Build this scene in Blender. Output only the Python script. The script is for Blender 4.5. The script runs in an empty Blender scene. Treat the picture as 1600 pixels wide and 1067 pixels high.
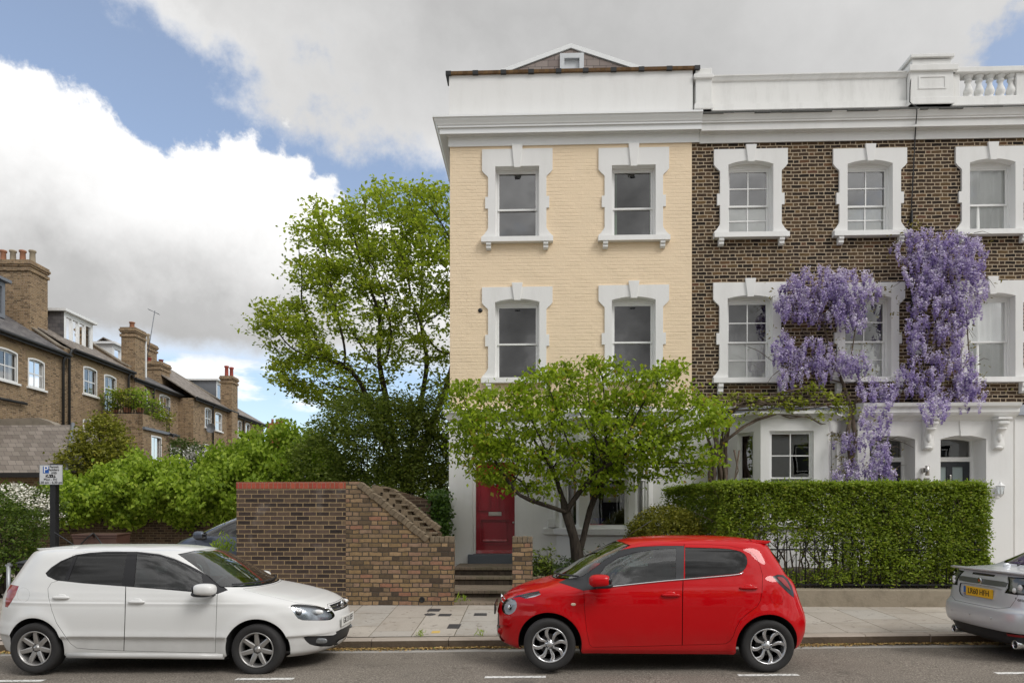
import bpy, math, random
import numpy as np
from mathutils import Vector
from mathutils.geometry import delaunay_2d_cdt
random.seed(7); rng = np.random.default_rng(11)
SC = bpy.context.scene; COL = SC.collection
# ---------------------------------------------------------------- camera
FL, HX, HY, CH, YAW = 1067.0, 800.0, 805.0, 1.78, math.radians(2.0)
CS, SN = math.cos(YAW), math.sin(YAW)
def P(px, py, Y):
    """point of the plane y = Y that the photo shows at pixel (px, py)"""
    rx = (px-HX)/FL; dx, dy = rx*CS-SN, CS+rx*SN; t = Y/dy
    return Vector((dx*t, Y, CH-(py-HY)/FL*t))
def PX(px, Y): return P(px, HY, Y).x
def PZ(px, py, Y): return P(px, py, Y).z
def project(p):
    p = np.asarray(p, float); d = -SN*p[..., 0]+CS*p[..., 1]; r = CS*p[..., 0]+SN*p[..., 1]
    return np.stack([HX+FL*r/d, HY+FL*(CH-p[..., 2])/d], -1)
cam = bpy.data.objects.new('camera', bpy.data.cameras.new('camera')); COL.objects.link(cam)
cam.location = (0, 0, CH); cam.rotation_euler = (math.pi/2, 0, YAW)
cam.data.sensor_width = 36; cam.data.lens = FL/1600*36; cam.data.shift_y = (HY-533.5)/1600
cam.data.clip_start = .1; cam.data.clip_end = 3000
SC.camera = cam
SC.view_settings.view_transform = 'Standard'; SC.view_settings.look = 'None'
SC.view_settings.exposure = 0.50; SC.view_settings.gamma = 1
SC.cycles.use_denoising = True
SC.cycles.max_bounces = 8; SC.cycles.transparent_max_bounces = 16
# ---------------------------------------------------------------- objects
ORG = {}
def tag(o, label=None, cat=None, group=None, kind=None):
    for k, v in (('label', label), ('category', cat), ('group', group), ('kind', kind)):
        if v: o[k] = v
    return o
def thing(name, loc, label, cat, group=None):
    o = bpy.data.objects.new(name, None); COL.objects.link(o); o.location = loc
    o.empty_display_size = .2; ORG[o.name] = Vector(loc)
    return tag(o, label, cat, group)
class MB:
    def __init__(s): s.v = []; s.f = []; s.m = []; s.sm = []
    def add(s, vs, fs, m=0, smooth=False):
        n = len(s.v); s.v += [tuple(v) for v in vs]
        for f in fs: s.f.append([i+n for i in f]); s.m.append(m); s.sm.append(smooth)
        return s
    def box(s, x0, x1, y0, y1, z0, z1, m=0):
        return s.add([(x0,y0,z0),(x1,y0,z0),(x1,y1,z0),(x0,y1,z0),(x0,y0,z1),(x1,y0,z1),(x1,y1,z1),(x0,y1,z1)],
                     [(0,3,2,1),(4,5,6,7),(0,1,5,4),(1,2,6,5),(2,3,7,6),(3,0,4,7)], m)
    def hexa(s, lo, hi, m=0):
        return s.add(list(lo)+list(hi), [(0,3,2,1),(4,5,6,7),(0,1,5,4),(1,2,6,5),(2,3,7,6),(3,0,4,7)], m)
    def extrude(s, pts, d, m=0, smooth=False):
        """closed planar loop of 3-D points swept along vector d"""
        n = len(pts); q = [Vector(p) for p in pts]; d = Vector(d)
        s.add(q+[p+d for p in q], [list(range(n))[::-1], list(range(n, 2*n))], m)
        k = len(s.v)-2*n
        for i in range(n):
            j = (i+1) % n; s.f.append([k+i, k+j, k+n+j, k+n+i]); s.m.append(m); s.sm.append(smooth)
        return s
    def prism(s, poly, y0, y1, m=0): return s.extrude([(x, y0, z) for x, z in poly], (0, y1-y0, 0), m)
    def quad(s, *p, m=0): return s.add(p, [tuple(range(len(p)))], m)
    def tube(s, pts, r, n=8, m=0, caps=True):
        pts = [Vector(p) for p in pts]; k = len(s.v); L = len(pts)
        rr = r if hasattr(r, '__len__') else [r]*L; up = None
        for i, p in enumerate(pts):
            t = (pts[min(i+1, L-1)]-pts[max(i-1, 0)]).normalized()
            if up is None: up = t.cross(Vector((.3, .2, 1)) if abs(t.z) < .9 else Vector((1, 0, 0))).normalized()
            up = (up-t*up.dot(t)).normalized(); w = t.cross(up)
            for a in range(n):
                an = 2*math.pi*a/n; s.v.append(tuple(p+(up*math.cos(an)+w*math.sin(an))*rr[i]))
        for i in range(L-1):
            for a in range(n):
                b = (a+1) % n; s.f.append([k+i*n+a, k+i*n+b, k+i*n+n+b, k+i*n+n+a]); s.m.append(m); s.sm.append(True)
        if caps:
            s.f.append([k+a for a in range(n)][::-1]); s.f.append([k+(L-1)*n+a for a in range(n)]); s.m += [m, m]; s.sm += [False, False]
        return s
    def lathe(s, prof, c, axis='z', n=24, m=0, smooth=True, cap=True):
        """prof: (radius, offset along axis)"""
        k = len(s.v); L = len(prof); c = Vector(c)
        for r, h in prof:
            for a in range(n):
                an = 2*math.pi*a/n; u, w = r*math.cos(an), r*math.sin(an)
                s.v.append(tuple(c+(Vector((u, w, h)) if axis == 'z' else Vector((w, h, u)) if axis == 'y' else Vector((h, u, w)))))
        for i in range(L-1):
            for a in range(n):
                b = (a+1) % n; s.f.append([k+i*n+a, k+i*n+b, k+i*n+n+b, k+i*n+n+a]); s.m.append(m); s.sm.append(smooth)
        for i, rev in ((0, True), (L-1, False)) if cap else ():
            if prof[i][0] > 1e-6:
                q = [k+i*n+a for a in range(n)]; s.f.append(q[::-1] if rev else q); s.m.append(m); s.sm.append(False)
        return s
    def blob(s, c, r, e=2.5, n=14, m=0):
        """superellipsoid"""
        k = len(s.v); g = lambda t: math.copysign(abs(t)**(2/e), t); N = 2*n
        for i in range(n+1):
            a = -math.pi/2+math.pi*i/n
            for j in range(N):
                b = 2*math.pi*j/N
                s.v.append((c[0]+r[0]*g(math.cos(a))*g(math.cos(b)), c[1]+r[1]*g(math.cos(a))*g(math.sin(b)), c[2]+r[2]*g(math.sin(a))))
        for i in range(n):
            for j in range(N):
                q = (j+1) % N; s.f.append([k+i*N+j, k+i*N+q, k+i*N+N+q, k+i*N+N+j]); s.m.append(m); s.sm.append(True)
        return s
    def sweep(s, path, prof, m=0, cap=True):
        """closed profile [(out, z)] swept along the plan path [(x, y)] with mitres; out is to the right of the path"""
        k = len(s.v); L = len(path); n = len(prof)
        for i, (x, y) in enumerate(path):
            def nr(a, b):
                dx, dy = b[0]-a[0], b[1]-a[1]; l = math.hypot(dx, dy); return dy/l, -dx/l
            n0 = nr(path[i-1], path[i]) if i else nr(path[0], path[1])
            n1 = nr(path[i], path[i+1]) if i < L-1 else n0
            bx, by = n0[0]+n1[0], n0[1]+n1[1]; q = bx*bx+by*by; bx, by = 2*bx/q, 2*by/q
            for o, z in prof: s.v.append((x+bx*o, y+by*o, z))
        for i in range(L-1):
            for a in range(n):
                b = (a+1) % n; s.f.append([k+i*n+a, k+i*n+b, k+i*n+n+b, k+i*n+n+a]); s.m.append(m); s.sm.append(False)
        if cap:
            s.f.append([k+a for a in range(n)][::-1]); s.f.append([k+(L-1)*n+a for a in range(n)]); s.m += [m, m]; s.sm += [False, False]
        return s
    def build(s, name, mat, parent=None, bevel=0, recalc=True):
        o = parent
        org = Vector((0, 0, 0)) if o is None else ORG[o.name]
        me = bpy.data.meshes.new(name)
        me.from_pydata([(v[0]-org.x, v[1]-org.y, v[2]-org.z) for v in s.v], [], s.f)
        for mt in (mat if isinstance(mat, (list, tuple)) else [mat]): me.materials.append(mt)
        me.polygons.foreach_set('material_index', s.m); me.polygons.foreach_set('use_smooth', s.sm)
        if recalc:
            import bmesh
            bm = bmesh.new(); bm.from_mesh(me); bmesh.ops.recalc_face_normals(bm, faces=bm.faces); bm.to_mesh(me); bm.free()
        ob = bpy.data.objects.new(name, me); COL.objects.link(ob); ob.parent = parent
        ORG[ob.name] = org
        if bevel:
            b = ob.modifiers.new('bevel', 'BEVEL'); b.width = bevel; b.segments = 2; b.limit_method = 'ANGLE'; b.angle_limit = .6
        return ob
def pip(poly, x, y):
    ins = np.zeros(np.shape(x), bool); n = len(poly)
    for i in range(n):
        (x1, y1), (x2, y2) = poly[i], poly[(i+1) % n]
        if y1 == y2: continue
        c = (y1 > y) != (y2 > y); ins ^= c & (x < (x2-x1)*(y-y1)/(y2-y1)+x1)
    return ins
def fill(outer, holes=()):
    vs = []; es = []
    for lp in [outer]+list(holes):
        n = len(vs); vs += [Vector(p) for p in lp]; es += [(n+i, n+(i+1) % len(lp)) for i in range(len(lp))]
    r = delaunay_2d_cdt(vs, es, [], 0, 1e-7)
    V = [tuple(v) for v in r[0]]; out = []
    for t in r[2]:
        cx = sum(V[i][0] for i in t)/3; cy = sum(V[i][1] for i in t)/3
        if pip(outer, cx, cy) and not any(pip(h, cx, cy) for h in holes): out.append(t)
    return V, out
def holed(mb, outer, holes, y0, y1, m=0, back=False):
    """plate in the XZ plane with openings: front face at y0, edges running back to y1"""
    V, T = fill(outer, holes)
    mb.add([(x, y0, z) for x, z in V], T, m)
    if back: mb.add([(x, y1, z) for x, z in V], [t[::-1] for t in T], m)
    for lp in [outer]+list(holes):
        n = len(lp)
        mb.add([(x, y0, z) for x, z in lp]+[(x, y1, z) for x, z in lp], [(i, (i+1) % n, n+(i+1) % n, n+i) for i in range(n)], m)
    return mb
def rect(x0, x1, z0, z1): return [(x0, z0), (x1, z0), (x1, z1), (x0, z1)]
def arch(x0, x1, z0, z1, rise, n=10):
    """opening with a segmental head; z1 is the crown"""
    return [(x0, z0), (x1, z0)]+[(x1+(x0-x1)*i/n, z1-rise*(2*i/n-1)**2) for i in range(n+1)]
def text_mesh(body, size, name, mat, parent, origin, ux, uz, squeeze=1.0, extrude=.0015, align='CENTER'):
    """raised lettering: ux is the reading direction, uz up"""
    cu = bpy.data.curves.new('lettering', 'FONT'); cu.body = body; cu.size = size; cu.align_x = align; cu.align_y = 'CENTER'; cu.extrude = extrude
    tmp = bpy.data.objects.new('lettering', cu); COL.objects.link(tmp)
    dg = bpy.context.evaluated_depsgraph_get(); me = bpy.data.meshes.new_from_object(tmp.evaluated_get(dg))
    bpy.data.objects.remove(tmp); bpy.data.curves.remove(cu)
    ux = Vector(ux).normalized(); uz = Vector(uz).normalized(); un = ux.cross(uz); o = Vector(origin)-ORG[parent.name]
    for v in me.vertices: v.co = o+ux*(v.co.x*squeeze)+uz*v.co.y+un*v.co.z
    me.materials.clear(); me.materials.append(mat)
    ob = bpy.data.objects.new(name, me); COL.objects.link(ob); ob.parent = parent; ORG[ob.name] = ORG[parent.name]
    return ob
# ---------------------------------------------------------------- materials
class NT:
    """small node-graph writer"""
    def __init__(s, name):
        s.mat = bpy.data.materials.new(name); s.mat.use_nodes = True; s.t = s.mat.node_tree; s.n = s.t.nodes; s.l = s.t.links
        s.bsdf = s.n['Principled BSDF']; s.out = s.n['Material Output']; s._co = None
    def new(s, kind, **kw):
        n = s.n.new(kind)
        for k, v in kw.items(): setattr(n, k, v)
        return n
    def put(s, sock, v):
        if hasattr(v, 'is_linked'): s.l.new(v, sock)
        elif isinstance(v, (tuple, list)) and len(v) == 3 and sock.type == 'RGBA': sock.default_value = (*v, 1)
        else: sock.default_value = v
    def math(s, op, a, b=None, c=None, clamp=False):
        n = s.new('ShaderNodeMath', operation=op, use_clamp=clamp)
        for i, v in enumerate((a, b, c)):
            if v is not None: s.put(n.inputs[i], v)
        return n.outputs[0]
    @property
    def co(s):
        if s._co is None: s._co = s.new('ShaderNodeTexCoord').outputs['Object']
        return s._co
    def xyz(s):
        n = s.new('ShaderNodeSeparateXYZ'); s.l.new(s.co, n.inputs[0]); return n.outputs
    def vec(s, x, y, z=0.0):
        n = s.new('ShaderNodeCombineXYZ')
        for i, v in enumerate((x, y, z)): s.put(n.inputs[i], v)
        return n.outputs[0]
    def noise(s, scale, detail=3, rough=.6, vec=None, dist=0, out=0):
        n = s.new('ShaderNodeTexNoise'); n.inputs['Scale'].default_value = scale; n.inputs['Detail'].default_value = detail
        n.inputs['Roughness'].default_value = rough; n.inputs['Distortion'].default_value = dist
        s.l.new(vec if vec is not None else s.co, n.inputs['Vector']); return n.outputs[out]
    def white(s, vec):
        n = s.new('ShaderNodeTexWhiteNoise', noise_dimensions='3D'); s.l.new(vec, n.inputs['Vector']); return n.outputs
    def ramp(s, fac, stops, mode='LINEAR'):
        n = s.new('ShaderNodeValToRGB'); n.color_ramp.interpolation = mode; e = n.color_ramp.elements
        while len(e) < len(stops): e.new(.5)
        for el, (p, c) in zip(e, stops): el.position = p; el.color = (*c, 1) if hasattr(c, '__len__') else (c, c, c, 1)
        s.put(n.inputs[0], fac); return n.outputs[0]
    def mix(s, f, a, b, mode='MIX'):
        n = s.new('ShaderNodeMix', data_type='RGBA', blend_type=mode); s.put(n.inputs[0], f); s.put(n.inputs[6], a); s.put(n.inputs[7], b); return n.outputs[2]
    def mrange(s, v, a, b, c=0.0, d=1.0, smooth=False):
        n = s.new('ShaderNodeMapRange', interpolation_type='SMOOTHSTEP' if smooth else 'LINEAR')
        for i, q in enumerate((v, a, b, c, d)): s.put(n.inputs[i], q)
        return n.outputs[0]
    def attr(s, name): return s.new('ShaderNodeAttribute', attribute_name=name).outputs
    def bump(s, h, strength=.4, dist=.01):
        n = s.new('ShaderNodeBump'); n.inputs['Strength'].default_value = strength; n.inputs['Distance'].default_value = dist
        s.l.new(h, n.inputs['Height']); s.l.new(n.outputs[0], s.bsdf.inputs['Normal'])
    def fin(s, col=None, rough=None, metal=None, spec=None):
        for k, v in (('Base Color', col), ('Roughness', rough), ('Metallic', metal), ('Specular IOR Level', spec)):
            if v is not None: s.put(s.bsdf.inputs[k], v)
        return s.mat
def flat(name, col, rough=.6, metal=0, spec=.5, coat=0, var=.12, scale=3.0):
    m = NT(name); f = m.noise(scale, 4)
    c = m.mix(f, tuple(x*(1-var) for x in col), tuple(min(1, x*(1+var)) for x in col))
    if coat: m.bsdf.inputs['Coat Weight'].default_value = coat; m.bsdf.inputs['Coat Roughness'].default_value = .03
    return m.fin(c, rough, metal, spec)
def brick(name, stops, mortar, h=.075, period=.338, k=.665, mw=.011, wob=.006, bump=.5, blotch=.35, stain=None):
    """brickwork from cell coordinates; k is the stretcher's share of the period (1 = stretcher bond)"""
    m = NT(name); X, Y, Z = m.xyz()
    wx = m.math('MULTIPLY_ADD', m.noise(3.1, 2), wob*2, -wob); wz = m.math('MULTIPLY_ADD', m.noise(4.7, 2), wob*2.2, -wob)
    u = m.math('ADD', m.math('ADD', X, Y), wx); z = m.math('ADD', Z, wz)
    zr = m.math('DIVIDE', z, h); row = m.math('FLOOR', zr); fz = m.math('FRACT', zr)
    jit = m.math('MULTIPLY', m.white(m.vec(row, 3.3, 1.7))[0], .13)
    U = m.math('ADD', m.math('ADD', m.math('DIVIDE', u, period), m.math('MULTIPLY', m.math('FLOORED_MODULO', row, 2.0), .5)), jit)
    iu = m.math('FLOOR', U); fu = m.math('FRACT', U)
    if k < 1:
        isH = m.math('GREATER_THAN', fu, k); idx = m.math('MULTIPLY_ADD', iu, 2.0, isH)
        lo = m.math('MULTIPLY', m.math('SUBTRACT', fu, m.math('MULTIPLY', isH, k)), period)
        ln = m.math('MULTIPLY_ADD', isH, period*(1-2*k), period*k)
    else: idx, lo, ln = iu, m.math('MULTIPLY', fu, period), period
    du = m.math('MINIMUM', lo, m.math('SUBTRACT', ln, lo))
    dz = m.math('MULTIPLY', m.math('MINIMUM', fz, m.math('SUBTRACT', 1.0, fz)), h)
    d = m.math('ADD', m.math('MINIMUM', du, dz), m.math('MULTIPLY_ADD', m.noise(45, 2), .010, -.005))
    mask = m.mrange(d, mw*.5-.0015, mw*.5+.0025, smooth=True)
    w = m.white(m.vec(idx, row, 0.5))
    col = m.ramp(w[0], stops)
    col = m.mix(m.math('MULTIPLY', m.mrange(m.noise(14, 5, .7), .45, .7), blotch), col, tuple(c*.35 for c in stops[0][1]))
    col = m.mix(.5, col, m.ramp(m.noise(70, 3), [(0, .25), (1, .8)]), 'OVERLAY')
    mc = m.mix(m.noise(9, 4), tuple(c*.72 for c in mortar), mortar)
    col = m.mix(mask, mc, col)
    if stain: col = m.mix(m.math('MULTIPLY', m.mrange(m.noise(1.3, 5, .65), stain[1], stain[1]+.18), stain[2]), col, stain[0])
    m.bump(m.math('ADD', mask, m.math('MULTIPLY', m.noise(60, 3), .5)), bump, .008)
    return m.fin(col, .9, spec=.2)
def plaster(name, col, stain=(.35, .34, .31), amt=.25, bump=.12, streak=False):
    m = NT(name); X, Y, Z = m.xyz()
    v = m.vec(m.math('MULTIPLY', m.math('ADD', X, Y), 1.0), 0.0, m.math('MULTIPLY', Z, .22 if streak else 1.0))
    f = m.math('MULTIPLY', m.mrange(m.noise(2.2, 7, .68, v), .48, .8), amt)
    c = m.mix(f, col, stain)
    c = m.mix(m.math('MULTIPLY', m.noise(.6, 2), .10), c, tuple(q*.8 for q in col))
    m.bump(m.math('ADD', m.noise(22, 5), m.math('MULTIPLY', m.noise(3, 2), 1.2)), bump, .012)
    return m.fin(c, .75, spec=.25)
M = {}
M['white'] = plaster('white_stucco', (.80, .795, .78), amt=.22, streak=True, stain=(.42, .40, .36))
M['white_old'] = plaster('weathered_white_stucco', (.80, .795, .775), amt=.40, streak=True, stain=(.30, .29, .26))
M['wood_white'] = flat('white_gloss_paint', (.80, .80, .79), .35, var=.03)
M['upvc'] = flat('cool_white_paint', (.82, .83, .83), .4, var=.04)
STK = [(0, (.016, .012, .010)), (.25, (.036, .024, .017)), (.5, (.066, .041, .025)), (.66, (.105, .066, .035)), (.8, (.045, .031, .023)), (.92, (.14, .088, .040)), (1, (.115, .055, .034))]
M['brown_brick'] = brick('dark_stock_brick', STK, (.50, .405, .29), h=.0765, mw=.0165, wob=.014, blotch=.25)
M['yellow_brick'] = brick('yellow_stock_brick', [(0, (.12, .078, .045)), (.3, (.26, .175, .098)), (.6, (.34, .235, .135)), (.85, (.21, .14, .085)), (1, (.40, .27, .16))], (.42, .355, .27), h=.075, stain=((.13, .10, .075), .56, .4))
M['new_brick'] = brick('dark_engineering_brick', [(0, (.035, .027, .025)), (.3, (.065, .047, .04)), (.6, (.11, .077, .055)), (.8, (.085, .06, .052)), (1, (.16, .11, .07))], (.40, .29, .16), h=.0755, period=.225, k=1.0, mw=.011, wob=.002, stain=((.42, .37, .33), .565, .42))
M['old_brick'] = brick('old_mixed_brick', [(0, (.075, .055, .04)), (.14, (.15, .105, .062)), (.34, (.27, .18, .09)), (.52, (.34, .23, .13)), (.66, (.20, .14, .085)), (.80, (.29, .195, .13)), (.9, (.30, .15, .095)), (1, (.26, .18, .11))], (.085, .07, .055), h=.0755, mw=.015, wob=.016, bump=.9, stain=((.09, .07, .05), .53, .5))
M['garden_brick'] = brick('brown_garden_brick', [(0, (.05, .034, .026)), (.5, (.10, .065, .045)), (1, (.14, .09, .06))], (.27, .21, .14), h=.075, period=.225, k=1.0, mw=.012)
M['red_brick'] = brick('red_soldier_brick', [(0, (.30, .07, .045)), (.5, (.40, .10, .06)), (1, (.33, .06, .05))], (.30, .22, .16), h=.16, period=.0755, k=1.0, mw=.008, wob=.002, blotch=.15)
def cream():
    m = NT('cream_painted_brick'); X, Y, Z = m.xyz()
    h = .0765; zr = m.math('DIVIDE', m.math('ADD', Z, m.math('MULTIPLY_ADD', m.noise(2.4, 3), .022, -.011)), h); row = m.math('FLOOR', zr); fz = m.math('FRACT', zr)
    U = m.math('ADD', m.math('DIVIDE', m.math('ADD', X, Y), .225), m.math('MULTIPLY', row, .5)); fu = m.math('FRACT', U)
    dz = m.math('MULTIPLY', m.math('MINIMUM', fz, m.math('SUBTRACT', 1.0, fz)), h)
    du = m.math('MULTIPLY', m.math('MINIMUM', fu, m.math('SUBTRACT', 1.0, fu)), .225)
    j = m.mrange(m.math('ADD', m.math('MINIMUM', m.math('MULTIPLY', du, 2.2), dz), m.math('MULTIPLY_ADD', m.noise(26, 3), .02, -.010)), .001, .011, smooth=True)
    w = m.white(m.vec(m.math('FLOOR', U), row, 0.0))[0]
    gone = m.mrange(m.noise(1.7, 3), .40, .62)
    hgt = m.math('ADD', m.math('MULTIPLY', m.math('ADD', j, m.math('MULTIPLY', w, .5)), m.math('MULTIPLY_ADD', gone, .8, .2)), m.math('MULTIPLY', m.noise(40, 4), .55))
    c = m.mix(m.math('MULTIPLY', w, .14), (.84, .675, .475), (.77, .61, .42))
    c = m.mix(m.math('MULTIPLY', m.mrange(m.noise(1.1, 6, .7), .5, .8), .30), c, (.72, .60, .44))
    m.bump(hgt, .55, .011)
    return m.fin(c, .7, spec=.3)
M['cream'] = cream()
def tiles(name, a, b, h=.18, w=.27, lichen=.3):
    """lapped roof slates, coursed along the object's z"""
    m = NT(name); X, Y, Z = m.xyz()
    zr = m.math('DIVIDE', Z, h); row = m.math('FLOOR', zr); fz = m.math('FRACT', zr)
    U = m.math('ADD', m.math('DIVIDE', m.math('ADD', X, Y), w), m.math('MULTIPLY', m.math('FLOORED_MODULO', row, 2.0), .5))
    fu = m.math('FRACT', U); wn = m.white(m.vec(m.math('FLOOR', U), row, 0.0))[0]
    gap = m.math('MULTIPLY', m.mrange(m.math('MULTIPLY', m.math('MINIMUM', fu, m.math('SUBTRACT', 1.0, fu)), w), .002, .008), m.mrange(fz, .0, .09))
    c = m.mix(wn, a, b); c = m.mix(m.math('MULTIPLY', m.mrange(m.noise(3, 6, .7), .5, .75), lichen), c, (.24, .23, .18))
    c = m.mix(gap, (.03, .03, .03), c)
    m.bump(m.math('ADD', m.math('SUBTRACT', 1.0, fz), m.math('MULTIPLY', wn, .3)), .6, .015)
    return m.fin(c, .7)
M['slate'] = tiles('grey_slate', (.085, .08, .085), (.15, .14, .14))
M['slate_warm'] = tiles('weathered_slate', (.16, .135, .115), (.26, .225, .195))
M['slate_hung'] = tiles('brown_hung_slate', (.20, .155, .14), (.30, .25, .225), h=.16, w=.32, lichen=.15)
M['lead'] = flat('lead_sheet', (.20, .215, .24), .5, .3)
M['black'] = flat('black_paint', (.012, .012, .013), .4)
M['gutter'] = flat('black_gutter_paint', (.015, .015, .016), .5)
M['terracotta'] = flat('terracotta', (.36, .16, .09), .8, var=.3)
M['red_pot'] = flat('red_clay', (.33, .07, .05), .8, var=.3)
M['buff_pot'] = flat('buff_clay', (.33, .27, .19), .8, var=.3)
M['coping_stone'] = plaster('coping_stone', (.27, .235, .19), (.10, .095, .07), .7, .3)
M['stone'] = plaster('plinth_stone', (.30, .255, .19), (.10, .085, .055), .75, .5)
M['kerb'] = plaster('granite_kerb', (.40, .345, .29), (.22, .175, .13), .7, .8)
M['kerb_face'] = M['kerb']
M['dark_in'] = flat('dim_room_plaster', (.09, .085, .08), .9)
M['curtain'] = flat('white_curtain', (.86, .87, .85), .9, var=.06, scale=8)
M['curtain_green'] = flat('green_curtain', (.22, .30, .22), .9)
M['blind'] = flat('white_paper_blind', (.88, .89, .86), .8, var=.04)
M['step_grey'] = flat('slate_blue_paint', (.115, .13, .15), .55)
M['red_door'] = flat('crimson_door_gloss', (.30, .005, .018), .3, coat=.5, var=.06)
M['dark_door'] = flat('charcoal_door_paint', (.022, .025, .032), .4)
M['steel'] = flat('brushed_steel', (.55, .53, .5), .3, 1)
M['grey_wood'] = flat('weathered_white_frame', (.62, .64, .66), .6, var=.2)
def glass(name, tint=(1, 1, 1), refl=.10, rough=0.0, glow=0.0):
    m = NT(name); tr = m.new('ShaderNodeBsdfTransparent'); tr.inputs[0].default_value = (*tint, 1)
    gl = m.new('ShaderNodeBsdfGlossy'); gl.inputs['Roughness'].default_value = rough; gl.inputs[0].default_value = (1, 1, 1, 1)
    fr = m.new('ShaderNodeFresnel'); fr.inputs['IOR'].default_value = 1.5
    f = m.math('MAXIMUM', m.math('MULTIPLY', fr.outputs[0], refl/.04), 0.0, clamp=True)
    n = m.noise(.9, 2); b = m.new('ShaderNodeBump'); b.inputs['Strength'].default_value = .04; b.inputs['Distance'].default_value = .05
    m.l.new(n, b.inputs['Height']); m.l.new(b.outputs[0], gl.inputs['Normal'])
    mx = m.new('ShaderNodeMixShader'); m.l.new(f, mx.inputs[0]); m.l.new(tr.outputs[0], mx.inputs[1]); m.l.new(gl.outputs[0], mx.inputs[2])
    m.l.new(mx.outputs[0], m.out.inputs[0]); return m.mat
M['glass'] = glass('window_glass', (.95, .96, .96), .16)
M['glass_frost'] = flat('frosted_glass', (.30, .36, .36), .25)
M['car_glass'] = glass('car_glass', (.58, .72, .72), .095)
M['car_glass_dark'] = glass('tinted_car_glass', (.07, .08, .09), .055)
M['lens'] = glass('clear_lamp_lens', (.92, .95, .97), .06)
def leafmat(name, a, b, c=None, trans=.35):
    """a..b over the per-leaf random value; c tints the few leaves near 1"""
    m = NT(name); r = m.attr('rnd')[2]
    col = m.ramp(r, [(0, a), (.8, b), (.93, b), (1, c or b)])
    m.fin(col, .5, spec=.3); tl = m.new('ShaderNodeBsdfTranslucent'); m.put(tl.inputs[0], m.mix(.5, col, (.35, .45, .03), 'OVERLAY'))
    mx = m.new('ShaderNodeMixShader'); mx.inputs[0].default_value = trans
    m.l.new(m.bsdf.outputs[0], mx.inputs[1]); m.l.new(tl.outputs[0], mx.inputs[2]); m.l.new(mx.outputs[0], m.out.inputs[0])
    return m.mat
def bark(name, a, b):
    m = NT(name); X, Y, Z = m.xyz(); v = m.vec(m.math('MULTIPLY', X, 3.0), m.math('MULTIPLY', Y, 3.0), m.math('MULTIPLY', Z, .6))
    f = m.noise(9, 6, .7, v); c = m.mix(m.mrange(f, .3, .7), a, b); m.bump(f, .7, .02); return m.fin(c, .9, spec=.2)
M['bark'] = bark('dark_bark', (.018, .014, .011), (.070, .057, .045))
M['bark_mid'] = bark('brown_vine_bark', (.075, .055, .042), (.20, .155, .12))
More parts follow.
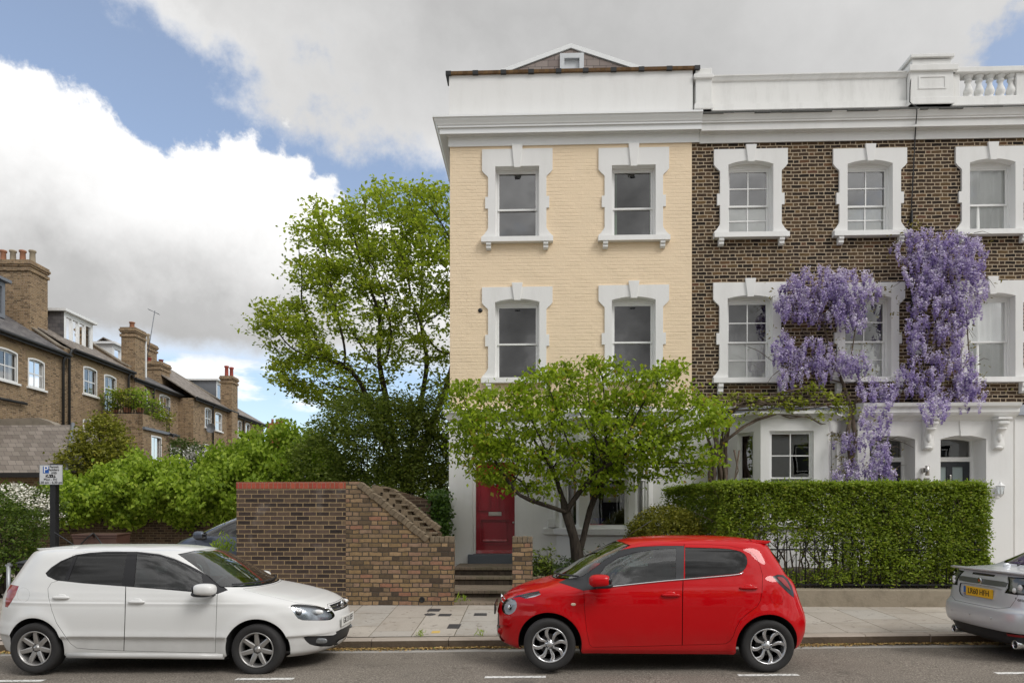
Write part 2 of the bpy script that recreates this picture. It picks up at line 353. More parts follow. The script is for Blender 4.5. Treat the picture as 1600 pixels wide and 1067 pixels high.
# ---------------------------------------------------------------- sky and sun
def DIR(px, py):
    return (P(px, py, 10.0)-Vector((0, 0, CH))).normalized()
SUN_EL, SUN_AZ = math.radians(45), math.radians(129)     # azimuth clockwise from +Y: behind the camera, to the right
def make_world():
    w = bpy.data.worlds.new('World'); SC.world = w; w.use_nodes = True; t = w.node_tree
    class WT(NT):
        def __init__(s): s.t = t; s.n = t.nodes; s.l = t.links; s._co = s.new('ShaderNodeTexCoord').outputs['Generated']
    n = WT(); bg = t.nodes['Background']; bg.inputs[1].default_value = .1
    sky = n.new('ShaderNodeTexSky', sky_type='NISHITA', sun_disc=False, sun_elevation=SUN_EL, sun_rotation=SUN_AZ)
    sky.air_density = 1.0; sky.dust_density = 1.2; sky.ozone_density = 1.5
    def dot(v):
        q = n.new('ShaderNodeVectorMath', operation='DOT_PRODUCT'); n.l.new(n.co, q.inputs[0]); q.inputs[1].default_value = v; return q.outputs['Value']
    def plane(a, b):
        v = DIR(*a).cross(DIR(*b)).normalized(); return dot(v if v.z > 0 else -v)
    z = n.xyz()[2]; y = n.xyz()[1]
    big = n.math('MULTIPLY_ADD', n.noise(2.2, 3, .5), 2, -1.0); mid = n.math('MULTIPLY_ADD', n.noise(7.5, 8, .62), 2, -1.0); fine = n.math('MULTIPLY_ADD', n.noise(24, 6, .6), 2, -1.0)
    sL = n.math('SUBTRACT', 0.0, plane((-60, 62), (540, 285)))
    puff = n.math('ADD', n.math('MULTIPLY', mid, .11), n.math('MULTIPLY', fine, .022))
    sLn = n.math('ADD', n.math('MULTIPLY', sL, 1.0), puff)
    cum = n.mrange(sLn, -.002, .020, smooth=True)
    sU = n.math('MULTIPLY', plane((155, -5), (570, 268)), 1.0)
    sUn = n.math('ADD', sU, n.math('ADD', n.math('MULTIPLY', mid, .17), n.math('MULTIPLY', fine, .03)))
    up = n.mrange(sUn, -.01, .075, smooth=True)
    hole = n.math('ADD', dot(DIR(1640, 100)), n.math('ADD', n.math('MULTIPLY', mid, .008), n.math('MULTIPLY', fine, .002)))
    up = n.math('MULTIPLY', up, n.mrange(hole, .9968, .9996, 1.0, .08, smooth=True))
    back = n.mrange(n.math('ADD', n.math('MULTIPLY', n.noise(3.3, 7, .6), 1.0), n.math('MULTIPLY', y, .22)), .12, .24, smooth=True)
    cover = n.math('MULTIPLY', n.math('MAXIMUM', cum, up), back)
    low = n.mrange(n.math('ADD', z, n.math('MULTIPLY', mid, .035)), .19, .235, smooth=True)
    low = n.math('MAXIMUM', low, n.mrange(y, .1, -.2, smooth=True))
    wisp = n.math('MULTIPLY', n.mrange(n.noise(6, 6, .6, n.vec(n.xyz()[0], y, n.math('MULTIPLY', z, 3.5))), .50, .64, smooth=True), .9)
    cover = n.math('MAXIMUM', n.math('MULTIPLY', cover, low), n.math('MULTIPLY', n.math('SUBTRACT', 1.0, low), wisp))
    # cloud brightness: sunlit heads, grey bases
    depthL = n.math('ADD', sL, n.math('ADD', n.math('MULTIPLY', mid, .09), n.math('MULTIPLY', fine, .02)))
    bL = n.ramp(depthL, [(0, 8.2), (.05, 8.3), (.12, 6.6), (.21, 4.0), (.30, 3.1), (.6, 4.2)])
    bU = n.ramp(n.math('ADD', n.math('ADD', sU, n.math('MULTIPLY', mid, .14)), n.math('MULTIPLY', big, .16)), [(0, 7.2), (.10, 5.2), (.28, 3.75), (.48, 5.0), (.75, 6.8)])
    bright = n.mix(n.mrange(sLn, -.002, .02), bU, bL)
    bright = n.mix(n.math('SUBTRACT', 1.0, low), bright, (8.6, 8.6, 8.6))
    patch = n.ramp(n.noise(4.6, 7, .6), [(.32, .35), (.46, .75), (.55, 1.5), (.66, 1.0)])
    bright = n.mix(n.mrange(y, .05, -.15), bright, n.mix(1.0, bright, patch, 'MULTIPLY'))
    cloud = n.mix(1.0, bright, (1.0, .995, .988), 'MULTIPLY')
    skyc = n.mix(.22, n.mix(1.0, sky.outputs[0], (SKYK, SKYK, SKYK), 'MULTIPLY'), (4.2, 4.2, 4.2))
    col = n.mix(cover, skyc, cloud)
    n.l.new(col, bg.inputs[0])
SKYK = 1.45
make_world()
sun = bpy.data.objects.new('sun', bpy.data.lights.new('sun', 'SUN')); COL.objects.link(sun)
sun.data.energy = 1.2; sun.data.angle = math.radians(22); sun.data.color = (1, .98, .95)
sd = Vector((math.sin(SUN_AZ)*math.cos(SUN_EL), math.cos(SUN_AZ)*math.cos(SUN_EL), math.sin(SUN_EL)))
sun.rotation_euler = sd.to_track_quat('Z', 'Y').to_euler()
# ---------------------------------------------------------------- ground
YW, YF, YK = 11.5, 14.8, 9.32          # front garden walls, house fronts, kerb face
def zr(x): return .016*(max(-30, min(30, x))+2.4)
def zroad(x, y): return zr(x)-.055*max(0.0, min(1.0, (y-8.0)/1.32))
def zpav(x, y):
    t = max(0.0, min(1.0, (y-YK)/(YW-YK))); return (zr(x)+.070)*(1-t)+(.262+.001*x)*t
def G(px, py, z):
    rx = (px-HX)/FL; t = (CH-z)/((py-HY)/FL); return Vector(((rx*CS-SN)*t, (CS+rx*SN)*t, z))
def grid_sheet(name, xs, ys, fz, mat, label_kind='structure'):
    mb = MB(); nx, ny = len(xs), len(ys)
    mb.add([(x, y, fz(x, y)) for y in ys for x in xs], [(j*nx+i, j*nx+i+1, j*nx+nx+i+1, j*nx+nx+i) for j in range(ny-1) for i in range(nx-1)])
    return tag(mb.build(name, mat), kind=label_kind)
lin = lambda a, b, n: [a+(b-a)*i/(n-1) for i in range(n)]
def asphalt():
    m = NT('asphalt'); X, Y, Z = m.xyz()
    s = m.noise(62, 4, .75); b = m.noise(30, 3)
    c = m.ramp(s, [(.34, (.055, .047, .039)), (.46, (.175, .152, .126)), (.56, (.25, .218, .184)), (.66, (.46, .42, .365))])
    c = m.mix(m.math('MULTIPLY', m.mrange(m.noise(.7, 5, .6), .42, .7), .40), c, (.12, .104, .088))
    c = m.mix(m.mrange(m.white(m.vec(m.math('FLOOR', m.math('MULTIPLY', X, 9.0)), m.math('FLOOR', m.math('MULTIPLY', Y, 9.0)), 1.0))[0], .985, .99, 0, .0), c, (.4, .38, .35))
    c = m.mix(m.math('MULTIPLY', m.mrange(m.noise(2.2, 5, .7), .58, .66), .5), c, (.085, .075, .064))
    ch = m.mrange(m.math('ADD', Y, m.math('MULTIPLY_ADD', m.noise(2.5, 4), .16, -.08)), 8.97, 9.02)
    ch = m.math('MULTIPLY', ch, m.mrange(m.math('ADD', Y, m.math('MULTIPLY_ADD', m.noise(4, 4), .2, -.1)), 9.16, 9.12))
    c = m.mix(m.math('MULTIPLY', ch, .8), c, (.40, .385, .36))
    m.bump(m.math('ADD', s, m.math('MULTIPLY', b, .7)), .6, .006)
    return m.fin(c, .85, spec=.3)
M['asphalt'] = asphalt()
def slabs():
    m = NT('concrete_paving_slabs'); X, Y, Z = m.xyz()
    cx = m.math('DIVIDE', m.math('SUBTRACT', X, PX(711, 9.6)), .60); ci = m.math('FLOOR', cx); fx = m.math('FRACT', cx)
    cy = m.math('ADD', m.math('DIVIDE', Y, .82), m.math('MULTIPLY', m.white(m.vec(ci, 2.0, 0.0))[0], 1.0)); cj = m.math('FLOOR', cy); fy = m.math('FRACT', cy)
    d = m.math('MINIMUM', m.math('MULTIPLY', m.math('MINIMUM', fx, m.math('SUBTRACT', 1.0, fx)), .6), m.math('MULTIPLY', m.math('MINIMUM', fy, m.math('SUBTRACT', 1.0, fy)), .82))
    w = m.white(m.vec(ci, cj, 3.0))[0]
    c = m.ramp(w, [(0, (.40, .355, .305)), (.5, (.47, .425, .37)), (.8, (.41, .385, .35)), (1, (.53, .47, .40))])
    c = m.mix(m.math('MULTIPLY', m.mrange(m.noise(2.6, 7, .7), .46, .75), .45), c, (.27, .24, .20))
    c = m.mix(m.math('MULTIPLY', m.mrange(m.noise(80, 2), .45, .65), .22), c, (.2, .18, .16))
    c = m.mix(m.math('MULTIPLY', m.mrange(m.noise(11, 2, .4), .66, .70), .55), c, (.17, .15, .13))
    c = m.mix(m.math('MULTIPLY', m.mrange(m.noise(1.1, 6, .75), .50, .62), .35), c, (.30, .255, .20))
    jn = m.mrange(m.math('ADD', d, m.math('MULTIPLY_ADD', m.noise(18, 3), .006, -.003)), .004, .008, 1.0, 0.0)
    c = m.mix(m.math('MULTIPLY', jn, m.mrange(m.noise(1.6, 2), .3, .55, .45, 1.0)), c, (.12, .105, .07))
    m.bump(m.math('ADD', m.math('SUBTRACT', m.math('MULTIPLY', w, .3), jn), m.math('MULTIPLY', m.noise(90, 3), .25)), .35, .008)
    return m.fin(c, .85, spec=.25)
M['slabs'] = slabs()
M['soil'] = flat('dark_garden_soil', (.055, .043, .032), .95, var=.5, scale=12)
def earth():
    m = NT('distant_ground'); f = m.noise(.15, 6); return m.fin(m.mix(f, (.05, .055, .03), (.12, .11, .085)), .95)
M['earth'] = earth()
_g = [-1500, -200, -60, -30, 0, 30, 60, 200, 1500]
grid_sheet('ground', _g, [-1500, -200, -60, -20, 0, 20, 60, 200, 1500], lambda x, y: -.62, M['earth'])
xs = [-60]+lin(-30, 30, 61)+[60]
grid_sheet('road', xs, [.6, 2, 4, 6, 7, 8, 8.4, 8.8, YK], zroad, M['asphalt'])
grid_sheet('pavement', xs, lin(YK+.16, YW, 8)+[13.2, 23.4], zpav, M['slabs'])
grid_sheet('opposite_pavement', xs, [-6, -3, 0, .6], lambda x, y: zr(x)+.12, M['slabs'])
def kerb():
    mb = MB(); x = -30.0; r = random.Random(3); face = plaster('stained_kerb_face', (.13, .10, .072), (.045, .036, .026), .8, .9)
    while x < 30:
        L = r.uniform(.75, 1.1); x1 = x+L-.010; d = r.uniform(-.008, .008)
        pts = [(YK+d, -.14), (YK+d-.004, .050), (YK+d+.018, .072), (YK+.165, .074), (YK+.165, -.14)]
        a = [(x, y, zr(x)+z) for y, z in pts]; b = [(x1, y, zr(x1)+z) for y, z in pts]
        n = len(pts)
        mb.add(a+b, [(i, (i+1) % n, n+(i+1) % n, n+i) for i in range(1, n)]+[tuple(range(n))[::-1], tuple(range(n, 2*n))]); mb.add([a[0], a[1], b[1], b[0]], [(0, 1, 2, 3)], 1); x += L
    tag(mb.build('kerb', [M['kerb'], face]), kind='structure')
kerb()
def markings():
    m = NT('worn_road_paint'); f = m.mrange(m.noise(30, 4, .7), .36, .5); m.fin(m.mix(f, (.2, .19, .17), (.80, .79, .76)), .7)
    mb = MB()
    for a, b in ((-40, 64), (366, 457), (757, 853), (1155, 1250), (1560, 1660)):
        y = 7.33; x0, x1 = PX(a, y), PX(b, y)
        mb.add([(x0, y, zr(x0)+.004), (x1, y, zr(x1)+.004), (x1, y+.085, zr(x1)+.004), (x0, y+.085, zr(x0)+.004)], [(0, 1, 2, 3)])
    tag(mb.build('road_markings', m.mat), kind='structure')
markings()
# leaf-like scatter meshes ------------------------------------------------
def leaf_mesh(name, c, d, nrm, L, wr, mat, parent=None, rnd=None, fold=.12, cup=0.0):
    """many small four-cornered leaves: c centres, d long axes, nrm normals"""
    N = len(c); d = d/np.linalg.norm(d, axis=1, keepdims=True)
    s = np.cross(nrm, d); s /= np.maximum(np.linalg.norm(s, axis=1, keepdims=True), 1e-6); u = np.cross(d, s)
    L = np.broadcast_to(L, N)[:, None]; w = L*np.broadcast_to(wr, N)[:, None]*.5
    V = np.empty((N, 4, 3)); V[:, 0] = c-d*L*.5; V[:, 1] = c+s*w+u*L*fold-d*L*.06; V[:, 2] = c+d*L*.5-u*L*cup; V[:, 3] = c-s*w+u*L*fold-d*L*.06
    if parent is not None: V -= np.array(ORG[parent.name])
    me = bpy.data.meshes.new(name); me.vertices.add(N*4); me.vertices.foreach_set('co', V.reshape(-1).astype(np.float32))
    me.loops.add(N*4); me.loops.foreach_set('vertex_index', np.arange(N*4, dtype=np.int32))
    me.polygons.add(N); me.polygons.foreach_set('loop_start', np.arange(0, N*4, 4, dtype=np.int32)); me.polygons.foreach_set('loop_total', np.full(N, 4, np.int32))
    me.update(calc_edges=True)
    at = me.attributes.new('rnd', 'FLOAT', 'FACE'); at.data.foreach_set('value', (rng.random(N) if rnd is None else rnd).astype(np.float32))
    me.materials.append(mat); ob = bpy.data.objects.new(name, me); COL.objects.link(ob); ob.parent = parent
    ORG[ob.name] = ORG[parent.name] if parent is not None else Vector((0, 0, 0))
    return ob
def rand_dirs(n, up=0.0):
    v = rng.normal(size=(n, 3)); v /= np.linalg.norm(v, axis=1, keepdims=True); v[:, 2] += up; return v/np.linalg.norm(v, axis=1, keepdims=True)
def litter():
    n = 9500; x = rng.uniform(-9, 9, n); y = YK-.012-np.abs(rng.normal(0, .070, n))*(1+.5*np.sin(x*2.3)); keep = (y > 8.9); x, y = x[keep], y[keep]
    z = np.array([zroad(a, b) for a, b in zip(x, y)])+.006+rng.random(len(x))*.012
    d = rng.normal(size=(len(x), 3)); d[:, 2] *= .25; nn = rand_dirs(len(x), 2.0)
    m = leafmat('dry_leaf_litter', (.20, .12, .045), (.52, .35, .13), (.24, .30, .07), .1)
    tag(leaf_mesh('fallen_leaves', np.stack([x, y, z], 1), d, nn, rng.uniform(.02, .05, len(x)), .6, m), 'brown litter of fallen leaves and seeds along the gutter', 'leaf litter', kind='stuff')
litter()
def covers():
    m = NT('cast_iron_cover'); X, Y, Z = m.xyz()
    g = m.math('MULTIPLY', m.math('FRACT', m.math('MULTIPLY', X, 28.0)), m.math('FRACT', m.math('MULTIPLY', Y, 28.0)))
    m.bump(g, .6, .01); m.fin(m.mix(g, (.05, .048, .05), (.13, .125, .13)), .6, .3)
    iron = m.mat; yel = flat('yellow_plastic', (.62, .43, .13), .6)
    spec = [('drain_cover', ((667, 954.6), (671, 950.9), (689, 950.9), (686, 954.6)), iron, 'dark square iron cover in the slabs by the old brick wall'),
            ('drain_cover', ((684.2, 962.3), (687, 958.9), (706, 958.9), (703, 962.3)), iron, 'dark oblong iron cover between the round one and the slab joint'),
            ('drain_cover', ((740, 961.6), (741.5, 957.9), (760.8, 957.9), (760.6, 961.6)), iron, 'dark oblong iron cover in front of the house steps'),
            ('drain_cover', ((698, 981.8), (702, 975), (721, 975), (717, 981.8)), iron, 'larger grey grid iron cover nearest the kerb'),
            ('marker_plate', ((673.5, 989), (675.5, 985.8), (688, 985.2), (686.8, 988.6)), yel, 'small yellow plate set in the pavement near the kerb')]
    for nm, q, mt, lb in spec:
        pts = []
        for a, b in q:
            z = .2
            for _ in range(6): g_ = G(a, b, z); z = zpav(g_.x, g_.y)
            pts.append(g_+Vector((0, 0, .0)))
        ob = MB().hexa([p+Vector((0, 0, -.01)) for p in pts], [p+Vector((0, 0, .006)) for p in pts]).build(nm, mt)
        tag(ob, lb, 'drain cover' if mt is iron else 'marker', 'metal covers in the pavement' if mt is iron else None)
    z = .2
    for _ in range(6): c = G(672, 959.4, z); z = zpav(c.x, c.y)
    tag(MB().lathe([(.09, -.01), (.09, .006), (.07, .008)], (c.x, c.y, z), n=20).build('drain_cover', iron), 'small round dark iron cover between two square covers', 'drain cover', 'metal covers in the pavement')
covers()
# ---------------------------------------------------------------- terrace houses
def plate(mb, A, B, outer, holes, d0, d1, m=0):
    """plate on the upright plane over plan points A -> B; 2-D points are (distance from A, z), depth runs inward"""
    A, B = Vector((*A, 0)), Vector((*B, 0)); u = (B-A).normalized(); n = Vector((-u.y, u.x, 0))
    T3 = lambda s, z, d: tuple(A+u*s+n*d+Vector((0, 0, z)))
    V, T = fill(outer, holes)
    mb.add([T3(s, z, d0) for s, z in V], T, m); mb.add([T3(s, z, d1) for s, z in V], [t[::-1] for t in T], m)
    for lp in [outer]+list(holes):
        k = len(lp); mb.add([T3(s, z, d0) for s, z in lp]+[T3(s, z, d1) for s, z in lp], [(i, (i+1) % k, k+(i+1) % k, k+i) for i in range(k)], m)
    return mb
def pane(mb, A, B, s0, s1, z0, z1, d):
    A, B = Vector((*A, 0)), Vector((*B, 0)); u = (B-A).normalized(); n = Vector((-u.y, u.x, 0))
    return mb.quad(*[tuple(A+u*s+n*d+Vector((0, 0, z))) for s, z in ((s0, z0), (s1, z0), (s1, z1), (s0, z1))])
def folds(mb, x0, x1, z0, z1, y, amp=.02, n=40, seed=0):
    r = random.Random(seed); ph = [r.uniform(0, 6) for _ in range(3)]; v = []
    for i in range(n+1):
        t = i/n; o = amp*(math.sin(t*23+ph[0])+.6*math.sin(t*41+ph[1])+.4*math.sin(t*11+ph[2]))
        v += [(x0+(x1-x0)*t, y+o*.5, z1), (x0+(x1-x0)*t, y+o*1.2, z0)]
    return mb.add(v, [(2*i, 2*i+2, 2*i+3, 2*i+1) for i in range(n)], 0, True)
def sash(root, A, B, s0, s1, z0, z1, mid, d, bars=(1, 1), mat='wood_white', fr=.045, st=.042, lower_d=.03):
    """box frame with two sliding sashes in the plane over A -> B; returns the window part"""
    mb = MB(); g = MB(); i0, i1, b0, b1 = s0+fr, s1-fr, z0+fr*.8, z1-fr
    plate(mb, A, B, rect(s0, s1, z0, z1), [rect(i0, i1, b0, b1)], d, d+.09)
    for (q0, q1, dd) in ((mid-.02, b1, d+.018), (b0, mid+.02, d+.018+lower_d)):
        c, r = bars; w, h = (i1-i0-2*st), (q1-q0-2*st*.85); e = .011
        hs = []
        for a in range(c):
            for b in range(r):
                x0 = i0+st+w*a/c+(e if a else 0); x1 = i0+st+w*(a+1)/c-(e if a < c-1 else 0)
                y0 = q0+st*.85+h*b/r+(e if b else 0); y1 = q0+st*.85+h*(b+1)/r-(e if b < r-1 else 0)
                hs.append(rect(x0, x1, y0, y1))
        plate(mb, A, B, rect(i0+.002, i1-.002, q0, q1), hs, dd, dd+.035)
        pane(g, A, B, i0+st*.5, i1-st*.5, q0+.012, q1-.012, dd+.018)
    o = mb.build('window', M[mat], root); g.build('glass', M['glass'], o)
    return o
def facade_window(root, c, half, T, B, OT, arch_rise, bars, cover=None, Y=YF, mid=None, outer=57.0, setback=.14, mat='wood_white', bracket=11, lower=None):
    """c, half, T (crown), B, OT in photo pixels on the wall plane"""
    x = lambda p: PX(p, Y); z = lambda py: PZ(c, py, Y); pxm = (x(c+10)-x(c-10))/20
    L, R = x(c-half), x(c+half); zb, zt = z(B), z(T); rise = arch_rise*pxm; zs = zt-rise
    def off(h): return x(c)+h*pxm
    zo, ear, neck = z(OT), z(T+6), z(T+17); m_ = (zs+zb)/2; k1, k2 = m_+9*pxm, m_-9*pxm; f1, f2 = z(B-17), z(B-4)
    o1, o2, o3 = outer, outer-9.5, outer-5
    side = [(o1, zo), (o1, ear), (o1-3, ear-4*pxm), (o2+1, neck+2*pxm), (o2, neck), (o2, k1), (o3, k1), (o3, k2), (o2, k2), (o2, f1), (o2+1, f1-3*pxm), (o1-3.5, f2+3*pxm), (o1, f2), (o1, z(B+1))]
    poly = [(off(a), b) for a, b in side]+[(off(-a), b) for a, b in side[::-1]]
    sp = holed(MB(), poly, [arch(L, R, zb, zt, rise)], Y-.035, Y+setback+.05)
    w = sash(root, (0, Y), (1, Y), L-.01, R+.01, zb, zs+.004, z(mid) if mid else m_, setback, bars, mat)
    if rise > .01: holed(sp, arch(L, R, zs, zt, rise), [], Y+setback-.02, Y+setback+.04)
    surr = sp.build('window_surround', M['white'], w)
    ks = MB(); k = 8.5*pxm; kb = 4.9*pxm; cx = x(c); kt, kbz = z(OT-6), z(T+3)
    ks.hexa([(cx-kb, Y-.07, kbz), (cx+kb, Y-.07, kbz), (cx+kb, Y-.02, kbz), (cx-kb, Y-.02, kbz)], [(cx-k, Y-.07, kt), (cx+k, Y-.07, kt), (cx+k, Y-.02, kt), (cx-k, Y-.02, kt)])
    ks.build('keystone', M['white'], w, .006)
    sl = MB(); sx = (outer+.8)*pxm; z1, z2 = z(B-1), z(B+7)
    sl.hexa([(cx-sx, Y-.13, z2), (cx+sx, Y-.13, z2), (cx+sx, Y+.02, z2), (cx-sx, Y+.02, z2)], [(cx-sx, Y-.12, z1), (cx+sx, Y-.12, z1), (cx+sx, Y+.02, z1+.02), (cx-sx, Y+.02, z1+.02)])
    for q in (-1, 1):
        bx = cx+q*(outer-10.5)*pxm; h = bracket*pxm; b = .052
        pr = [(Y-.11, z2), (Y-.115, z2-h*.35), (Y-.085, z2-h*.55), (Y-.09, z2-h*.8), (Y-.05, z2-h), (Y+.01, z2-h), (Y+.01, z2)]
        sl.extrude([(bx-b, yy, zz) for yy, zz in pr], (2*b, 0, 0))
    sl.build('sill', M['white'], w)
    zm = z(mid) if mid else m_; yb = Y+setback+.105
    if cover == 'half': folds(MB(), L, R, zb, zm-.01, yb, .004, 24, int(c)).build('blind', M['blind'], w)
    if cover == 'full':
        folds(MB(), L, R, zb, zs, yb, .03, 50, int(c)).build('curtain', M['curtain'], w)
    if cover == 'sides':
        q = MB(); folds(q, L, L+.14, zb, zs, yb, .03, 14, 3); folds(q, R-.10, R, zb, zs, yb, .03, 10, 5); q.build('curtain', M['curtain_green'], w)
    if cover == 'sheet':
        folds(MB(), L, R, zm, zs, yb, .02, 30, 8).build('curtain', M['curtain'], w)
    return w, (L-.03, R+.03, zb-.02, zt+.02)
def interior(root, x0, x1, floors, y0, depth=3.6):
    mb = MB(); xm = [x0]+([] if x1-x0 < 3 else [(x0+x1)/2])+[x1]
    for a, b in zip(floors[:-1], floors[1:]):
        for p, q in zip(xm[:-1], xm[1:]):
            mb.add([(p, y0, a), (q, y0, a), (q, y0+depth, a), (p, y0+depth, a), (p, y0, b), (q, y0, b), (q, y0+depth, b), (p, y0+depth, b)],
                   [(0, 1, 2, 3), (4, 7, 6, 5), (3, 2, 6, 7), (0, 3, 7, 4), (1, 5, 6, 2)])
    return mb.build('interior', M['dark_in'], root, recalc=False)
def cornice_profile(px, rows, Y=YF):
    """rows: (out, photo y); each z is taken on its own plane"""
    return [(o, PZ(px, y, Y-o)) for o, y in rows]+[(-.05, PZ(px, rows[-1][1], Y)), (-.05, PZ(px, rows[0][1], Y))]
def bay(root, pL, pR, yf, cant, zb, zsill, zhead, ztop, win, mats='white', corn=None):
    """canted bay: front between pixels pL..pR on plane yf"""
    a, b = (PX(pL, yf), yf), (PX(pR, yf), yf); dY = YF-yf; l, r = (a[0]-cant, YF), (b[0]+cant, YF)
    mb = MB(); part = None; faces = [(l, a), (a, b), (b, r)]; frames = []
    for (A, B), (m0, m1) in zip(faces, win):
        W = math.dist(A, B); plate(mb, A, B, rect(0, W, zb, ztop), [rect(m0, W-m1, zsill, zhead)], 0, .16); frames.append((A, B, m0, W-m1))
    part = mb.build('bay_window', M[mats], root)
    return part, [l, a, b, r], frames
# ---- cream end house
XL, XP, XR = PX(703, YF), PX(1081, YF), PX(1425, YF)
def cream_house():
    root = thing('terraced_house', ((XL+XP)/2, YF, .28), 'cream painted end of terrace house with crimson front door and white window surrounds', 'house', 'Victorian terrace houses')
    zc = PZ(850, 228, YF); zstr = PZ(750, 640, YF); zg = .28
    holes = []
    for c, half, T, B, OT, rise, mid, cov in ((808.2, 34.2, 261, 373.5, 234, 0, 323, None), (990, 34.2, 259, 371.5, 232, 0, 321, 'sides'),
                                              (808.2, 34.5, 467.5, 592, 449, 5, 535, None), (990, 34.2, 464, 590, 446, 5, 532, None)):
        w, h = facade_window(root, c, half, T, B, OT, rise, (1, 1), cov, mid=mid, outer=55.0); holes.append(rect(*h))
        v = MB(); zz = PZ(c, T+(13 if rise else 11), YF); v.box(PX(c, YF)-.055, PX(c, YF)+.055, YF+.150, YF+.155, zz-.022, zz+.0); v.build('trickle_vent', M['black'], w)
    mb = MB(); holed(mb, rect(XL, XP, zstr, zc+.1), holes, YF, YF+.30)
    mb.add([(XL, YF, zg), (XL, YF+9, zg), (XL, YF+9, zc), (XL, YF, zc+.1)], [(0, 1, 2, 3)])
    mb.build('wall', M['cream'], root)
    # ground floor
    dx0, dx1, dz0, dz1 = PX(739, YF), PX(806, YF), .80, PZ(770, 684, YF)
    bl, br = PX(905, 14.25)-.48, PX(992, 14.25)+.48
    bz0, bz1 = PZ(950, 826, 14.25), PZ(950, 672, 14.25)
    g = MB(); holed(g, rect(XL+.001, XP, zg, zstr), [rect(dx0, dx1, dz0, dz1), rect(bl+.08, br-.08, bz0, bz1)], YF-.02, YF+.30)
    g.box(XL-.015, PX(737, YF), YF-.05, YF, zg, zstr-.25)                                    # corner pilaster
    g.build('ground_floor_wall', M['white'], root)
    s = MB(); z = lambda y: PZ(705, y, YF-.1)
    s.sweep([(XL, YF+5), (XL, YF), (XP, YF)], [(.03, z(657)), (.06, z(655)), (.10, z(648)), (.14, z(645)), (.14, z(641)), (.0, z(638)), (-.05, z(638)), (-.05, z(657))])
    s.build('string_course', M['white'], root)
    cp = cornice_profile(800, [(.03, 227.8), (.03, 212.5), (.06, 211.5), (.07, 208.5), (.20, 207.5), (.20, 198.5), (.235, 197.5), (.235, 194.5), (.25, 193.5), (.265, 190.5), (.30, 185), (.315, 181), (.335, 180.6), (.335, 177.6)])
    MB().sweep([(XL, YF+7), (XL, YF), (XP+.16, YF)], cp).build('cornice', M['upvc'], root)
    zp0, zp1 = PZ(800, 181, YF), PZ(800, 116, YF)
    MB().box(XL-.02, XP+.02, YF+.01, YF+.30, zp0, zp1).build('parapet', M['white'], root)
    cpg = MB(); cpg.box(XL-.05, XP+.05, YF-.045, YF+.34, zp1, zp1+.062)
    co = cpg.build('coping', brick('brown_coping_brick', [(0, (.10, .055, .025)), (.5, (.17, .10, .045)), (1, (.13, .075, .04))], (.12, .09, .06), h=.2, period=.11, k=1.0), root)
    for q in (700.9, 743, 786.7, 829.7, 872.7, 915, 958.6, 1002, 1045.6, 1089):
        x = PX(q, YF); MB().box(x-.06, x+.06, YF-.052, YF+.35, zp1-.012, zp1+.068).build('flashing', M['black'], co)
    # gable of the loft behind the parapet
    yg = YF+2.2; gz = zp1-1.5; ap = P(892, 78, yg); lb, rb = P(806, 110, yg), P(986, 108, yg)
    sl = (ap.z-lb.z)/(ap.x-lb.x); ext = 2.2
    rf = MB(); Lx, Rx = ap.x-ext, ap.x+ext; zl = ap.z-sl*ext
    wx0, wx1, wz0, wz1 = PX(878, yg), PX(909, yg), PZ(893, 116, yg), PZ(893, 88.5, yg)
    holed(rf, [(Lx, zl-1), (Rx, zl-1), (Rx, zl), (ap.x, ap.z), (Lx, zl)], [rect(wx0, wx1, wz0, wz1)], yg, yg+.15)
    gb = rf.build('loft_gable', M['slate_hung'], root)
    vg = MB()
    for sgn in (-1, 1):
        e = (ap.x+sgn*(ext+.1), yg-.03, ap.z+.03-sl*(ext+.1)); a0 = (ap.x, yg-.03, ap.z+.03)
        vg.hexa([a0, e, (e[0], yg+5, e[2]), (a0[0], yg+5, a0[2])], [(a0[0], a0[1], a0[2]+.11), (e[0], e[1], e[2]+.11), (e[0], yg+5, e[2]+.11), (a0[0], yg+5, a0[2]+.11)])
    vg.build('verge', M['upvc'], gb)
    lw = MB(); plate(lw, (0, yg), (1, yg), rect(wx0-.05, wx1+.05, wz0, wz1+.05), [rect(wx0+.06, wx1-.06, wz0, wz1-.07)], -.05, .05)
    lw.quad((wx0, yg+.03, wz0), (wx1, yg+.03, wz0), (wx1, yg+.03, wz1), (wx0, yg+.03, wz1)).build('loft_window', M['grey_wood'], gb)
    # front door
    yd = YF+.22; fr = MB(); ztr = PZ(772, 722, yd); x0, x1 = dx0, dx1
    plate(fr, (0, yd), (1, yd), rect(x0, x1, dz0, dz1), [rect(x0+.045, x1-.03, dz0, ztr), rect(x0+.07, x1-.06, ztr+.09, dz1-.06)], -.04, .06)
    df = fr.build('door_frame', M['wood_white'], root)
    pane(MB(), (0, yd), (1, yd), x0+.07, x1-.06, ztr+.09, dz1-.06, .02).build('transom_glass', M['glass'], df)
    X = lambda p: PX(p, yd); Zd = lambda y: PZ(772, y, yd); d = MB()
    a, b, c0 = x0+.047, x1-.032, Zd(864)
    pan = [rect(X(749), X(769), Zd(796), Zd(728)), rect(X(778), X(799), Zd(796), Zd(728)), rect(X(750), X(797), Zd(848), Zd(811))]
    plate(d, (0, yd), (1, yd), rect(a, b, c0, ztr-.003), pan, 0, .045)
    d.box(a, b, yd+.025, yd+.05, c0, ztr-.003)
    for q in pan:      # bolection mouldings
        (u0, w0), _, (u1, w1), _ = q; plate(d, (0, yd), (1, yd), rect(u0-.02, u1+.02, w0-.02, w1+.02), [rect(u0+.012, u1-.012, w0+.012, w1-.012)], -.022, .01)
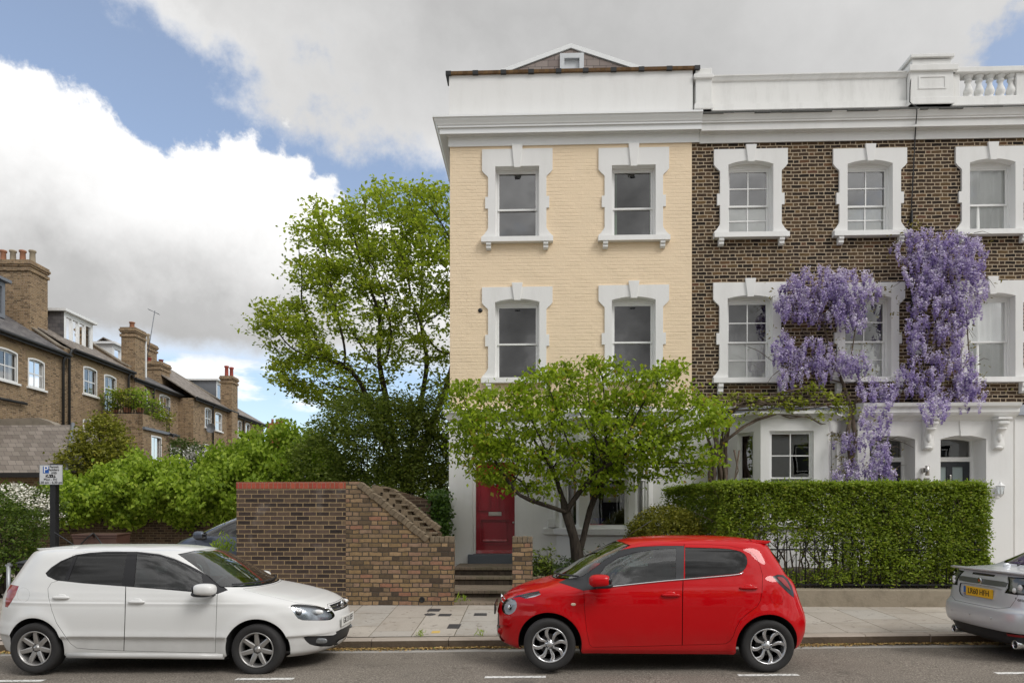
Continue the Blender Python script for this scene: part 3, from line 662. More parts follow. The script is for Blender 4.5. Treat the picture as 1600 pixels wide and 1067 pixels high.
    q0, q1, r0, r1 = X(755), X(792), Zd(843), Zd(816); d.box(q0, q1, yd+.005, yd+.03, r0, r1)
    d.hexa([(q0-.01, yd-.03, r0-.03), (q1+.01, yd-.03, r0-.03), (q1+.01, yd+.03, r0-.03), (q0-.01, yd+.03, r0-.03)], [(q0, yd-.005, r0+.01), (q1, yd-.005, r0+.01), (q1, yd+.03, r0+.01), (q0, yd+.03, r0+.01)])
    d.hexa([(a, yd-.05, c0), (b, yd-.05, c0), (b, yd, c0), (a, yd, c0)], [(a, yd-.005, c0+.07), (b, yd-.005, c0+.07), (b, yd, c0+.07), (a, yd, c0+.07)])
    dr = d.build('door', M['red_door'], root, .004)
    lb_ = MB(); lx0, lx1, lz0, lz1 = X(763.5), X(783.5), Zd(805.5), Zd(799.5); lb_.box(lx0, lx1, yd-.014, yd+.01, lz0, lz1); lb_.box(lx0+.025, lx1-.025, yd-.02, yd-.012, lz0+.02, lz1-.022)
    lb_.build('letterbox', M['steel'], dr, .003)
    MB().lathe([(.0, -.02), (.016, -.018), (.022, -.008), (.014, .01)], (X(802), yd-.01, Zd(816)), 'y', 16).build('door_lock', M['steel'], dr)
    MB().lathe([(.0, -.05), (.022, -.045), (.022, -.03), (.01, -.02), (.028, 0)], (X(774), yd-.002, Zd(757)), 'y', 16).build('door_knocker', M['steel'], dr)
    MB().box(PX(731, YF-.1), x1+.05, YF-.14, YF+.3, .72, Zd(864.5)).build('threshold', M['step_grey'], root, .01)
    # bay
    yb = 14.25
    bp, path, frs = bay(root, 905, 992, yb, .48, zg, PZ(950, 824, yb), PZ(950, 684, yb), PZ(950, 655, yb), [(.22, .09), (.16, .13), (.10, .20)])
    zt = PZ(950, 655, yb); zs = PZ(950, 824, yb)
    MB().sweep(path, [(.02, zt-.13), (.07, zt-.10), (.13, zt-.02), (.15, zt+.03), (0, zt+.07), (-.2, zt+.07), (-.2, zt-.13)]).build('bay_cornice', M['white'], bp)
    MB().sweep([(path[0][0]-.25, YF)]+[path[0], path[1], path[2], path[3]], [(-.1, zs-.16), (.09, zs-.15), (.10, zs-.03), (-.1, zs)]).build('bay_sill', M['white'], bp)
    MB().hexa([(path[0][0], YF, zt+.05), (path[1][0], yb, zt+.05), (path[2][0], yb, zt+.05), (path[3][0], YF, zt+.05)], [(path[0][0], YF, zt+.35), (path[1][0]+.1, yb+.5, zt+.25), (path[2][0]-.1, yb+.5, zt+.25), (path[3][0], YF, zt+.35)]).build('bay_roof', M['lead'], bp)
    zmid = PZ(950, 748, yb)
    for A, B, s0, s1 in frs:
        w = sash(root, A, B, s0, s1, PZ(950, 824, yb), PZ(950, 684, yb), zmid, .05, (1, 1), 'wood_white', .03, .04)
    A, B, s0, s1 = frs[1]
    MB().box(A[0]+s0, A[0]+s1, yb+.2, yb+.21, PZ(950, 697, yb), PZ(950, 680, yb)).build('roller_blind', flat('straw_blind', (.42, .30, .17), .8), bp)
    MB().lathe([(.035, 0), (.04, .12), (.04, zt-zs-.1)], (PX(868, yb+.2), YF-.07, zs), n=12).build('pilaster', M['white'], bp)
    pl = MB(); x = PX(866, YF); pl.box(x-.14, x+.14, YF-.10, YF, zs, zs+.18); pl.box(x-.11, x+.11, YF-.08, YF, zs+.18, zs+.26); pl.box(x-.09, x+.09, YF-.06, YF, zs+.26, zt-.1)
    pl.build('bay_pier', M['white'], bp, .008)
    MB().lathe([(.0, -.012), (.045, -.012), (.05, .0), (.03, .004), (.03, .03)], (PX(750.5, YF), YF-.004, PZ(750, 485, YF)), 'y', 20).build('air_vent', M['black'], root)
    v = MB(); vx = PX(839, YF); 
    plate(v, (0, YF-.03), (1, YF-.03), rect(vx-.07, vx+.07, PZ(839, 869, YF), PZ(839, 857, YF)), [rect(vx-.06+i*.024, vx-.048+i*.024, PZ(839, 867.5, YF), PZ(839, 858.5, YF)) for i in range(5)], 0, .02)
    v.build('air_brick', M['white'], root)
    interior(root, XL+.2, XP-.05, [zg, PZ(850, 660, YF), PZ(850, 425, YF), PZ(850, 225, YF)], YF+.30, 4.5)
    MB().box(XL+.02, XP, YF+.5, YF+8.8, zp0-.3, zp0-.2).build('flat_roof', M['lead'], root)
    return frs
CREAM_BAY = cream_house()
# ---- brick houses
def brick_houses():
    zc = PZ(1250, 220, YF); zstr = PZ(1250, 634, YF); zg = .28; X3 = PX(1700, YF)
    for kind in (0, 1):
        xa, xb = ((XP, XR), (XR, X3))[kind]
        root = thing('terraced_house', ((xa+xb)/2, YF, zg), ('brown brick middle terrace house with four pane sash windows and a canted bay' , 'brown brick terrace house at the right edge with curtained windows and stone balustrade')[kind], 'house', 'Victorian terrace houses')
        ws = (((1172.5, 35, 252, 366.5, 234, 6, 317, 'half'), (1358.5, 35.2, 251, 364, 233, 6, 317, 'half'), (1171.5, 35.2, 462, 592, 442, 5, 532, 'half'), (1355.5, 36, 461, 591, 442, 5, 531, 'half')),
              ((1549.5, 35.5, 249, 362, 230, 6, 315, 'full'), (1549, 36, 458, 591, 439, 5, 531, 'full')))[kind]
        holes = []
        for c, half, T, B, OT, rise, mid, cov in ws:
            w, h = facade_window(root, c, half, T, B, OT, rise, (1, 1) if kind else (2, 2), cov, mid=mid, outer=57.5, setback=.15, bracket=12 if T < 400 else 17); holes.append(rect(*h))
        mb = MB(); holed(mb, rect(xa, xb, zstr, zc+.1), holes, YF+.015, YF+.32); mb.build('wall', M['brown_brick'], root)
        cp = cornice_profile(1250, [(.03, 221.2), (.03, 207), (.05, 206), (.06, 203), (.18, 201.5), (.18, 190), (.215, 189), (.215, 186.5), (.23, 185.5), (.25, 181), (.285, 175.5), (.30, 175), (.30, 173.6)])
        MB().sweep([(xa+(.163 if not kind else 0), YF), (xb, YF)], cp).build('cornice', M['white'], root)
        ld = MB(); r = random.Random(kind); zt = PZ(1250, 173.6, YF-.3); x = xa+.16 if not kind else xa
        while x < xb:
            l = r.uniform(.12, .5); h = r.uniform(.02, .045); ld.box(x, min(x+l-.006, xb), YF-.312, YF+.02, zt-h+.02, zt+.016+r.random()*.01); x += l
        ld.build('lead_flashing', flat('dirty_lead', (.075, .075, .07), .8, var=.7, scale=20), root)
        pz = lambda y, o=0.0: PZ(1250, y, YF+.10-o); p0, p1 = pz(172), pz(118)
        pr = [(-.3, p0), (.05, p0), (.05, pz(163)), (.0, pz(161.5)), (.0, pz(126)), (.03, pz(125)), (.06, pz(120)), (.075, pz(119.5)), (.075, p1), (-.3, p1+.03)]
        if not kind:
            MB().sweep([(PX(1112, YF), YF+.10), (PX(1420, YF), YF+.10)], pr).build('parapet', M['white_old'], root)
            q = MB(); x0, x1 = PX(1083.5, YF), PX(1114, YF)
            q.box(x0+.05, x1-.02, YF+.0, YF+.40, p0, pz(108)); q.box(x0, x1, YF-.05, YF+.42, pz(125), pz(118.5)); q.box(x0+.02, x1, YF-.03, YF+.42, p0, pz(164))
            q.build('parapet_pier', M['white_old'], root, .01)
        else:
            x0, x1 = PX(1421, YF), PX(1489, YF); q = MB(); q.box(x0, x1, YF-.02, YF+.5, p0, pz(113)); q.box(x0-.03, x1+.08, YF-.07, YF+.52, pz(122), pz(113)); q.box(x0-.02, x1+.03, YF-.04, YF+.5, p0, pz(162))
            xt = PX(1426, YF), PX(1487, YF)
            q.box(xt[0], xt[1], YF+.02, YF+.55, pz(113), pz(101))
            q.hexa([(xt[0]-.05, YF-.03, pz(100)), (xt[1]+.05, YF-.03, pz(100)), (xt[1]+.05, YF+.6, pz(100)), (xt[0]-.05, YF+.6, pz(100))], [(xt[0]-.05, YF-.03, pz(95)), (xt[1]+.05, YF-.03, pz(95)), (xt[1]+.05, YF+.6, pz(95)), (xt[0]-.05, YF+.6, pz(95))])
            pn = PX(1434, YF), PX(1478, YF); plate(q, (0, YF-.02), (1, YF-.02), rect(pn[0], pn[1], pz(149), pz(129)), [rect(pn[0]+.04, pn[1]-.04, pz(147), pz(131))], -.012, .01)
            q.build('parapet_pier', M['white_old'], root, .008)
            b = MB(); b.box(x1, X3, YF+.05, YF+.30, p0, pz(158)); b.box(x1+.0, X3, YF+.02, YF+.33, pz(122), pz(114)); b.box(x1+.0, PX(1503, YF), YF+.07, YF+.28, pz(158), pz(122)); b.box(PX(1592, YF), X3, YF+.07, YF+.28, pz(158), pz(122))
            b.build('balustrade_rail', M['white_old'], root, .01)
            zb, H = pz(158), pz(122)-pz(158)
            for c in (1520.5, 1537.5, 1554.5, 1571.5, 1588):
                MB().lathe([(.085, 0), (.085, .05*H), (.055, .08*H), (.075, .16*H), (.095, .28*H), (.085, .38*H), (.05, .58*H), (.048, .72*H), (.07, .75*H), (.07, .80*H), (.05, .83*H), (.09, .94*H), (.09, H)], (PX(c, YF), YF+.17, zb), n=18).build('baluster', M['white_old'], root)
        # ground floor
        g = MB()
        if not kind:
            bl, br = PX(1188.5, 14.15)-.55, PX(1294, 14.15)+.55
            dA, dB = PX(1362, YF), PX(1430, YF)
            holed(g, rect(xa, xb, zg, zstr), [rect(bl+.1, br-.1, PZ(1240, 830, 14.15), PZ(1240, 660, 14.15)), rect(dA-.1, min(dB+.1, xb-.01), zg+.02, PZ(1400, 676, YF))], YF, YF+.3)
            g.build('ground_floor_wall', M['white'], root)
            yb = 14.15; z = lambda y: PZ(1240, y, yb); zt = z(652)
            bp, path, frs = bay(root, 1188.5, 1294, yb, .55, zg, z(815), z(673), zt, [(.30, .16), (.18, .29), (.16, .30)])
            MB().sweep(path, [(.015, zt-.02), (.03, zt), (.05, zt+.02), (.10, zt+.055), (.12, zt+.06), (.12, zt+.10), (0, zt+.15), (-.15, zt+.15), (-.15, zt-.02)]).build('bay_cornice', M['white_old'], bp)
            MB().sweep(path, [(-.1, z(823)), (.08, z(823)), (.08, z(817)), (-.1, z(815))]).build('bay_sill', M['white'], bp)
            MB().hexa([(path[0][0], YF, zt+.13), (path[1][0], yb, zt+.13), (path[2][0], yb, zt+.13), (path[3][0], YF, zt+.13)], [(path[0][0], YF, zt+.30), (path[1][0], yb+.5, zt+.24), (path[2][0], yb+.5, zt+.24), (path[3][0], YF, zt+.30)]).build('bay_roof', M['lead'], bp)
            for i, (A, B, s0, s1) in enumerate(frs):
                w = sash(root, A, B, s0, s1, z(815), z(673), z(746), .05, (2, 2) if i == 1 else (1, 1), 'wood_white', .03, .035)
                if i == 1: folds(MB(), A[0]+s0, A[0]+s1, z(815), z(750), yb+.28, .004, 20, 3).build('blind', M['blind'], w)
        else:
            holed(g, rect(xa, X3, zg, zstr), [rect(PX(1464, YF), PX(1538, YF), zg+.02, PZ(1400, 676, YF))], YF, YF+.3); 
            xe = PX(1586, YF-.12); g.box(xe, X3, YF-.12, YF, zg, PZ(1590, 648, YF-.12)); g.build('ground_floor_wall', M['white'], root)
            MB().hexa([(xe-.02, YF-.2, PZ(1590, 648, YF-.2)), (X3, YF-.2, PZ(1590, 648, YF-.2)), (X3, YF, PZ(1590, 648, YF-.2)), (xe-.02, YF, PZ(1590, 648, YF-.2))], [(xe+.02, YF-.14, PZ(1590, 643, YF-.2)), (X3, YF-.14, PZ(1590, 643, YF-.2)), (X3, YF, PZ(1590, 632, YF)), (xe+.02, YF, PZ(1590, 632, YF))]).build('lean_to_roof', M['lead'], root)
        # porch with an arched doorway
        yp = YF-.30; z = lambda y: PZ(1480, y, yp); pa, pb = ((PX(1340, yp), PX(1446.5, yp)), (PX(1446.5, yp), PX(1583, yp)))[kind]
        da, db = ((PX(1359, yp), PX(1430, yp)), (PX(1469.6, yp), PX(1541, yp)))[kind]
        pm = MB(); op = arch(da, db, zg, z(680), z(680)-z(686)); holed(pm, rect(pa, pb, zg, z(655)), [op], yp, yp+.55)
        pp = pm.build('porch', M['white'], root)
        ent = MB(); e = [(.0, z(658)), (.03, z(656)), (.06, z(653)), (.16, z(650)), (.20, z(646)), (.20, z(640)), (.26, z(637)), (.28, z(632)), (0, z(629)), (-.28, z(629)), (-.28, z(658))]
        ent.sweep([(pa, yp), (pb, yp)], e).build('porch_cornice', M['white_old'], pp)
        for c in ((1452.5,), (1563,))[kind]:
            q = MB(); x = PX(c, yp-.1); w2 = .105
            pf = [(yp, z(657)), (yp-.2, z(657)), (yp-.22, z(660)), (yp-.22, z(664)), (yp-.17, z(668)), (yp-.15, z(671)), (yp-.13, z(673)), (yp-.075, z(680)), (yp-.06, z(688)), (yp-.075, z(695)), (yp-.06, z(700)), (yp-.03, z(703)), (yp, z(703))]
            q.extrude([(x-w2, a, b) for a, b in pf], (2*w2, 0, 0), 0, True)
            q.blob((x, yp-.19, z(662.5)), (w2+.02, .05, .045), 3); q.blob((x, yp-.14, z(671)), (w2, .05, .03), 2.5); q.blob((x, yp-.07, z(684)), (.05, .035, .10), 2); q.blob((x, yp-.05, z(699.5)), (w2*.8, .045, .035), 2.2)
            q.box(x-w2-.03, x+w2+.03, yp-.26, yp, z(657.5), z(654))
            q.build('scroll_bracket', M['white_old'], pp, 0)
        ks = MB(); kx = (da+db)/2+.02; ks.hexa([(kx-.08, yp-.02, z(681)), (kx+.09, yp-.02, z(681)), (kx+.09, yp+.1, z(681)), (kx-.08, yp+.1, z(681))], [(kx-.11, yp-.02, z(657)), (kx+.12, yp-.02, z(657)), (kx+.12, yp+.1, z(657)), (kx-.11, yp+.1, z(657))]); ks.build('keystone', M['white'], pp)
        yd = yp+.42; zd = lambda y: PZ(1500, y, yd)
        fm = MB(); top = arch(da, db, zg, z(680), z(680)-z(686)); il, ir = da+.05, db-.06
        tl = arch(il, ir, zd(714), zd(686), .05); holed(fm, [(a, b) for a, b in top], [rect(il, ir, zg+.3, zd(721)), tl], yd, yd+.08)
        f = fm.build('door_frame', M['wood_white'], pp)
        MB().quad((il, yd+.04, zd(714)), (ir, yd+.04, zd(714)), (ir, yd+.04, zd(686)), (il, yd+.04, zd(686))).build('transom_glass', M['glass'], f)
        if kind == 0:
            text_mesh('85', .42, 'transom_number', M['wood_white'], f, ((il+ir)/2, yd+.03, zd(700)), (1, 0, 0), (0, 0, 1))
        d = MB(); gl = []; W = ir-il
        ps = [(il+.13, il+W/2-.07), (il+W/2+.05, ir-.13)] if kind else [(il+.12, il+W/2-.06), (il+W/2+.06, ir-.12)]
        plate(d, (0, yd+.03), (1, yd+.03), rect(il, ir, zg+.3, zd(721.5)), [rect(a, b, zd(800), zd(729)) for a, b in ps], 0, .045)
        dd = d.build('door', M['dark_door'], root)
        for a, b in ps: gl.append(MB().quad((a, yd+.055, zd(800)), (b, yd+.055, zd(800)), (b, yd+.055, zd(729)), (a, yd+.055, zd(729))).build('glass', M['glass_frost'], dd))
        MB().box(il+W/2-.02, il+W/2+.02, yd+.0, yd+.035, zd(762), zd(742)).build('door_knocker', M['steel'], dd, .006)
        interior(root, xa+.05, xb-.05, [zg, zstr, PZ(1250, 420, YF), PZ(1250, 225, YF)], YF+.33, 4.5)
        if kind == 0:
            tx = PX(1441, yp); text_mesh('85', .30, 'house_number', flat('brushed_number', (.22, .20, .18), .4, .8), pp, (PX(1441, yp), yp-.012, PZ(1441, 755.5, yp)), (1, 0, 0), (0, 0, 1), 1.15, .01)
            sc = MB(); sc.lathe([(.0, -.10), (.04, -.10), (.04, .10), (.0, .10)], (PX(1444.5, yp), yp-.10, z(735.5)), n=18); sc.box(PX(1441, yp)-.03, PX(1441, yp)+.03, yp-.06, yp, z(738), z(731)); sc.build('wall_light', M['steel'], pp)
            rd = [(PX(1424, YF), YF-.02, PZ(1424, y, YF)) for y in (330, 400, 470, 540, 610, 640)]
            MB().tube(rd, .022, 8).build('downpipe', M['gutter'], root)
            cb = [(PX(a, Y), Y-.012, PZ(a, b, Y)) for a, b, Y in ((1423.5, 113, YF+.02), (1421.5, 138, YF-.02), (1421, 160, YF-.05), (1424, 163.5, YF-.1), (1432, 168, YF-.2), (1432, 173, YF-.31), (1432, 178, YF-.30), (1431, 190, YF-.21), (1430, 205, YF-.05), (1429, 222, YF-.03), (1425, 300, YF), (1421, 360, YF))]
            MB().tube(cb, .011, 6).build('cable', M['gutter'], root)
            MB().lathe([(0, .02), (.11, .0), (.14, .03), (.0, .06)], (PX(1433, YF), YF-.10, PZ(1433, 545, YF)), 'y', 20).build('satellite_dish', M['upvc'], root)
        else:
            la = MB(); c = Vector((PX(1557.5, yp), yp-.11, PZ(1557, 765, yp))); la.lathe([(.0, .19), (.012, .18), (.018, .15), (.03, .13), (.10, .075), (.085, .07), (.085, .06)], c, n=6, smooth=False)
            la.lathe([(.05, -.11), (.075, -.09), (.04, -.13), (.0, -.17)], c, n=6, smooth=False)
            for k in range(6):
                an = math.pi*k/3; la.tube([c+Vector((.055*math.cos(an), .055*math.sin(an), -.09)), c+Vector((.082*math.cos(an), .082*math.sin(an), .07))], .007, 5)
            la.box(c.x-.02, c.x+.02, c.y, yp, c.z-.12, c.z-.09); la.box(c.x-.05, c.x+.05, yp-.012, yp, c.z-.17, c.z+.0)
            wl = la.build('wall_lantern', M['wood_white'], root); MB().lathe([(.045, -.09), (.072, .07)], c, n=6, smooth=False).build('lantern_glass', M['lens'], wl)
brick_houses()
# ---------------------------------------------------------------- street-front walls, steps, street furniture
def front_walls():
    X = lambda p: PX(p, YW); Zw = lambda p, y: PZ(p, y, YW); zb = .10
    x0, x1, x2 = X(369.5), X(540.5), X(708.5); zt = Zw(455, 752.5); zs = Zw(455, 763)
    root = thing('garden_wall', ((x0+x1)/2, YW, .26), 'new dark brick wall panel topped by a red soldier course', 'wall')
    MB().box(x0, x1, YW, YW+.33, zb, zs).build('brickwork', M['new_brick'], root)
    MB().box(x0-.004, x1-.002, YW-.004, YW+.334, zs, zt).build('soldier_course', M['red_brick'], root)
    # old wall with a raking top, stepped tiles and a second raking leaf behind
    root = thing('garden_wall', ((x1+x2)/2, YW, .26), 'old mixed stock brick wall with sloping stepped top beside the house steps', 'wall')
    zf = Zw(690, 838); xa = X(566); xb = X(672)
    rake = [(x1, zb), (x2, zb), (x2, zf-.10), (xb+.02, zf-.10), (xb-.06, zf-.05), (xa-.02, zt-.09), (xa-.05, zt), (x1, zt)]
    f = MB().prism(rake, YW-.006, YW+.20).build('brickwork', M['old_brick'], root)
    rw = random.Random(5)
    def rake_coping(p, q, y0, y1, n, th=.10):
        mb = MB(); d = Vector((q[0]-p[0], 0, q[1]-p[1])); L = d.length; d.normalize(); u = Vector((-d.z, 0, d.x)); u = u if u.z > 0 else -u
        for i in range(n):
            a, b = L*i/n+.005, L*(i+1)/n-.005; o = rw.uniform(-.008, .008); jt = rw.uniform(-.004, .004)
            P0 = Vector((p[0], 0, p[1])); q4 = [P0+d*a+u*(-th+o), P0+d*b+u*(-th+o), P0+d*b+u*o, P0+d*a+u*o]
            mb.hexa([(v.x, y0+jt, v.z) for v in q4], [(v.x, y1+jt, v.z) for v in q4])
        mb.add([(p[0]+u.x*-.012+d.x*0, y0+.012, p[1]-.012), (q[0], y0+.012, q[1]-.012), (q[0]-u.x*th, y0+.012, q[1]-u.z*th), (p[0]-u.x*th, y0+.012, p[1]-u.z*th)], [(0, 1, 2, 3)])
        return mb
    brk = M['coping_brick']
    cp = rake_coping((xa-.03, zt+.0), (xb-.02, zf-.015), YW-.03, YW+.19, 17); cp.build('raking_coping', brk, root, .006)
    fc = MB(); n = 5
    for i in range(n):
        a, b = xb-.0+(x2-xb)*i/n+.004, xb+(x2-xb)*(i+1)/n-.004; o = rw.uniform(-.006, .006); fc.box(a, b, YW-.012+o, YW+.22, zf-.10, zf+o)
    fc.build('flat_coping', brk, root, .006)
    st = MB(); n = 9; X0, X1 = X(585), X(672); Z0, Z1 = zt-.02, zf+.02
    for i in range(n):
        a = X0+(X1-X0)*i/n; z = Z0+(Z1-Z0)*(i+.55)/n; st.box(X0-.1, a+(X1-X0)/n, YW+.19, YW+.62, z-.16, z-.03); st.box(a-.05, a+(X1-X0)/n+.05, YW+.19, YW+.60, z-.035, z)
    st.build('stepped_tiles', brk, root, .005)
    y2 = YW+.62; p2 = P(582, 757, y2), P(615, 764, y2), P(688, 824, y2)
    MB().prism([(p2[0].x, zb), (p2[2].x, zb), (p2[2].x, p2[2].z-.1), (p2[1].x, p2[1].z-.1), (p2[0].x, p2[0].z-.1)], y2, y2+.22).build('rear_brickwork', M['old_brick'], root)
    c2 = rake_coping((p2[1].x, p2[1].z), (p2[2].x, p2[2].z), y2-.03, y2+.22, 13); c3 = rake_coping((p2[0].x, p2[0].z), (p2[1].x, p2[1].z), y2-.03, y2+.22, 5)
    c2.build('rear_coping', brk, root, .006); c3.build('rear_coping', brk, root, .006)
    MB().lathe([(.0, -.004), (.036, -.006), (.048, -.012), (.048, .01)], (X(659.5), YW-.004, Zw(659, 936.5)), 'y', 18).build('drain_pipe_end', M['black'], root)
    y3 = 14.2; a, b = PX(612, y3), PX(673, y3)
    tag(MB().prism([(a, .2), (b, .2), (b, PZ(673, 782, y3)), (a, PZ(612, 764, y3))], y3, y3+.22).build('garden_wall', M['garden_brick']), 'shaded brown brick wall behind the stepped one, beside the ivy', 'wall')
    # gate pier
    a, b = X(800.5), X(832); zt = Zw(815, 838); root = thing('gate_pier', ((a+b)/2, YW, .26), 'short old brick gate pier right of the front steps', 'pier')
    MB().box(a, b, YW, YW+.33, .1, zt-.10).build('brickwork', M['old_brick'], root)
    mb = MB()
    for i in range(4): mb.box(a-.004+(b-a+.008)*i/4+.004, a-.004+(b-a+.008)*(i+1)/4-.004, YW-.008+rw.uniform(-.004, .004), YW+.338, zt-.10, zt+rw.uniform(-.006, .004))
    mb.build('soldier_course', brk, root, .006)
    # steps
    a, b = X(706)+.02, X(800.5); root = thing('entrance_steps', ((a+b)/2, 12.6, .26), 'worn brown brick steps climbing to the crimson front door', 'steps')
    lv = [(11.56, .105, .300, 12.35), (12.30, .28, .425, 13.35), (13.30, .40, .585, 13.75), (13.62, .57, .745, 14.85)]
    for y0, z0, z1, y1 in lv:
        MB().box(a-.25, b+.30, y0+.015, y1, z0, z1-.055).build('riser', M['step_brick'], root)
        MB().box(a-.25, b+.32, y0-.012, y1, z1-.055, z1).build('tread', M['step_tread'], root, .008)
    # hedge plinth, bed edging, soil
    x3, x4 = X(1085), X(1548); tag(MB().hexa([(x3, YW, .1), (x4, YW, .1), (x4, YW+.25, .1), (x3, YW+.25, .1)], [(x3, YW+.01, Zw(1300, 921)), (x4, YW+.01, Zw(1300, 921)), (x4, YW+.25, Zw(1300, 920)), (x3, YW+.25, Zw(1300, 920))]).build('plinth_wall', M['stone'], None, .015), 'low weathered stone plinth under the long clipped hedge', 'wall')
    x5, x6 = X(832.5), X(1085); mb = MB(); x = x5
    while x < x6: mb.box(x, min(x+.068, x6), YW+rw.uniform(-.01, .01), YW+.20, .1, Zw(850, 901)+rw.uniform(-.012, .012)); x += .075
    tag(mb.build('bed_edging', brk, None, .006), 'upright brick edging of the flower bed behind the red car', 'edging')
    grid_sheet('garden_bed', lin(b+.33, X(1548), 20), lin(YW+.2, YF, 8), lambda x, y: .46+.26*max(0, min(1, (y-YW)/1.6))+.02*math.sin(9*x+5*y), M['soil'])
    # railings behind the hedge
    root = thing('iron_railings', (X(1300), YW+.16, .7), 'black iron railings half hidden inside the hedge', 'railings')
    zt, z0 = Zw(1250, 846), Zw(1250, 921)
    rr = MB(); rr.box(X(1130), x4-.05, YW+.15, YW+.18, zt-.15, zt-.125); rr.box(X(1130), x4-.05, YW+.15, YW+.18, z0+.06, z0+.085); rr.build('rail', M['black'], root)
    x = X(1132)
    while x < x4-.08:
        MB().lathe([(.009, z0), (.009, zt-.04), (.02, zt-.03), (.024, zt-.01), (.014, zt+.015), (.0, zt+.05)], (x, YW+.165, 0), n=6).build('railing_bar', M['black'], root); x += .155
M['coping_brick'] = flat('brown_weathered_brick', (.17, .13, .085), .95, var=.75, scale=9)
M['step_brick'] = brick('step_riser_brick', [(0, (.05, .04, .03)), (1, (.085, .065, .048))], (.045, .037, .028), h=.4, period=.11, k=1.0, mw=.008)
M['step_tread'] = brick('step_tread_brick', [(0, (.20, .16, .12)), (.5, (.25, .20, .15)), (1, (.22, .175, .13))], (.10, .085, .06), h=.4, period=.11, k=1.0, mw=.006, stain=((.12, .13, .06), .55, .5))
front_walls()
def street_furniture():
    y = 11.75; x = PX(82, y); zb = .2; root = thing('parking_sign', (x, y, zb), 'white permit holders only parking sign on a square black post', 'sign')
    w = .052; MB().box(x-w, x+w, y, y+2*w, zb, PZ(80, 724, y)).build('post', M['black'], root, .008)
    a, b, c, d = PX(63.5, y), PX(99.5, y), PZ(80, 757, y), PZ(80, 726, y)
    pm = flat('reflective_sign_white', (.60, .61, .62), .4, var=.04); sp = MB().box(a, b, y-.03, y-.022, c, d).build('sign_plate', pm, root, .002)
    bd = MB(); bl = flat('sign_grey_edge', (.25, .26, .27), .5); plate(bd, (0, y-.032), (1, y-.032), rect(a, b, c, d), [rect(a+.008, b-.008, c+.008, d-.008)], 0, .003); bd.build('border', bl, sp)
    ink = flat('sign_black_ink', (.02, .02, .022), .5); blue = flat('parking_sign_blue', (.008, .085, .36), .45); W, H = b-a, d-c
    f = lambda u, v: (a+W*u, y-.031, d-H*v)
    mb = MB(); p, q = f(.155, .085), f(.41, .43); mb.box(p[0], q[0], y-.0325, y-.03, q[2], p[2]); mb.build('blue_square', blue, sp)
    text_mesh('P', .165, 'letter', M['wood_white'], sp, (f(.285, .26)[0], y-.034, f(.285, .255)[2]), (1, 0, 0), (0, 0, 1), 1.1)
    for t, u, v, s in (('Permit', .64, .11, .058), ('holders', .64, .255, .058), ('only', .64, .40, .058), ('Mon - Fri', .48, .745, .06), ('8.30 am - 6.30 pm', .485, .895, .057)):
        text_mesh(t, s, 'lettering', ink, sp, (f(u, v)[0], y-.0335, f(u, v)[2]), (1, 0, 0), (0, 0, 1), 1.05)
    p, q = f(.27, .49), f(.70, .65); MB().box(p[0], q[0], y-.0325, y-.03, q[2], p[2]).build('zone_panel', ink, sp)
    text_mesh('CA - M', .062, 'lettering', M['wood_white'], sp, ((p[0]+q[0])/2, y-.0345, (p[2]+q[2])/2), (1, 0, 0), (0, 0, 1), 1.1)
    # short grey post
    y = 10.6; x = PX(13.5, y); mb = MB(); mb.lathe([(.03, .15), (.03, PZ(13, 884, y)), (.0, PZ(13, 884, y))], (x, y, 0), n=10); mb.box(x-.045, x+.05, y-.02, y+.02, PZ(13, 884, y), PZ(13, 881.5, y)); mb.box(x-.01, x+.03, y-.015, y+.015, PZ(13, 882, y), PZ(13, 879, y))
    tag(mb.build('metal_post', flat('galvanised_steel', (.38, .39, .40), .45, .6)), 'short galvanised steel post at the left edge before the bush', 'post')
    # bins
    def bin_(name, x, y, zb, w, dp, h, col, label, group, lidtilt=.07, wheel=True):
        root = thing(name, (x, y, zb), label, 'bin', group); m = flat(name+'_plastic', col, .45, var=.15); b = MB()
        t, k = w/2, w/2*.84
        b.hexa([(x-k, y-dp*.42, zb+.03), (x+k, y-dp*.42, zb+.03), (x+k, y+dp*.40, zb+.03), (x-k, y+dp*.40, zb+.03)], [(x-t, y-dp/2, zb+h*.90), (x+t, y-dp/2, zb+h*.90), (x+t, y+dp/2, zb+h*.95), (x-t, y+dp/2, zb+h*.95)])
        b.box(x-t-.015, x+t+.015, y-dp/2-.02, y-dp/2+.03, zb+h*.84, zb+h*.90); b.build('body', m, root, .015)
        l = MB(); l.hexa([(x-t-.03, y-dp/2-.04, zb+h*.90), (x+t+.03, y-dp/2-.04, zb+h*.90), (x+t+.03, y+dp/2+.04, zb+h*.95), (x-t-.03, y+dp/2+.04, zb+h*.95)], [(x-t-.02, y-dp/2-.03, zb+h*.935), (x+t+.02, y-dp/2-.03, zb+h*.935), (x+t-.02, y+dp/2, zb+h*.94+lidtilt), (x-t+.02, y+dp/2, zb+h*.94+lidtilt)]); l.build('lid', m, root, .012)
        for s in (-1, 1): MB().lathe([(.0, -.02), (.10, -.02), (.10, .02), (.0, .02)], (x+s*(t-.02), y+dp*.42, zb+.10), 'x', 16).build('wheel', M['black'], root)
        return root, m
    y = 10.9; bin_('wheelie_bin', PX(83, y), y, .24, .60, .72, .86, (.022, .023, .025), 'dark grey wheelie bin with ridged lid behind the white car', None, .10)
    y = 17.6
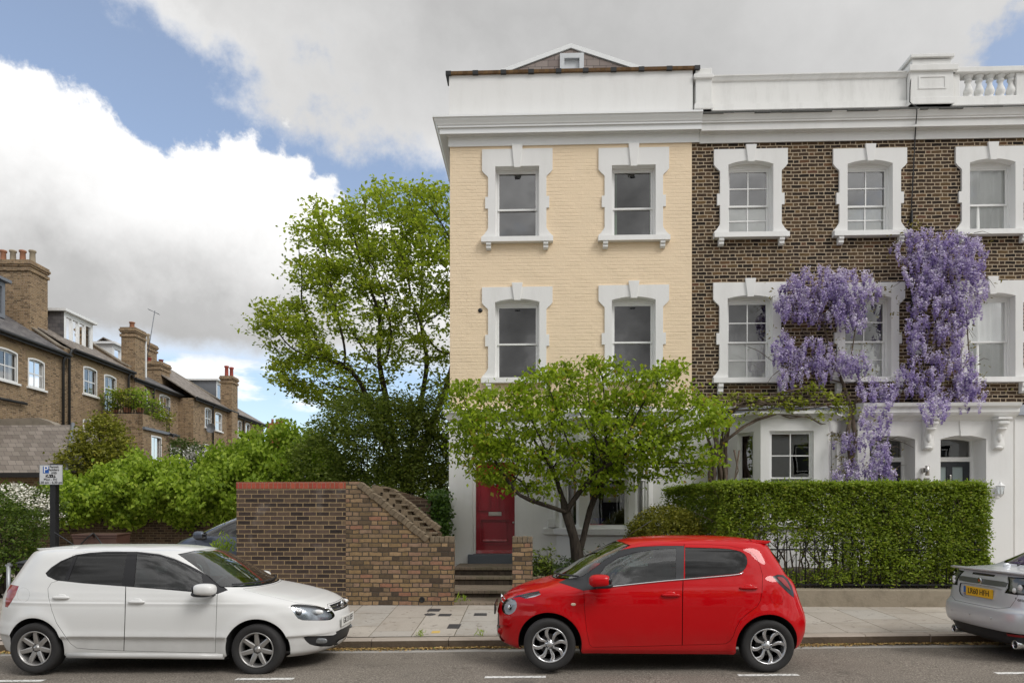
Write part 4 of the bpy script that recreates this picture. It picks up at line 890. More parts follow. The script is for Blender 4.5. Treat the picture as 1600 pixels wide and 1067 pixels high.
    for px, lb, s in ((143, 'brown wheelie bin with sagging lid, left of the pair by the garden wall', -1), (176, 'brown wheelie bin nearer the grey car, right of the pair', 1)):
        r, m = bin_('garden_waste_bin', PX(px, y), y, .27, .60, .62, PZ(150, 829.5, y)-.27, (.085, .042, .032), lb, 'brown bins by the garden wall', .02)
        x = PX(px, y); t = MB(); zt = PZ(150, 832, y)
        t.tube([(x-.28*s, y-.36, zt), (x-.15*s, y-.40, zt-.12), (x+.02*s, y-.44, zt-.32), (x+.10*s, y-.40, zt-.42)], .018, 6); t.build('handle', M['black'], r)
    y = 20.4; a, b = PX(36, y), PX(700, y)
    tag(MB().box(a, b, y, y+.30, -.1, PZ(220, 804.5, y)).build('garden_wall', M['garden_brick']), 'long brown brick garden wall beneath the bright green ivy', 'wall')
street_furniture()
# ---------------------------------------------------------------- receding row of houses on the left
TH = math.radians(0.4)+YAW
def row_houses():
    """row axis: u runs away from the camera, v to the right of the row's wall plane; local frame via R(u, v, z)"""
    ax = Vector((-math.sin(TH), math.cos(TH), 0)); rt = Vector((math.cos(TH), math.sin(TH), 0)); base = rt*-20.0
    # wall plane passes 20 m left of the camera axis
    def R(u, v, z): q = base+ax*u+rt*v; return (q.x, q.y, z)
    def U(px, v=0.0):      # distance along the row of the wall point seen at column px
        rx = (px-HX)/FL; best = None; lo, hi = 5.0, 120.0
        for _ in range(60):
            m = (lo+hi)/2; p = project(np.array(R(m, v, 0.0)))
            if p[0] < px: lo = m
            else: hi = m
        return (lo+hi)/2
    def Z(px, py, v=0.0):
        q = R(U(px, v), v, 0); d = -SN*q[0]+CS*q[1]; return CH-(py-HY)/FL*d
    def box(mb, u0, u1, v0, v1, z0, z1, m=0):
        mb.hexa([R(u0, v1, z0), R(u0, v0, z0), R(u1, v0, z0), R(u1, v1, z0)], [R(u0, v1, z1), R(u0, v0, z1), R(u1, v0, z1), R(u1, v1, z1)], m)
    def wall(mb, u0, u1, z0, z1, holes, v=0.0, t=.25):
        V, T = fill(rect(u0, u1, z0, z1), holes); mb.add([R(a, v, b) for a, b in V], T)
        for lp in holes: k = len(lp); mb.add([R(a, v, b) for a, b in lp]+[R(a, v-t, b) for a, b in lp], [(i, (i+1) % k, k+(i+1) % k, k+i) for i in range(k)])
    def window(root, px0, px1, pyt, pyb, v=0.0, arch_=.07, bars=(2, 2), door=False, mid=None):
        """pyt, pyb measured at the window's middle column"""
        u0, u1 = U(px0, v), U(px1, v); pm = (px0+px1)/2; z0, z1 = Z(pm, pyb, v), Z(pm, pyt, v)
        op = arch(u0, u1, z0, z1, arch_); d = -.07; mb = MB(); f = .055; holes = []
        c, r = bars
        for a in range(c):
            for b in range(r): holes.append(rect(u0+f+(u1-u0-2*f)*a/c+.02, u0+f+(u1-u0-2*f)*(a+1)/c-.02, z0+f+(z1-z0-2*f-arch_)*b/r+.025, z0+f+(z1-z0-2*f-arch_)*(b+1)/r-.025))
        V, T = fill(op, holes); mb.add([R(a, v+d, b) for a, b in V], T)
        ring = [(a, b) for a, b in op]; k = len(ring); mb.add([R(a, v+.012, b) for a, b in ring]+[R(a, v+d, b) for a, b in ring], [(i, (i+1) % k, k+(i+1) % k, k+i) for i in range(k)])
        V, T = fill(op, [arch(u0+.07, u1-.07, z0+.05, z1-.07, arch_*.8)]); mb.add([R(a, v+.012, b) for a, b in V], T)
        if not door: box(mb, u0-.08, u1+.08, v, v+.10, z0-.09, z0-.01)
        w = mb.build('window', M['wood_white'], root)
        MB().quad(R(u0+.05, v+d-.02, z0+.05), R(u1-.05, v+d-.02, z0+.05), R(u1-.05, v+d-.02, z1-.05), R(u0+.05, v+d-.02, z1-.05)).build('glass', M['glass'], w)
        cu = MB()
        for a, b in ((u0+.05, u0+.3), (u1-.28, u1-.05)): cu.quad(R(a, v+d-.10, z0+.05), R(b, v+d-.10, z0+.05), R(b, v+d-.10, z1-.1), R(a, v+d-.10, z1-.1))
        cu.build('curtain', M['curtain'], w)
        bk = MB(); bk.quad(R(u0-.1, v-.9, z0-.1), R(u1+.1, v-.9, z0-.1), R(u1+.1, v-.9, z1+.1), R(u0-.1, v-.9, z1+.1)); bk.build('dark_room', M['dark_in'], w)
        lt = MB(); e = arch(u0-.03, u1+.03, z1-arch_, z1+.26, .08); V, T = fill([(u0-.10, z1-arch_+.0), (u0-.16, z1+.20)]+[(u0-.16+(u1-u0+.32)*i/8, z1+.20+.07*(1-(2*i/8-1)**2)) for i in range(9)]+[(u1+.10, z1-arch_)]+[(p[0], p[1]) for p in arch(u0, u1, z0, z1, arch_)[2:]])
        lt.add([R(a, v+.008, b) for a, b in V], T); lt.build('brick_arch', M['arch_brick'], w)
        return op
    def roof(root, u0, u1, zE, run, rise, mat, v=0.0, over=.22, name='roof'):
        mb = MB(); a, b = v+over, v-run; s = rise/run; z0 = zE-over*s*.0
        mb.hexa([R(u0, a, z0), R(u1, a, z0), R(u1, b, z0+rise), R(u0, b, z0+rise)], [R(u0, a, z0+.07), R(u1, a, z0+.07), R(u1, b, z0+rise+.07), R(u0, b, z0+rise+.07)])
        mb.hexa([R(u0, b, z0+rise), R(u1, b, z0+rise), R(u1, b-run, z0), R(u0, b-run, z0)], [R(u0, b, z0+rise+.07), R(u1, b, z0+rise+.07), R(u1, b-run, z0+.07), R(u0, b-run, z0+.07)])
        o = mb.build(name, mat, root)
        g = MB(); g.tube([R(u0, a+.05, z0+.0), R(u1, a+.05, z0+.0)], .075, 8); box(g, u0, u1, a-.03, a+.0, z0-.14, z0+.03); g.build('gutter', M['gutter'], root); return o
    def pipe(root, px, zt, v=0.0, z0=.5):
        u = U(px, v+.12); MB().tube([R(u, v+.25, zt), R(u, v+.12, zt-.3), R(u, v+.12, z0)], .055, 8).build('downpipe', M['gutter'], root)
    def stack(root, u0, u1, v0, v1, z0, z1, pots, mat='yellow_brick'):
        mb = MB(); box(mb, u0, u1, v0, v1, z0, z1); box(mb, u0-.06, u1+.06, v0-.06, v1+.06, z1-.50, z1-.36); box(mb, u0-.05, u1+.05, v0-.05, v1+.05, z1-.28, z1-.0); box(mb, u0-.09, u1+.09, v0-.09, v1+.09, z1-.20, z1-.10)
        o = mb.build('chimney', M[mat], root)
        for du, dv, h, m in pots:
            p = R(u0+(u1-u0)*du, v0+(v1-v0)*dv, z1-.02); r = .14
            MB().lathe([(r*1.0, 0), (r*.9, h*.15), (r*.82, h*.8), (r*1.1, h*.86), (r*1.1, h*.97), (r*.8, h), (r*.7, h*.7)], p, n=14).build('chimney_pot', M[m], o)
        return o
    def party(root, u, zE, run, rise, v=0.0, t=.34, up=.38, start=.0):
        pts = [(start, zE-.7), (start, zE+up-.05), (start-.35, zE+up+.1), (-run, zE+rise+up), (-run, zE-.7)]
        mb = MB(); n = len(pts); A = [R(u-t/2, v+a, b) for a, b in pts]; B = [R(u+t/2, v+a, b) for a, b in pts]
        mb.add(A+B, [tuple(range(n)), tuple(range(n, 2*n))[::-1]]+[(i, (i+1) % n, n+(i+1) % n, n+i) for i in range(n)])
        mb.build('party_wall', M['yellow_brick'], root)
        c = MB(); A = [R(u-t/2-.05, v+a, b) for a, b in pts[1:4]]; B = [R(u+t/2+.05, v+a, b) for a, b in pts[1:4]]; up_ = [(x, y, z+.07) for x, y, z in A], [(x, y, z+.07) for x, y, z in B]
        for i in range(2): c.hexa([A[i], A[i+1], B[i+1], B[i]], [up_[0][i], up_[0][i+1], up_[1][i+1], up_[1][i]])
        c.build('party_coping', M['coping_stone'], root)
    def dormer(root, u0, u1, v0, v1, z0, z1, n, side='slate', frame='upvc'):
        mb = MB(); holes = []
        W = u1-u0
        for i in range(n): holes.append(rect(u0+.12+(W-.24)*i/n+.05, u0+.12+(W-.24)*(i+1)/n-.05, z0+.16, z1-.22))
        V, T = fill(rect(u0, u1, z0, z1), holes); mb.add([R(a, v1, b) for a, b in V], T)
        for lp in holes: mb.add([R(a, v1, b) for a, b in lp]+[R(a, v1-.08, b) for a, b in lp], [(i, (i+1) % 4, 4+(i+1) % 4, 4+i) for i in range(4)])
        box(mb, u0-.15, u1+.15, v0, v1+.18, z1, z1+.12)
        d = mb.build('dormer', M[frame], root); g = MB()
        for lp in holes: g.quad(*[R(a, v1-.07, b) for a, b in lp])
        g.build('glass', M['glass'], d)
        s = MB(); s.quad(R(u0, v1, z0), R(u0, v0, z0), R(u0, v0, z1), R(u0, v1, z1)); s.quad(R(u1, v1, z0), R(u1, v0, z0), R(u1, v0, z1), R(u1, v1, z1)); s.quad(R(u0, v1-.9, z0), R(u1, v1-.9, z0), R(u1, v1-.9, z1), R(u0, v1-.9, z1)); s.build('dormer_cheek', M[side], d)
    grp = 'row of old brick houses on the left'
    def house(u0, u1, zE, label, holes, v=0.0, face=True):
        root = thing('terraced_house', R((u0+u1)/2, v-3, .2), label, 'house', grp)
        mb = MB(); wall(mb, u0, u1, -.3, zE+.05, holes, v)
        mb.quad(R(u0, v, -.3), R(u0, v-8, -.3), R(u0, v-8, zE), R(u0, v, zE)); mb.quad(R(u1, v, -.3), R(u1, v-8, -.3), R(u1, v-8, zE), R(u1, v, zE)); mb.quad(R(u0, v-8, -.3), R(u1, v-8, -.3), R(u1, v-8, zE), R(u0, v-8, zE))
        mb.build('wall', M['yellow_brick'], root); return root
    def hole(px0, px1, pyt, pyb, v=0.0): pm = (px0+px1)/2; return arch(U(px0, v), U(px1, v), Z(pm, pyb, v), Z(pm, pyt, v), .07)
    # first house
    w1 = [(-8, 27.5, 544, 594.5), (43.5, 69.5, 560.5, 606.5)]; uA, uB, uC = 16.0, U(105), U(204)
    zE = Z(60, 541); r = house(uA, uB, zE, 'nearest stock brick house of the left row with the tall broad chimney', [hole(*w) for w in w1])
    for w in w1: window(r, *w, bars=(2, 2))
    roof(r, uA, uB-.15, zE, 5.2, 3.4, M['slate']); pipe(r, 99, zE); party(r, uB, zE, 5.2, 3.4)
    stack(r, uB-.35, uB+.85, -4.6, -1.45, zE+.6, 13.25, [(.3, .40+.14*i, .58, 'terracotta' if i % 2 else 'buff_pot') for i in range(5)])
    dormer(r, uB-4.9, U(8, -1.5), -4, -1.5, zE+1.2, zE+2.75, 2, 'lead', 'lead')
    MB().tube([R(U(-6), .12, Z(10, 626)), R(U(37), .12, Z(37, 631))], .06, 8).build('waste_pipe', M['gutter'], r)
    # second house
    w2 = [(130, 151.5, 573.5, 617), (162.5, 181.5, 586, 643), (129.5, 150, 655, 684)]
    zE2 = Z(150, 562.5); r = house(uB, uC, zE2, 'second house of the left row with a white dormer and roof terrace door', [hole(*w) for w in w2])
    window(r, *w2[0]); window(r, *w2[1], bars=(2, 3), door=True); window(r, *w2[2])
    roof(r, uB+.15, uC, zE2, 5.2, 3.2, M['slate_warm']); pipe(r, 108.5, zE2); pipe(r, 201, zE2); party(r, uC, zE2, 5.2, 3.2)
    dormer(r, U(100, -1.3), U(145, -1.3), -4.3, -1.3, zE2+.75, zE2+2.25, 4, 'slate', 'upvc')
    g = MB(); g.hexa([R(uB+.2, -4.9, zE2+2.6), R(uB+1.6, -4.9, zE2+2.6), R(uB+1.6, -2.7, zE2+2.4), R(uB+.2, -2.7, zE2+2.4)], [R(uB+.5, -4.2, zE2+3.6), R(uB+1.4, -4.2, zE2+3.6), R(uB+1.4, -3.6, zE2+3.6), R(uB+.5, -3.6, zE2+3.6)]); g.build('roof_gable', M['terracotta'], r)
    # third house, with the tall narrow stack on its near end
    uD = U(302); zE3 = Z(258, 611); w3 = [(223.5, 230, 606, 632), (249, 265.5, 617, 650)]
    r = house(uC, uD, zE3, 'third house of the left row behind the roof terrace with a tall narrow chimney', [hole(*w) for w in w3])
    for w in w3: window(r, *w)
    roof(r, uC, uD, zE3, 5.0, 2.8, M['slate']); pipe(r, 240, zE3)
    stack(r, uC+.1, uC+1.1, -.55, .18, .2, Z(207, 512), [(.45, .45, .42, 'terracotta')])
    MB().box(*(lambda p: (p[0]-.06, p[0]+.06, p[1]-.05, p[1]+.05, zE3+.3, Z(222, 522)))(R(uC+1.25, .12, 0))).build('white_flue', M['upvc'], r)
    dormer(r, U(176, -2.0), U(191, -2.0), -4, -2.0, zE2+.6, zE2+2.0, 1, 'upvc', 'upvc')
    stack(r, uD-2.2, uD-1.0, -2.2, -1.0, zE3+.4, Z(262, 575, -1.5), [(.3, .3, .3, 'red_pot'), (.7, .7, .3, 'red_pot')])
    stack(r, uD-1.0, uD+.2, -4.0, -2.9, zE3+1.2, Z(240, 556, -3), [(.3, .5, .2, 'terracotta'), (.7, .5, .2, 'terracotta')])
    ae = MB(); q = Vector(R(uD-2, -1.9, 0)); ae.tube([(q.x, q.y, 11.2), (q.x+.5, q.y, 14.2)], .025, 5)
    for k in range(5): ae.tube([(q.x+.50+.12*k-.3, q.y-.25, 14.25-.06*k), (q.x+.50+.12*k-.3, q.y+.25, 14.25-.06*k)], .012, 4)
    ae.tube([(q.x+.1, q.y, 14.28), (q.x+.75, q.y, 14.0)], .015, 4); ae.build('aerial', M['lead'], r)
    # fourth house stands forward
    v4 = .9; uE = U(302, v4); uF = U(366, v4); zE4 = Z(330, 632, v4); w4 = [(320, 330, 637, 668, v4), (336, 346.5, 644.5, 673, v4), (318, 329, 694, 714, v4)]
    r = house(uE, uF, zE4, 'fourth house of the left row standing forward with red chimney pots and dish', [hole(*w) for w in w4], v4)
    for w in w4: window(r, *w[:4], v=v4)
    roof(r, uE-.1, uF, zE4, 5.4, 3.6, M['slate_warm'], v4); pipe(r, 333, zE4, v4); party(r, uF, zE4, 5.4, 3.2, v4)
    stack(r, uF-1.2, uF-.2, v4-.45, v4+.32, .2, Z(361, 590, v4), [(.25, .4, .75, 'red_pot'), (.7, .6, .75, 'red_pot')])
    stack(r, uE+3.2, uE+4.5, -5.0, -3.6, zE4+2.2, Z(291, 567, -4), [(.3, .3, .55, 'buff_pot'), (.7, .7, .75, 'buff_pot')])
    dormer(r, uF+.6, uF+3.4, -3.4, -.6, zE4+.9, zE4+2.4, 3, 'lead', 'upvc')
    d = R(U(321, v4), v4+.35, Z(321, 669, v4)); MB().lathe([(0, .05), (.2, .02), (.30, -.05), (.31, -.05), (.2, .05), (0, .08)], d, 'y', 18).build('satellite_dish', M['lead'], r)
    # fifth
    w5 = [(371.5, 377.5, 657, 683), (383.5, 390, 661, 686)]; zE5 = Z(390, 657); uG = U(412)
    r = house(uF+.1, uG, zE5, 'farthest visible house of the left row beside the big tree', [hole(*w) for w in w5])
    for w in w5: window(r, *w)
    roof(r, uF+.9, uG+.3, zE5, 5, 3.0, M['slate_warm']); pipe(r, 381, zE5)
    # brick extension with a roof terrace
    ve = 2.2; u0, u1 = U(152), U(271, ve); zt = Z(225, 647, ve); r = thing('house_extension', R(u0, 1, .2), 'square brick extension with planted roof terrace before the second house', 'building')
    mb = MB(); um = u0; wv = (242-2, 242, 0, 0)
    hs = hole(236, 252, 681, 722, ve); wall(mb, um, u1, -.3, zt-.6, [hs], ve); mb.quad(R(um, 0, -.3), R(um, ve, -.3), R(um, ve, zt), R(um, 0, zt)); mb.quad(R(u1, 0, -.3), R(u1, ve, -.3), R(u1, ve, zt-.6), R(u1, 0, zt-.6))
    box(mb, um, um+2.3, ve-.25, ve+.004, zt-.6, zt); mb.build('wall', M['yellow_brick'], r); window(r, 236, 252, 681, 722, v=ve, arch_=.01, bars=(2, 1))
    box(b := MB(), um, u1+.1, 0, ve+.12, zt-.75, zt-.62); b.build('terrace_deck', M['lead'], r)
    g = MB(); g.tube([R(u0+2.4, ve+.2, zt-.72), R(u1+.2, ve+.2, zt-.72)], .07, 8); g.build('gutter', M['gutter'], r); pipe(r, 268, zt-.7, ve)
    rl = MB()
    def bars(a, b, z0, z1, n):
        a, b = Vector(a), Vector(b); up = Vector((0, 0, 1))
        for h in (z0+.08, z1): rl.tube([a+up*h, b+up*h], .022, 5)
        for i in range(n+1): q = a+(b-a)*i/n; rl.tube([q+up*z0, q+up*z1], .014, 5)
    bars(R(um+.1, .3, 0), R(um+.1, ve-.1, 0), zt-.02, zt+.95, 14); bars(R(um+.1, ve-.1, 0), R(u1-.2, ve-.1, 0), zt-.6, zt+.75, 24); rl.build('railing', M['gutter'], r)
    TERR.update(a=R(um+.35, .5, zt), b=R(um+.35, ve-.3, zt), c=R(u1-.4, ve-.3, zt-.5))
    # low building with a hipped slate roof
    y = 21.5; ze = PZ(60, 738, y); xr = PX(104, y); r = thing('outbuilding', (xr-3, y+2, .2), 'low brick outbuilding with hipped slate roof at the left edge', 'building')
    MB().box(xr-14, xr-.3, y+.35, y+5, -.3, ze).build('wall', M['yellow_brick'], r)
    zr_ = PZ(60, 664, y+3.4); hp = MB(); k = xr-2.15
    A = [(xr-14, y, ze), (xr, y, ze), (xr+.3, y+5.4, ze+.4), (k, y+3.4, zr_), (xr-14, y+3.4, zr_)]
    hp.add(A, [(0, 1, 3, 4), (1, 2, 3)]); hp.add([(x, yy, z-.06) for x, yy, z in A], [(0, 1, 3, 4), (1, 2, 3)]); hp.build('roof', M['slate_warm'], r, 0, False)
    MB().tube([(xr+.02, y-.02, ze+.05), (k, y+3.4, zr_+.04)], .07, 6).build('hip_ridge', M['lead'], r)
    g = MB(); g.box(xr-14, xr+.05, y-.10, y+.05, ze-.16, ze-.01); g.build('gutter', M['gutter'], r)
    cw = MB(); q0, q1, q2, q3 = P(-60, 657, y+4), P(62, 653, y+4), P(80, 659, y+4), P(150, 700, y+4)
    for a, b in ((q0, q1), (q1, q2), (q2, q3)): cw.hexa([(a.x, a.y-.1, a.z-.35), (b.x, b.y-.1, b.z-.35), (b.x, b.y+.4, b.z-.35), (a.x, a.y+.4, a.z-.35)], [(a.x, a.y-.1, a.z), (b.x, b.y-.1, b.z), (b.x, b.y+.4, b.z), (a.x, a.y+.4, a.z)])
    cw.build('curved_coping', M['coping_stone'], r)
    MB().prism([(q0.x, -.3), (q3.x, -.3), (q3.x, q3.z-.34), (q2.x, q2.z-.34), (q1.x, q1.z-.34), (q0.x, q0.z-.34)], y+4, y+4.3).build('parapet_wall', M['yellow_brick'], r)
    # white rendered wall with a sloping coping
    y = 33; a, b, c, d_ = P(266, 690, y), P(280, 690, y), P(333, 722, y), P(333, 760, y); q = thing('rendered_wall', (a.x, y, 0), 'white rendered garden wall with a sloping brick coping among the houses', 'wall')
    MB().prism([(a.x, 0), (c.x, 0), (c.x, c.z), (b.x, b.z), (a.x, a.z)], y, y+.3).build('render', M['white'], q)
    m = MB(); m.hexa([(b.x-.6, y-.08, b.z), (c.x, y-.08, c.z), (c.x, y+.38, c.z), (b.x-.6, y+.38, b.z)], [(b.x-.6, y-.08, b.z+.3), (c.x, y-.08, c.z+.22), (c.x, y+.38, c.z+.22), (b.x-.6, y+.38, b.z+.3)]); m.build('coping', M['garden_brick'], q)
    # red pots of a far chimney past the row
    y = 75.0; p = P(430, 662, y); q = thing('chimney_stack', (p.x, y, p.z-6), 'distant red chimney stack just past the end of the row', 'chimney'); MB().box(p.x-.9, p.x+.9, y, y+1, 0, p.z+.1).build('stack', M['red_brick'], q)
    for i in range(3): MB().lathe([(.16, 0), (.13, .4), (.15, .5)], (p.x-.5+.5*i, y+.5, p.z+.1), n=10).build('chimney_pot', M['terracotta'], q)
TERR = {}
M['arch_brick'] = flat('gauged_brick_arch', (.26, .19, .11), .9, var=.3, scale=8)
row_houses()
# ---------------------------------------------------------------- cars
def pchip(x, y, q):
    x, y = np.asarray(x, float), np.asarray(y, float); h = np.diff(x); d = np.diff(y)/h; m = np.zeros_like(y); m[0], m[-1] = d[0], d[-1]
    for i in range(1, len(x)-1):
        if d[i-1]*d[i] > 0: w1, w2 = 2*h[i]+h[i-1], h[i]+2*h[i-1]; m[i] = (w1+w2)/(w1/d[i-1]+w2/d[i])
    i = np.clip(np.searchsorted(x, q)-1, 0, len(x)-2); t = (q-x[i])/h[i]
    return y[i]*(2*t**3-3*t**2+1)+h[i]*m[i]*(t**3-2*t**2+t)+y[i+1]*(-2*t**3+3*t**2)+h[i]*m[i+1]*(t**3-t**2)
def paint(name, col, rough=.25, metal=0.0, dirty=.30):
    m = NT(name); m.bsdf.inputs['Coat Weight'].default_value = .65; m.bsdf.inputs['Coat Roughness'].default_value = .02
    X, Y, Z = m.xyz(); dirt = m.math('MULTIPLY', m.mrange(m.math('ADD', Z, m.math('MULTIPLY_ADD', m.noise(5, 5), .25, -.12)), .50, .22), dirty)
    c = m.mix(dirt, col, (.16, .14, .12))
    return m.fin(c, rough, metal, .04)
M['rubber'] = flat('tyre_rubber', (.020, .019, .019), .8, var=.25, scale=20)
M['alloy'] = flat('silver_alloy', (.42, .41, .40), .32, .75, var=.15)
M['alloy_bright'] = flat('machined_alloy', (.58, .58, .59), .25, .85, var=.06)
M['gloss_black'] = flat('gloss_black', (.008, .008, .01), .15)
M['trim_black'] = flat('black_plastic_trim', (.022, .023, .026), .5)
M['well'] = flat('wheel_well_black', (.006, .006, .006), .95)
M['chrome'] = flat('chrome', (.75, .76, .78), .12, 1, var=.03)
M['lamp_in'] = flat('lamp_reflector', (.80, .82, .84), .3, .1, var=.35, scale=16)
M['lamp_red'] = flat('red_lamp', (.26, .003, .007), .12, coat=.5, var=.25, scale=12)
M['brake'] = flat('rusty_brake_disc', (.05, .045, .042), .6, .5)
M['lamp_dark'] = flat('smoked_reflector', (.34, .36, .39), .18, .6, var=.7, scale=11)
M['fog'] = flat('fog_lamp_glass', (.22, .23, .24), .15, .4, var=.6, scale=25)
M['seat'] = flat('dark_seat_cloth', (.03, .03, .032), .9)
M['plate_white'] = flat('white_number_plate', (.78, .78, .75), .35, var=.02)
M['plate_yellow'] = flat('yellow_number_plate', (.80, .46, .015), .35, var=.02)
M['ink'] = flat('plate_black', (.01, .01, .011), .4)
class Car:
    """body as stacked plan outlines: rows (z, x_rear, x_front, half width, n_rear, n_front, bow_rear, bow_front); t runs from
    the rear centre (0) round the flank to the front centre (1), v from sill to roof ridge"""
    def __init__(s, rows, L, X0, Yc, z0, head, wheels, wr, flare=.018):
        s.R = np.array(rows, float); s.L, s.X0, s.Yc, s.z0, s.head, s.wheels, s.wr, s.fl = L, X0, Yc, z0, head, wheels, wr, flare
        dz = np.diff(s.R[:, 0]); dx = np.diff(s.R[:, 2]); dw = np.diff(s.R[:, 3]); dr = np.diff(s.R[:, 1])
        c = np.concatenate([[0], np.cumsum(np.sqrt(dz**2+.30*dx**2+dw**2+.2*dr**2)+.004)]); s.LV = c[-1]; s.vr = c/c[-1]
        a, w, n = L/2, .82, 4.5; ph = np.linspace(math.pi, 0, 2001); r = (np.abs(np.cos(ph)/a)**n+np.abs(np.sin(ph)/w)**n)**(-1/n)
        x, y = r*np.cos(ph), r*np.sin(ph); l = np.concatenate([[0], np.cumsum(np.hypot(np.diff(x), np.diff(y)))]); s.LT = l[-1]; s.ts = l/l[-1]; s.ph = ph
        s.gt, s.gv = np.meshgrid(np.linspace(0, 1, 520), np.linspace(0, .995, 340), indexing='ij'); s.gp = s.S(s.gt, s.gv); s.gn = s.N(s.gt, s.gv)
        s.gw = s.world(s.gp); s.gpx = project(s.gw)
    def S(s, t, v):
        t = np.asarray(t, float); v = np.clip(np.asarray(v, float), 0, 1); q = [pchip(s.vr, s.R[:, k], v) for k in range(8)]
        z, xr, xf, w, nr, nf, br, bf = q; p = np.interp(t, s.ts, s.ph); c, sn = np.cos(p), np.maximum(np.sin(p), 1e-9); n = np.where(c > 0, nf, nr)
        xm, a = (xr+xf)/2, np.maximum((xf-xr)/2, .01); r = (np.abs(c/a)**n+np.abs(sn/np.maximum(w, .004))**n)**(-1/n)
        x, y = xm+r*c, r*sn; f = np.clip((np.abs(x-xm)/a-.3)/.7, 0, 1)
        x = x-np.where(c > 0, bf, -br)*(y/np.maximum(w, .004))**2*f**1.5
        for wx in s.wheels:
            d = np.hypot(x-wx, z-s.wr); y = y+s.fl*np.exp(-((d-s.wr*1.26)/.075)**2)*np.clip((y/np.maximum(w, .01)-.8)/.15, 0, 1)*(z < .95)
        return np.stack([x, y, z], -1)
    def N(s, t, v, e=2.5e-3):
        du = s.S(np.clip(t+e, 0, 1), v)-s.S(np.clip(t-e, 0, 1), v); dv = s.S(t, np.clip(v+e, 0, .997))-s.S(t, np.clip(v-e, 0, .99))
        n = np.cross(dv, du); l = np.linalg.norm(n, axis=-1, keepdims=True); return n/np.maximum(l, 1e-9)

    def world(s, p, side=1):
        return np.stack([s.X0+s.head*p[..., 0], s.Yc-side*p[..., 1], s.z0+p[..., 2]], -1)
    def _inv(s, A, B, a, b, ok, fn):
        d = np.where(ok, (A-a)**2+(B-b)**2, 1e9); k = np.unravel_index(np.argmin(d), d.shape); t, v = s.gt[k], s.gv[k]
        for _ in range(4):
            f0 = fn(t, v); e = 1e-3; ft = (fn(t+e if t < .99 else t-e, v)-f0)/(e if t < .99 else -e); fv = (fn(t, v+e if v < .99 else v-e)-f0)/(e if v < .99 else -e)
            J = np.array([ft, fv]).T; r = np.array([a, b])-f0
            if abs(np.linalg.det(J)) < 1e-9: break
            st = np.linalg.solve(J, r); st = np.clip(st, -.01, .01); t, v = float(np.clip(t+st[0], 0, 1)), float(np.clip(v+st[1], 0, .99))
        return t, v
    def px(s, x, y):
        cd = s.gw-np.array([0, 0, CH]); wn = np.stack([s.head*s.gn[..., 0], -s.gn[..., 1], s.gn[..., 2]], -1); ok = (cd*wn).sum(-1) < .02
        return s._inv(s.gpx[..., 0], s.gpx[..., 1], x, y, ok, lambda t, v: project(s.world(s.S(t, v))))
    def xz(s, x, z):
        ok = s.gp[..., 1] > .62*np.interp(z, s.R[:9, 0], s.R[:9, 3]); return s._inv(s.gp[..., 0]*1.0, s.gp[..., 2]*1.0, x, z, ok, lambda t, v: s.S(t, v)[[0, 2]])
    def yz(s, y, z, front=True):
        ok = (s.gt > .6) if front else (s.gt < .4); return s._inv(s.gp[..., 1]*1.0, s.gp[..., 2]*1.0, y, z, ok, lambda t, v: s.S(t, v)[[1, 2]])
    def poly(s, pts, mode='px', step=9.0, smooth=0):
        """pixel (or metre) polygon -> polygon in (t, v); entries ('c', z) / ('r', z) are points on the front / rear centre line"""
        out = []; dense = []
        for i, p in enumerate(pts):
            dense.append(p); q = pts[(i+1) % len(pts)]
            if not smooth and not isinstance(p[0], str) and not isinstance(q[0], str):
                n = int(math.dist(p, q)/5)
                dense += [(p[0]+(q[0]-p[0])*j/(n+1), p[1]+(q[1]-p[1])*j/(n+1)) for j in range(1, n+1)]
        for p in dense:
            if p[0] == 'c': out.append((1.0, s.yz(0.0, p[1])[1]))
            elif p[0] == 'r': out.append((0.0, s.yz(0.0, p[1], False)[1]))
            elif p[0] == 'y': out.append(s.yz(p[1], p[2]))
            elif p[0] == 'b': out.append(s.yz(p[1], p[2], False))
            elif p[0] == 'tv': out.append((p[1], p[2]))
            elif p[0] == 'xz': out.append(s.xz(p[1], p[2]))
            else: out.append(s.px(*p))
        out = [(-.02 if a < 1e-6 else 1.02 if a > 1-1e-6 else a, b) for a, b in out]
        for _ in range(smooth):
            o2 = []
            for i in range(len(out)):
                a, b = np.array(out[i]), np.array(out[(i+1) % len(out)]); o2 += [tuple(a*.75+b*.25), tuple(a*.25+b*.75)]
            out = o2
        res = []
        for i in range(len(out)):
            a, b = np.array(out[i]), np.array(out[(i+1) % len(out)]); n = max(1, int(np.hypot((b-a)[0]*s.LT, (b-a)[1]*s.LV)/.05)); res += [tuple(a+(b-a)*k/n) for k in range(n)]
        return res
    def inset(s, poly, d):
        sc = np.array([s.LT, s.LV]); q = np.array(poly)*sc; n = len(q); ar = .5*sum(q[i][0]*q[(i+1) % n][1]-q[(i+1) % n][0]*q[i][1] for i in range(n)); sg = 1 if ar > 0 else -1; out = []
        for i in range(n):
            e0 = q[i]-q[i-1]; e1 = q[(i+1) % n]-q[i]; e0 = e0/max(np.linalg.norm(e0), 1e-9); e1 = e1/max(np.linalg.norm(e1), 1e-9)
            n0 = np.array([-e0[1], e0[0]])*sg; n1 = np.array([-e1[1], e1[0]])*sg; b = n0+n1; l = max(b@b, .4); out.append(tuple((q[i]+b*2*d/l)/sc))
        return out
    def arch(s, wx, r, zsill=0.0):
        pts = []
        for a in np.linspace(-.20, math.pi+.20, 36):
            x, z = wx+r*math.cos(a), s.wr+r*math.sin(a)
            if z > s.R[0, 0]+.012: pts.append(s.xz(x, z))
        p0, p1 = pts[0], pts[-1]; return pts, [(p0[0], -.02)]+pts+[(p1[0], -.02)]
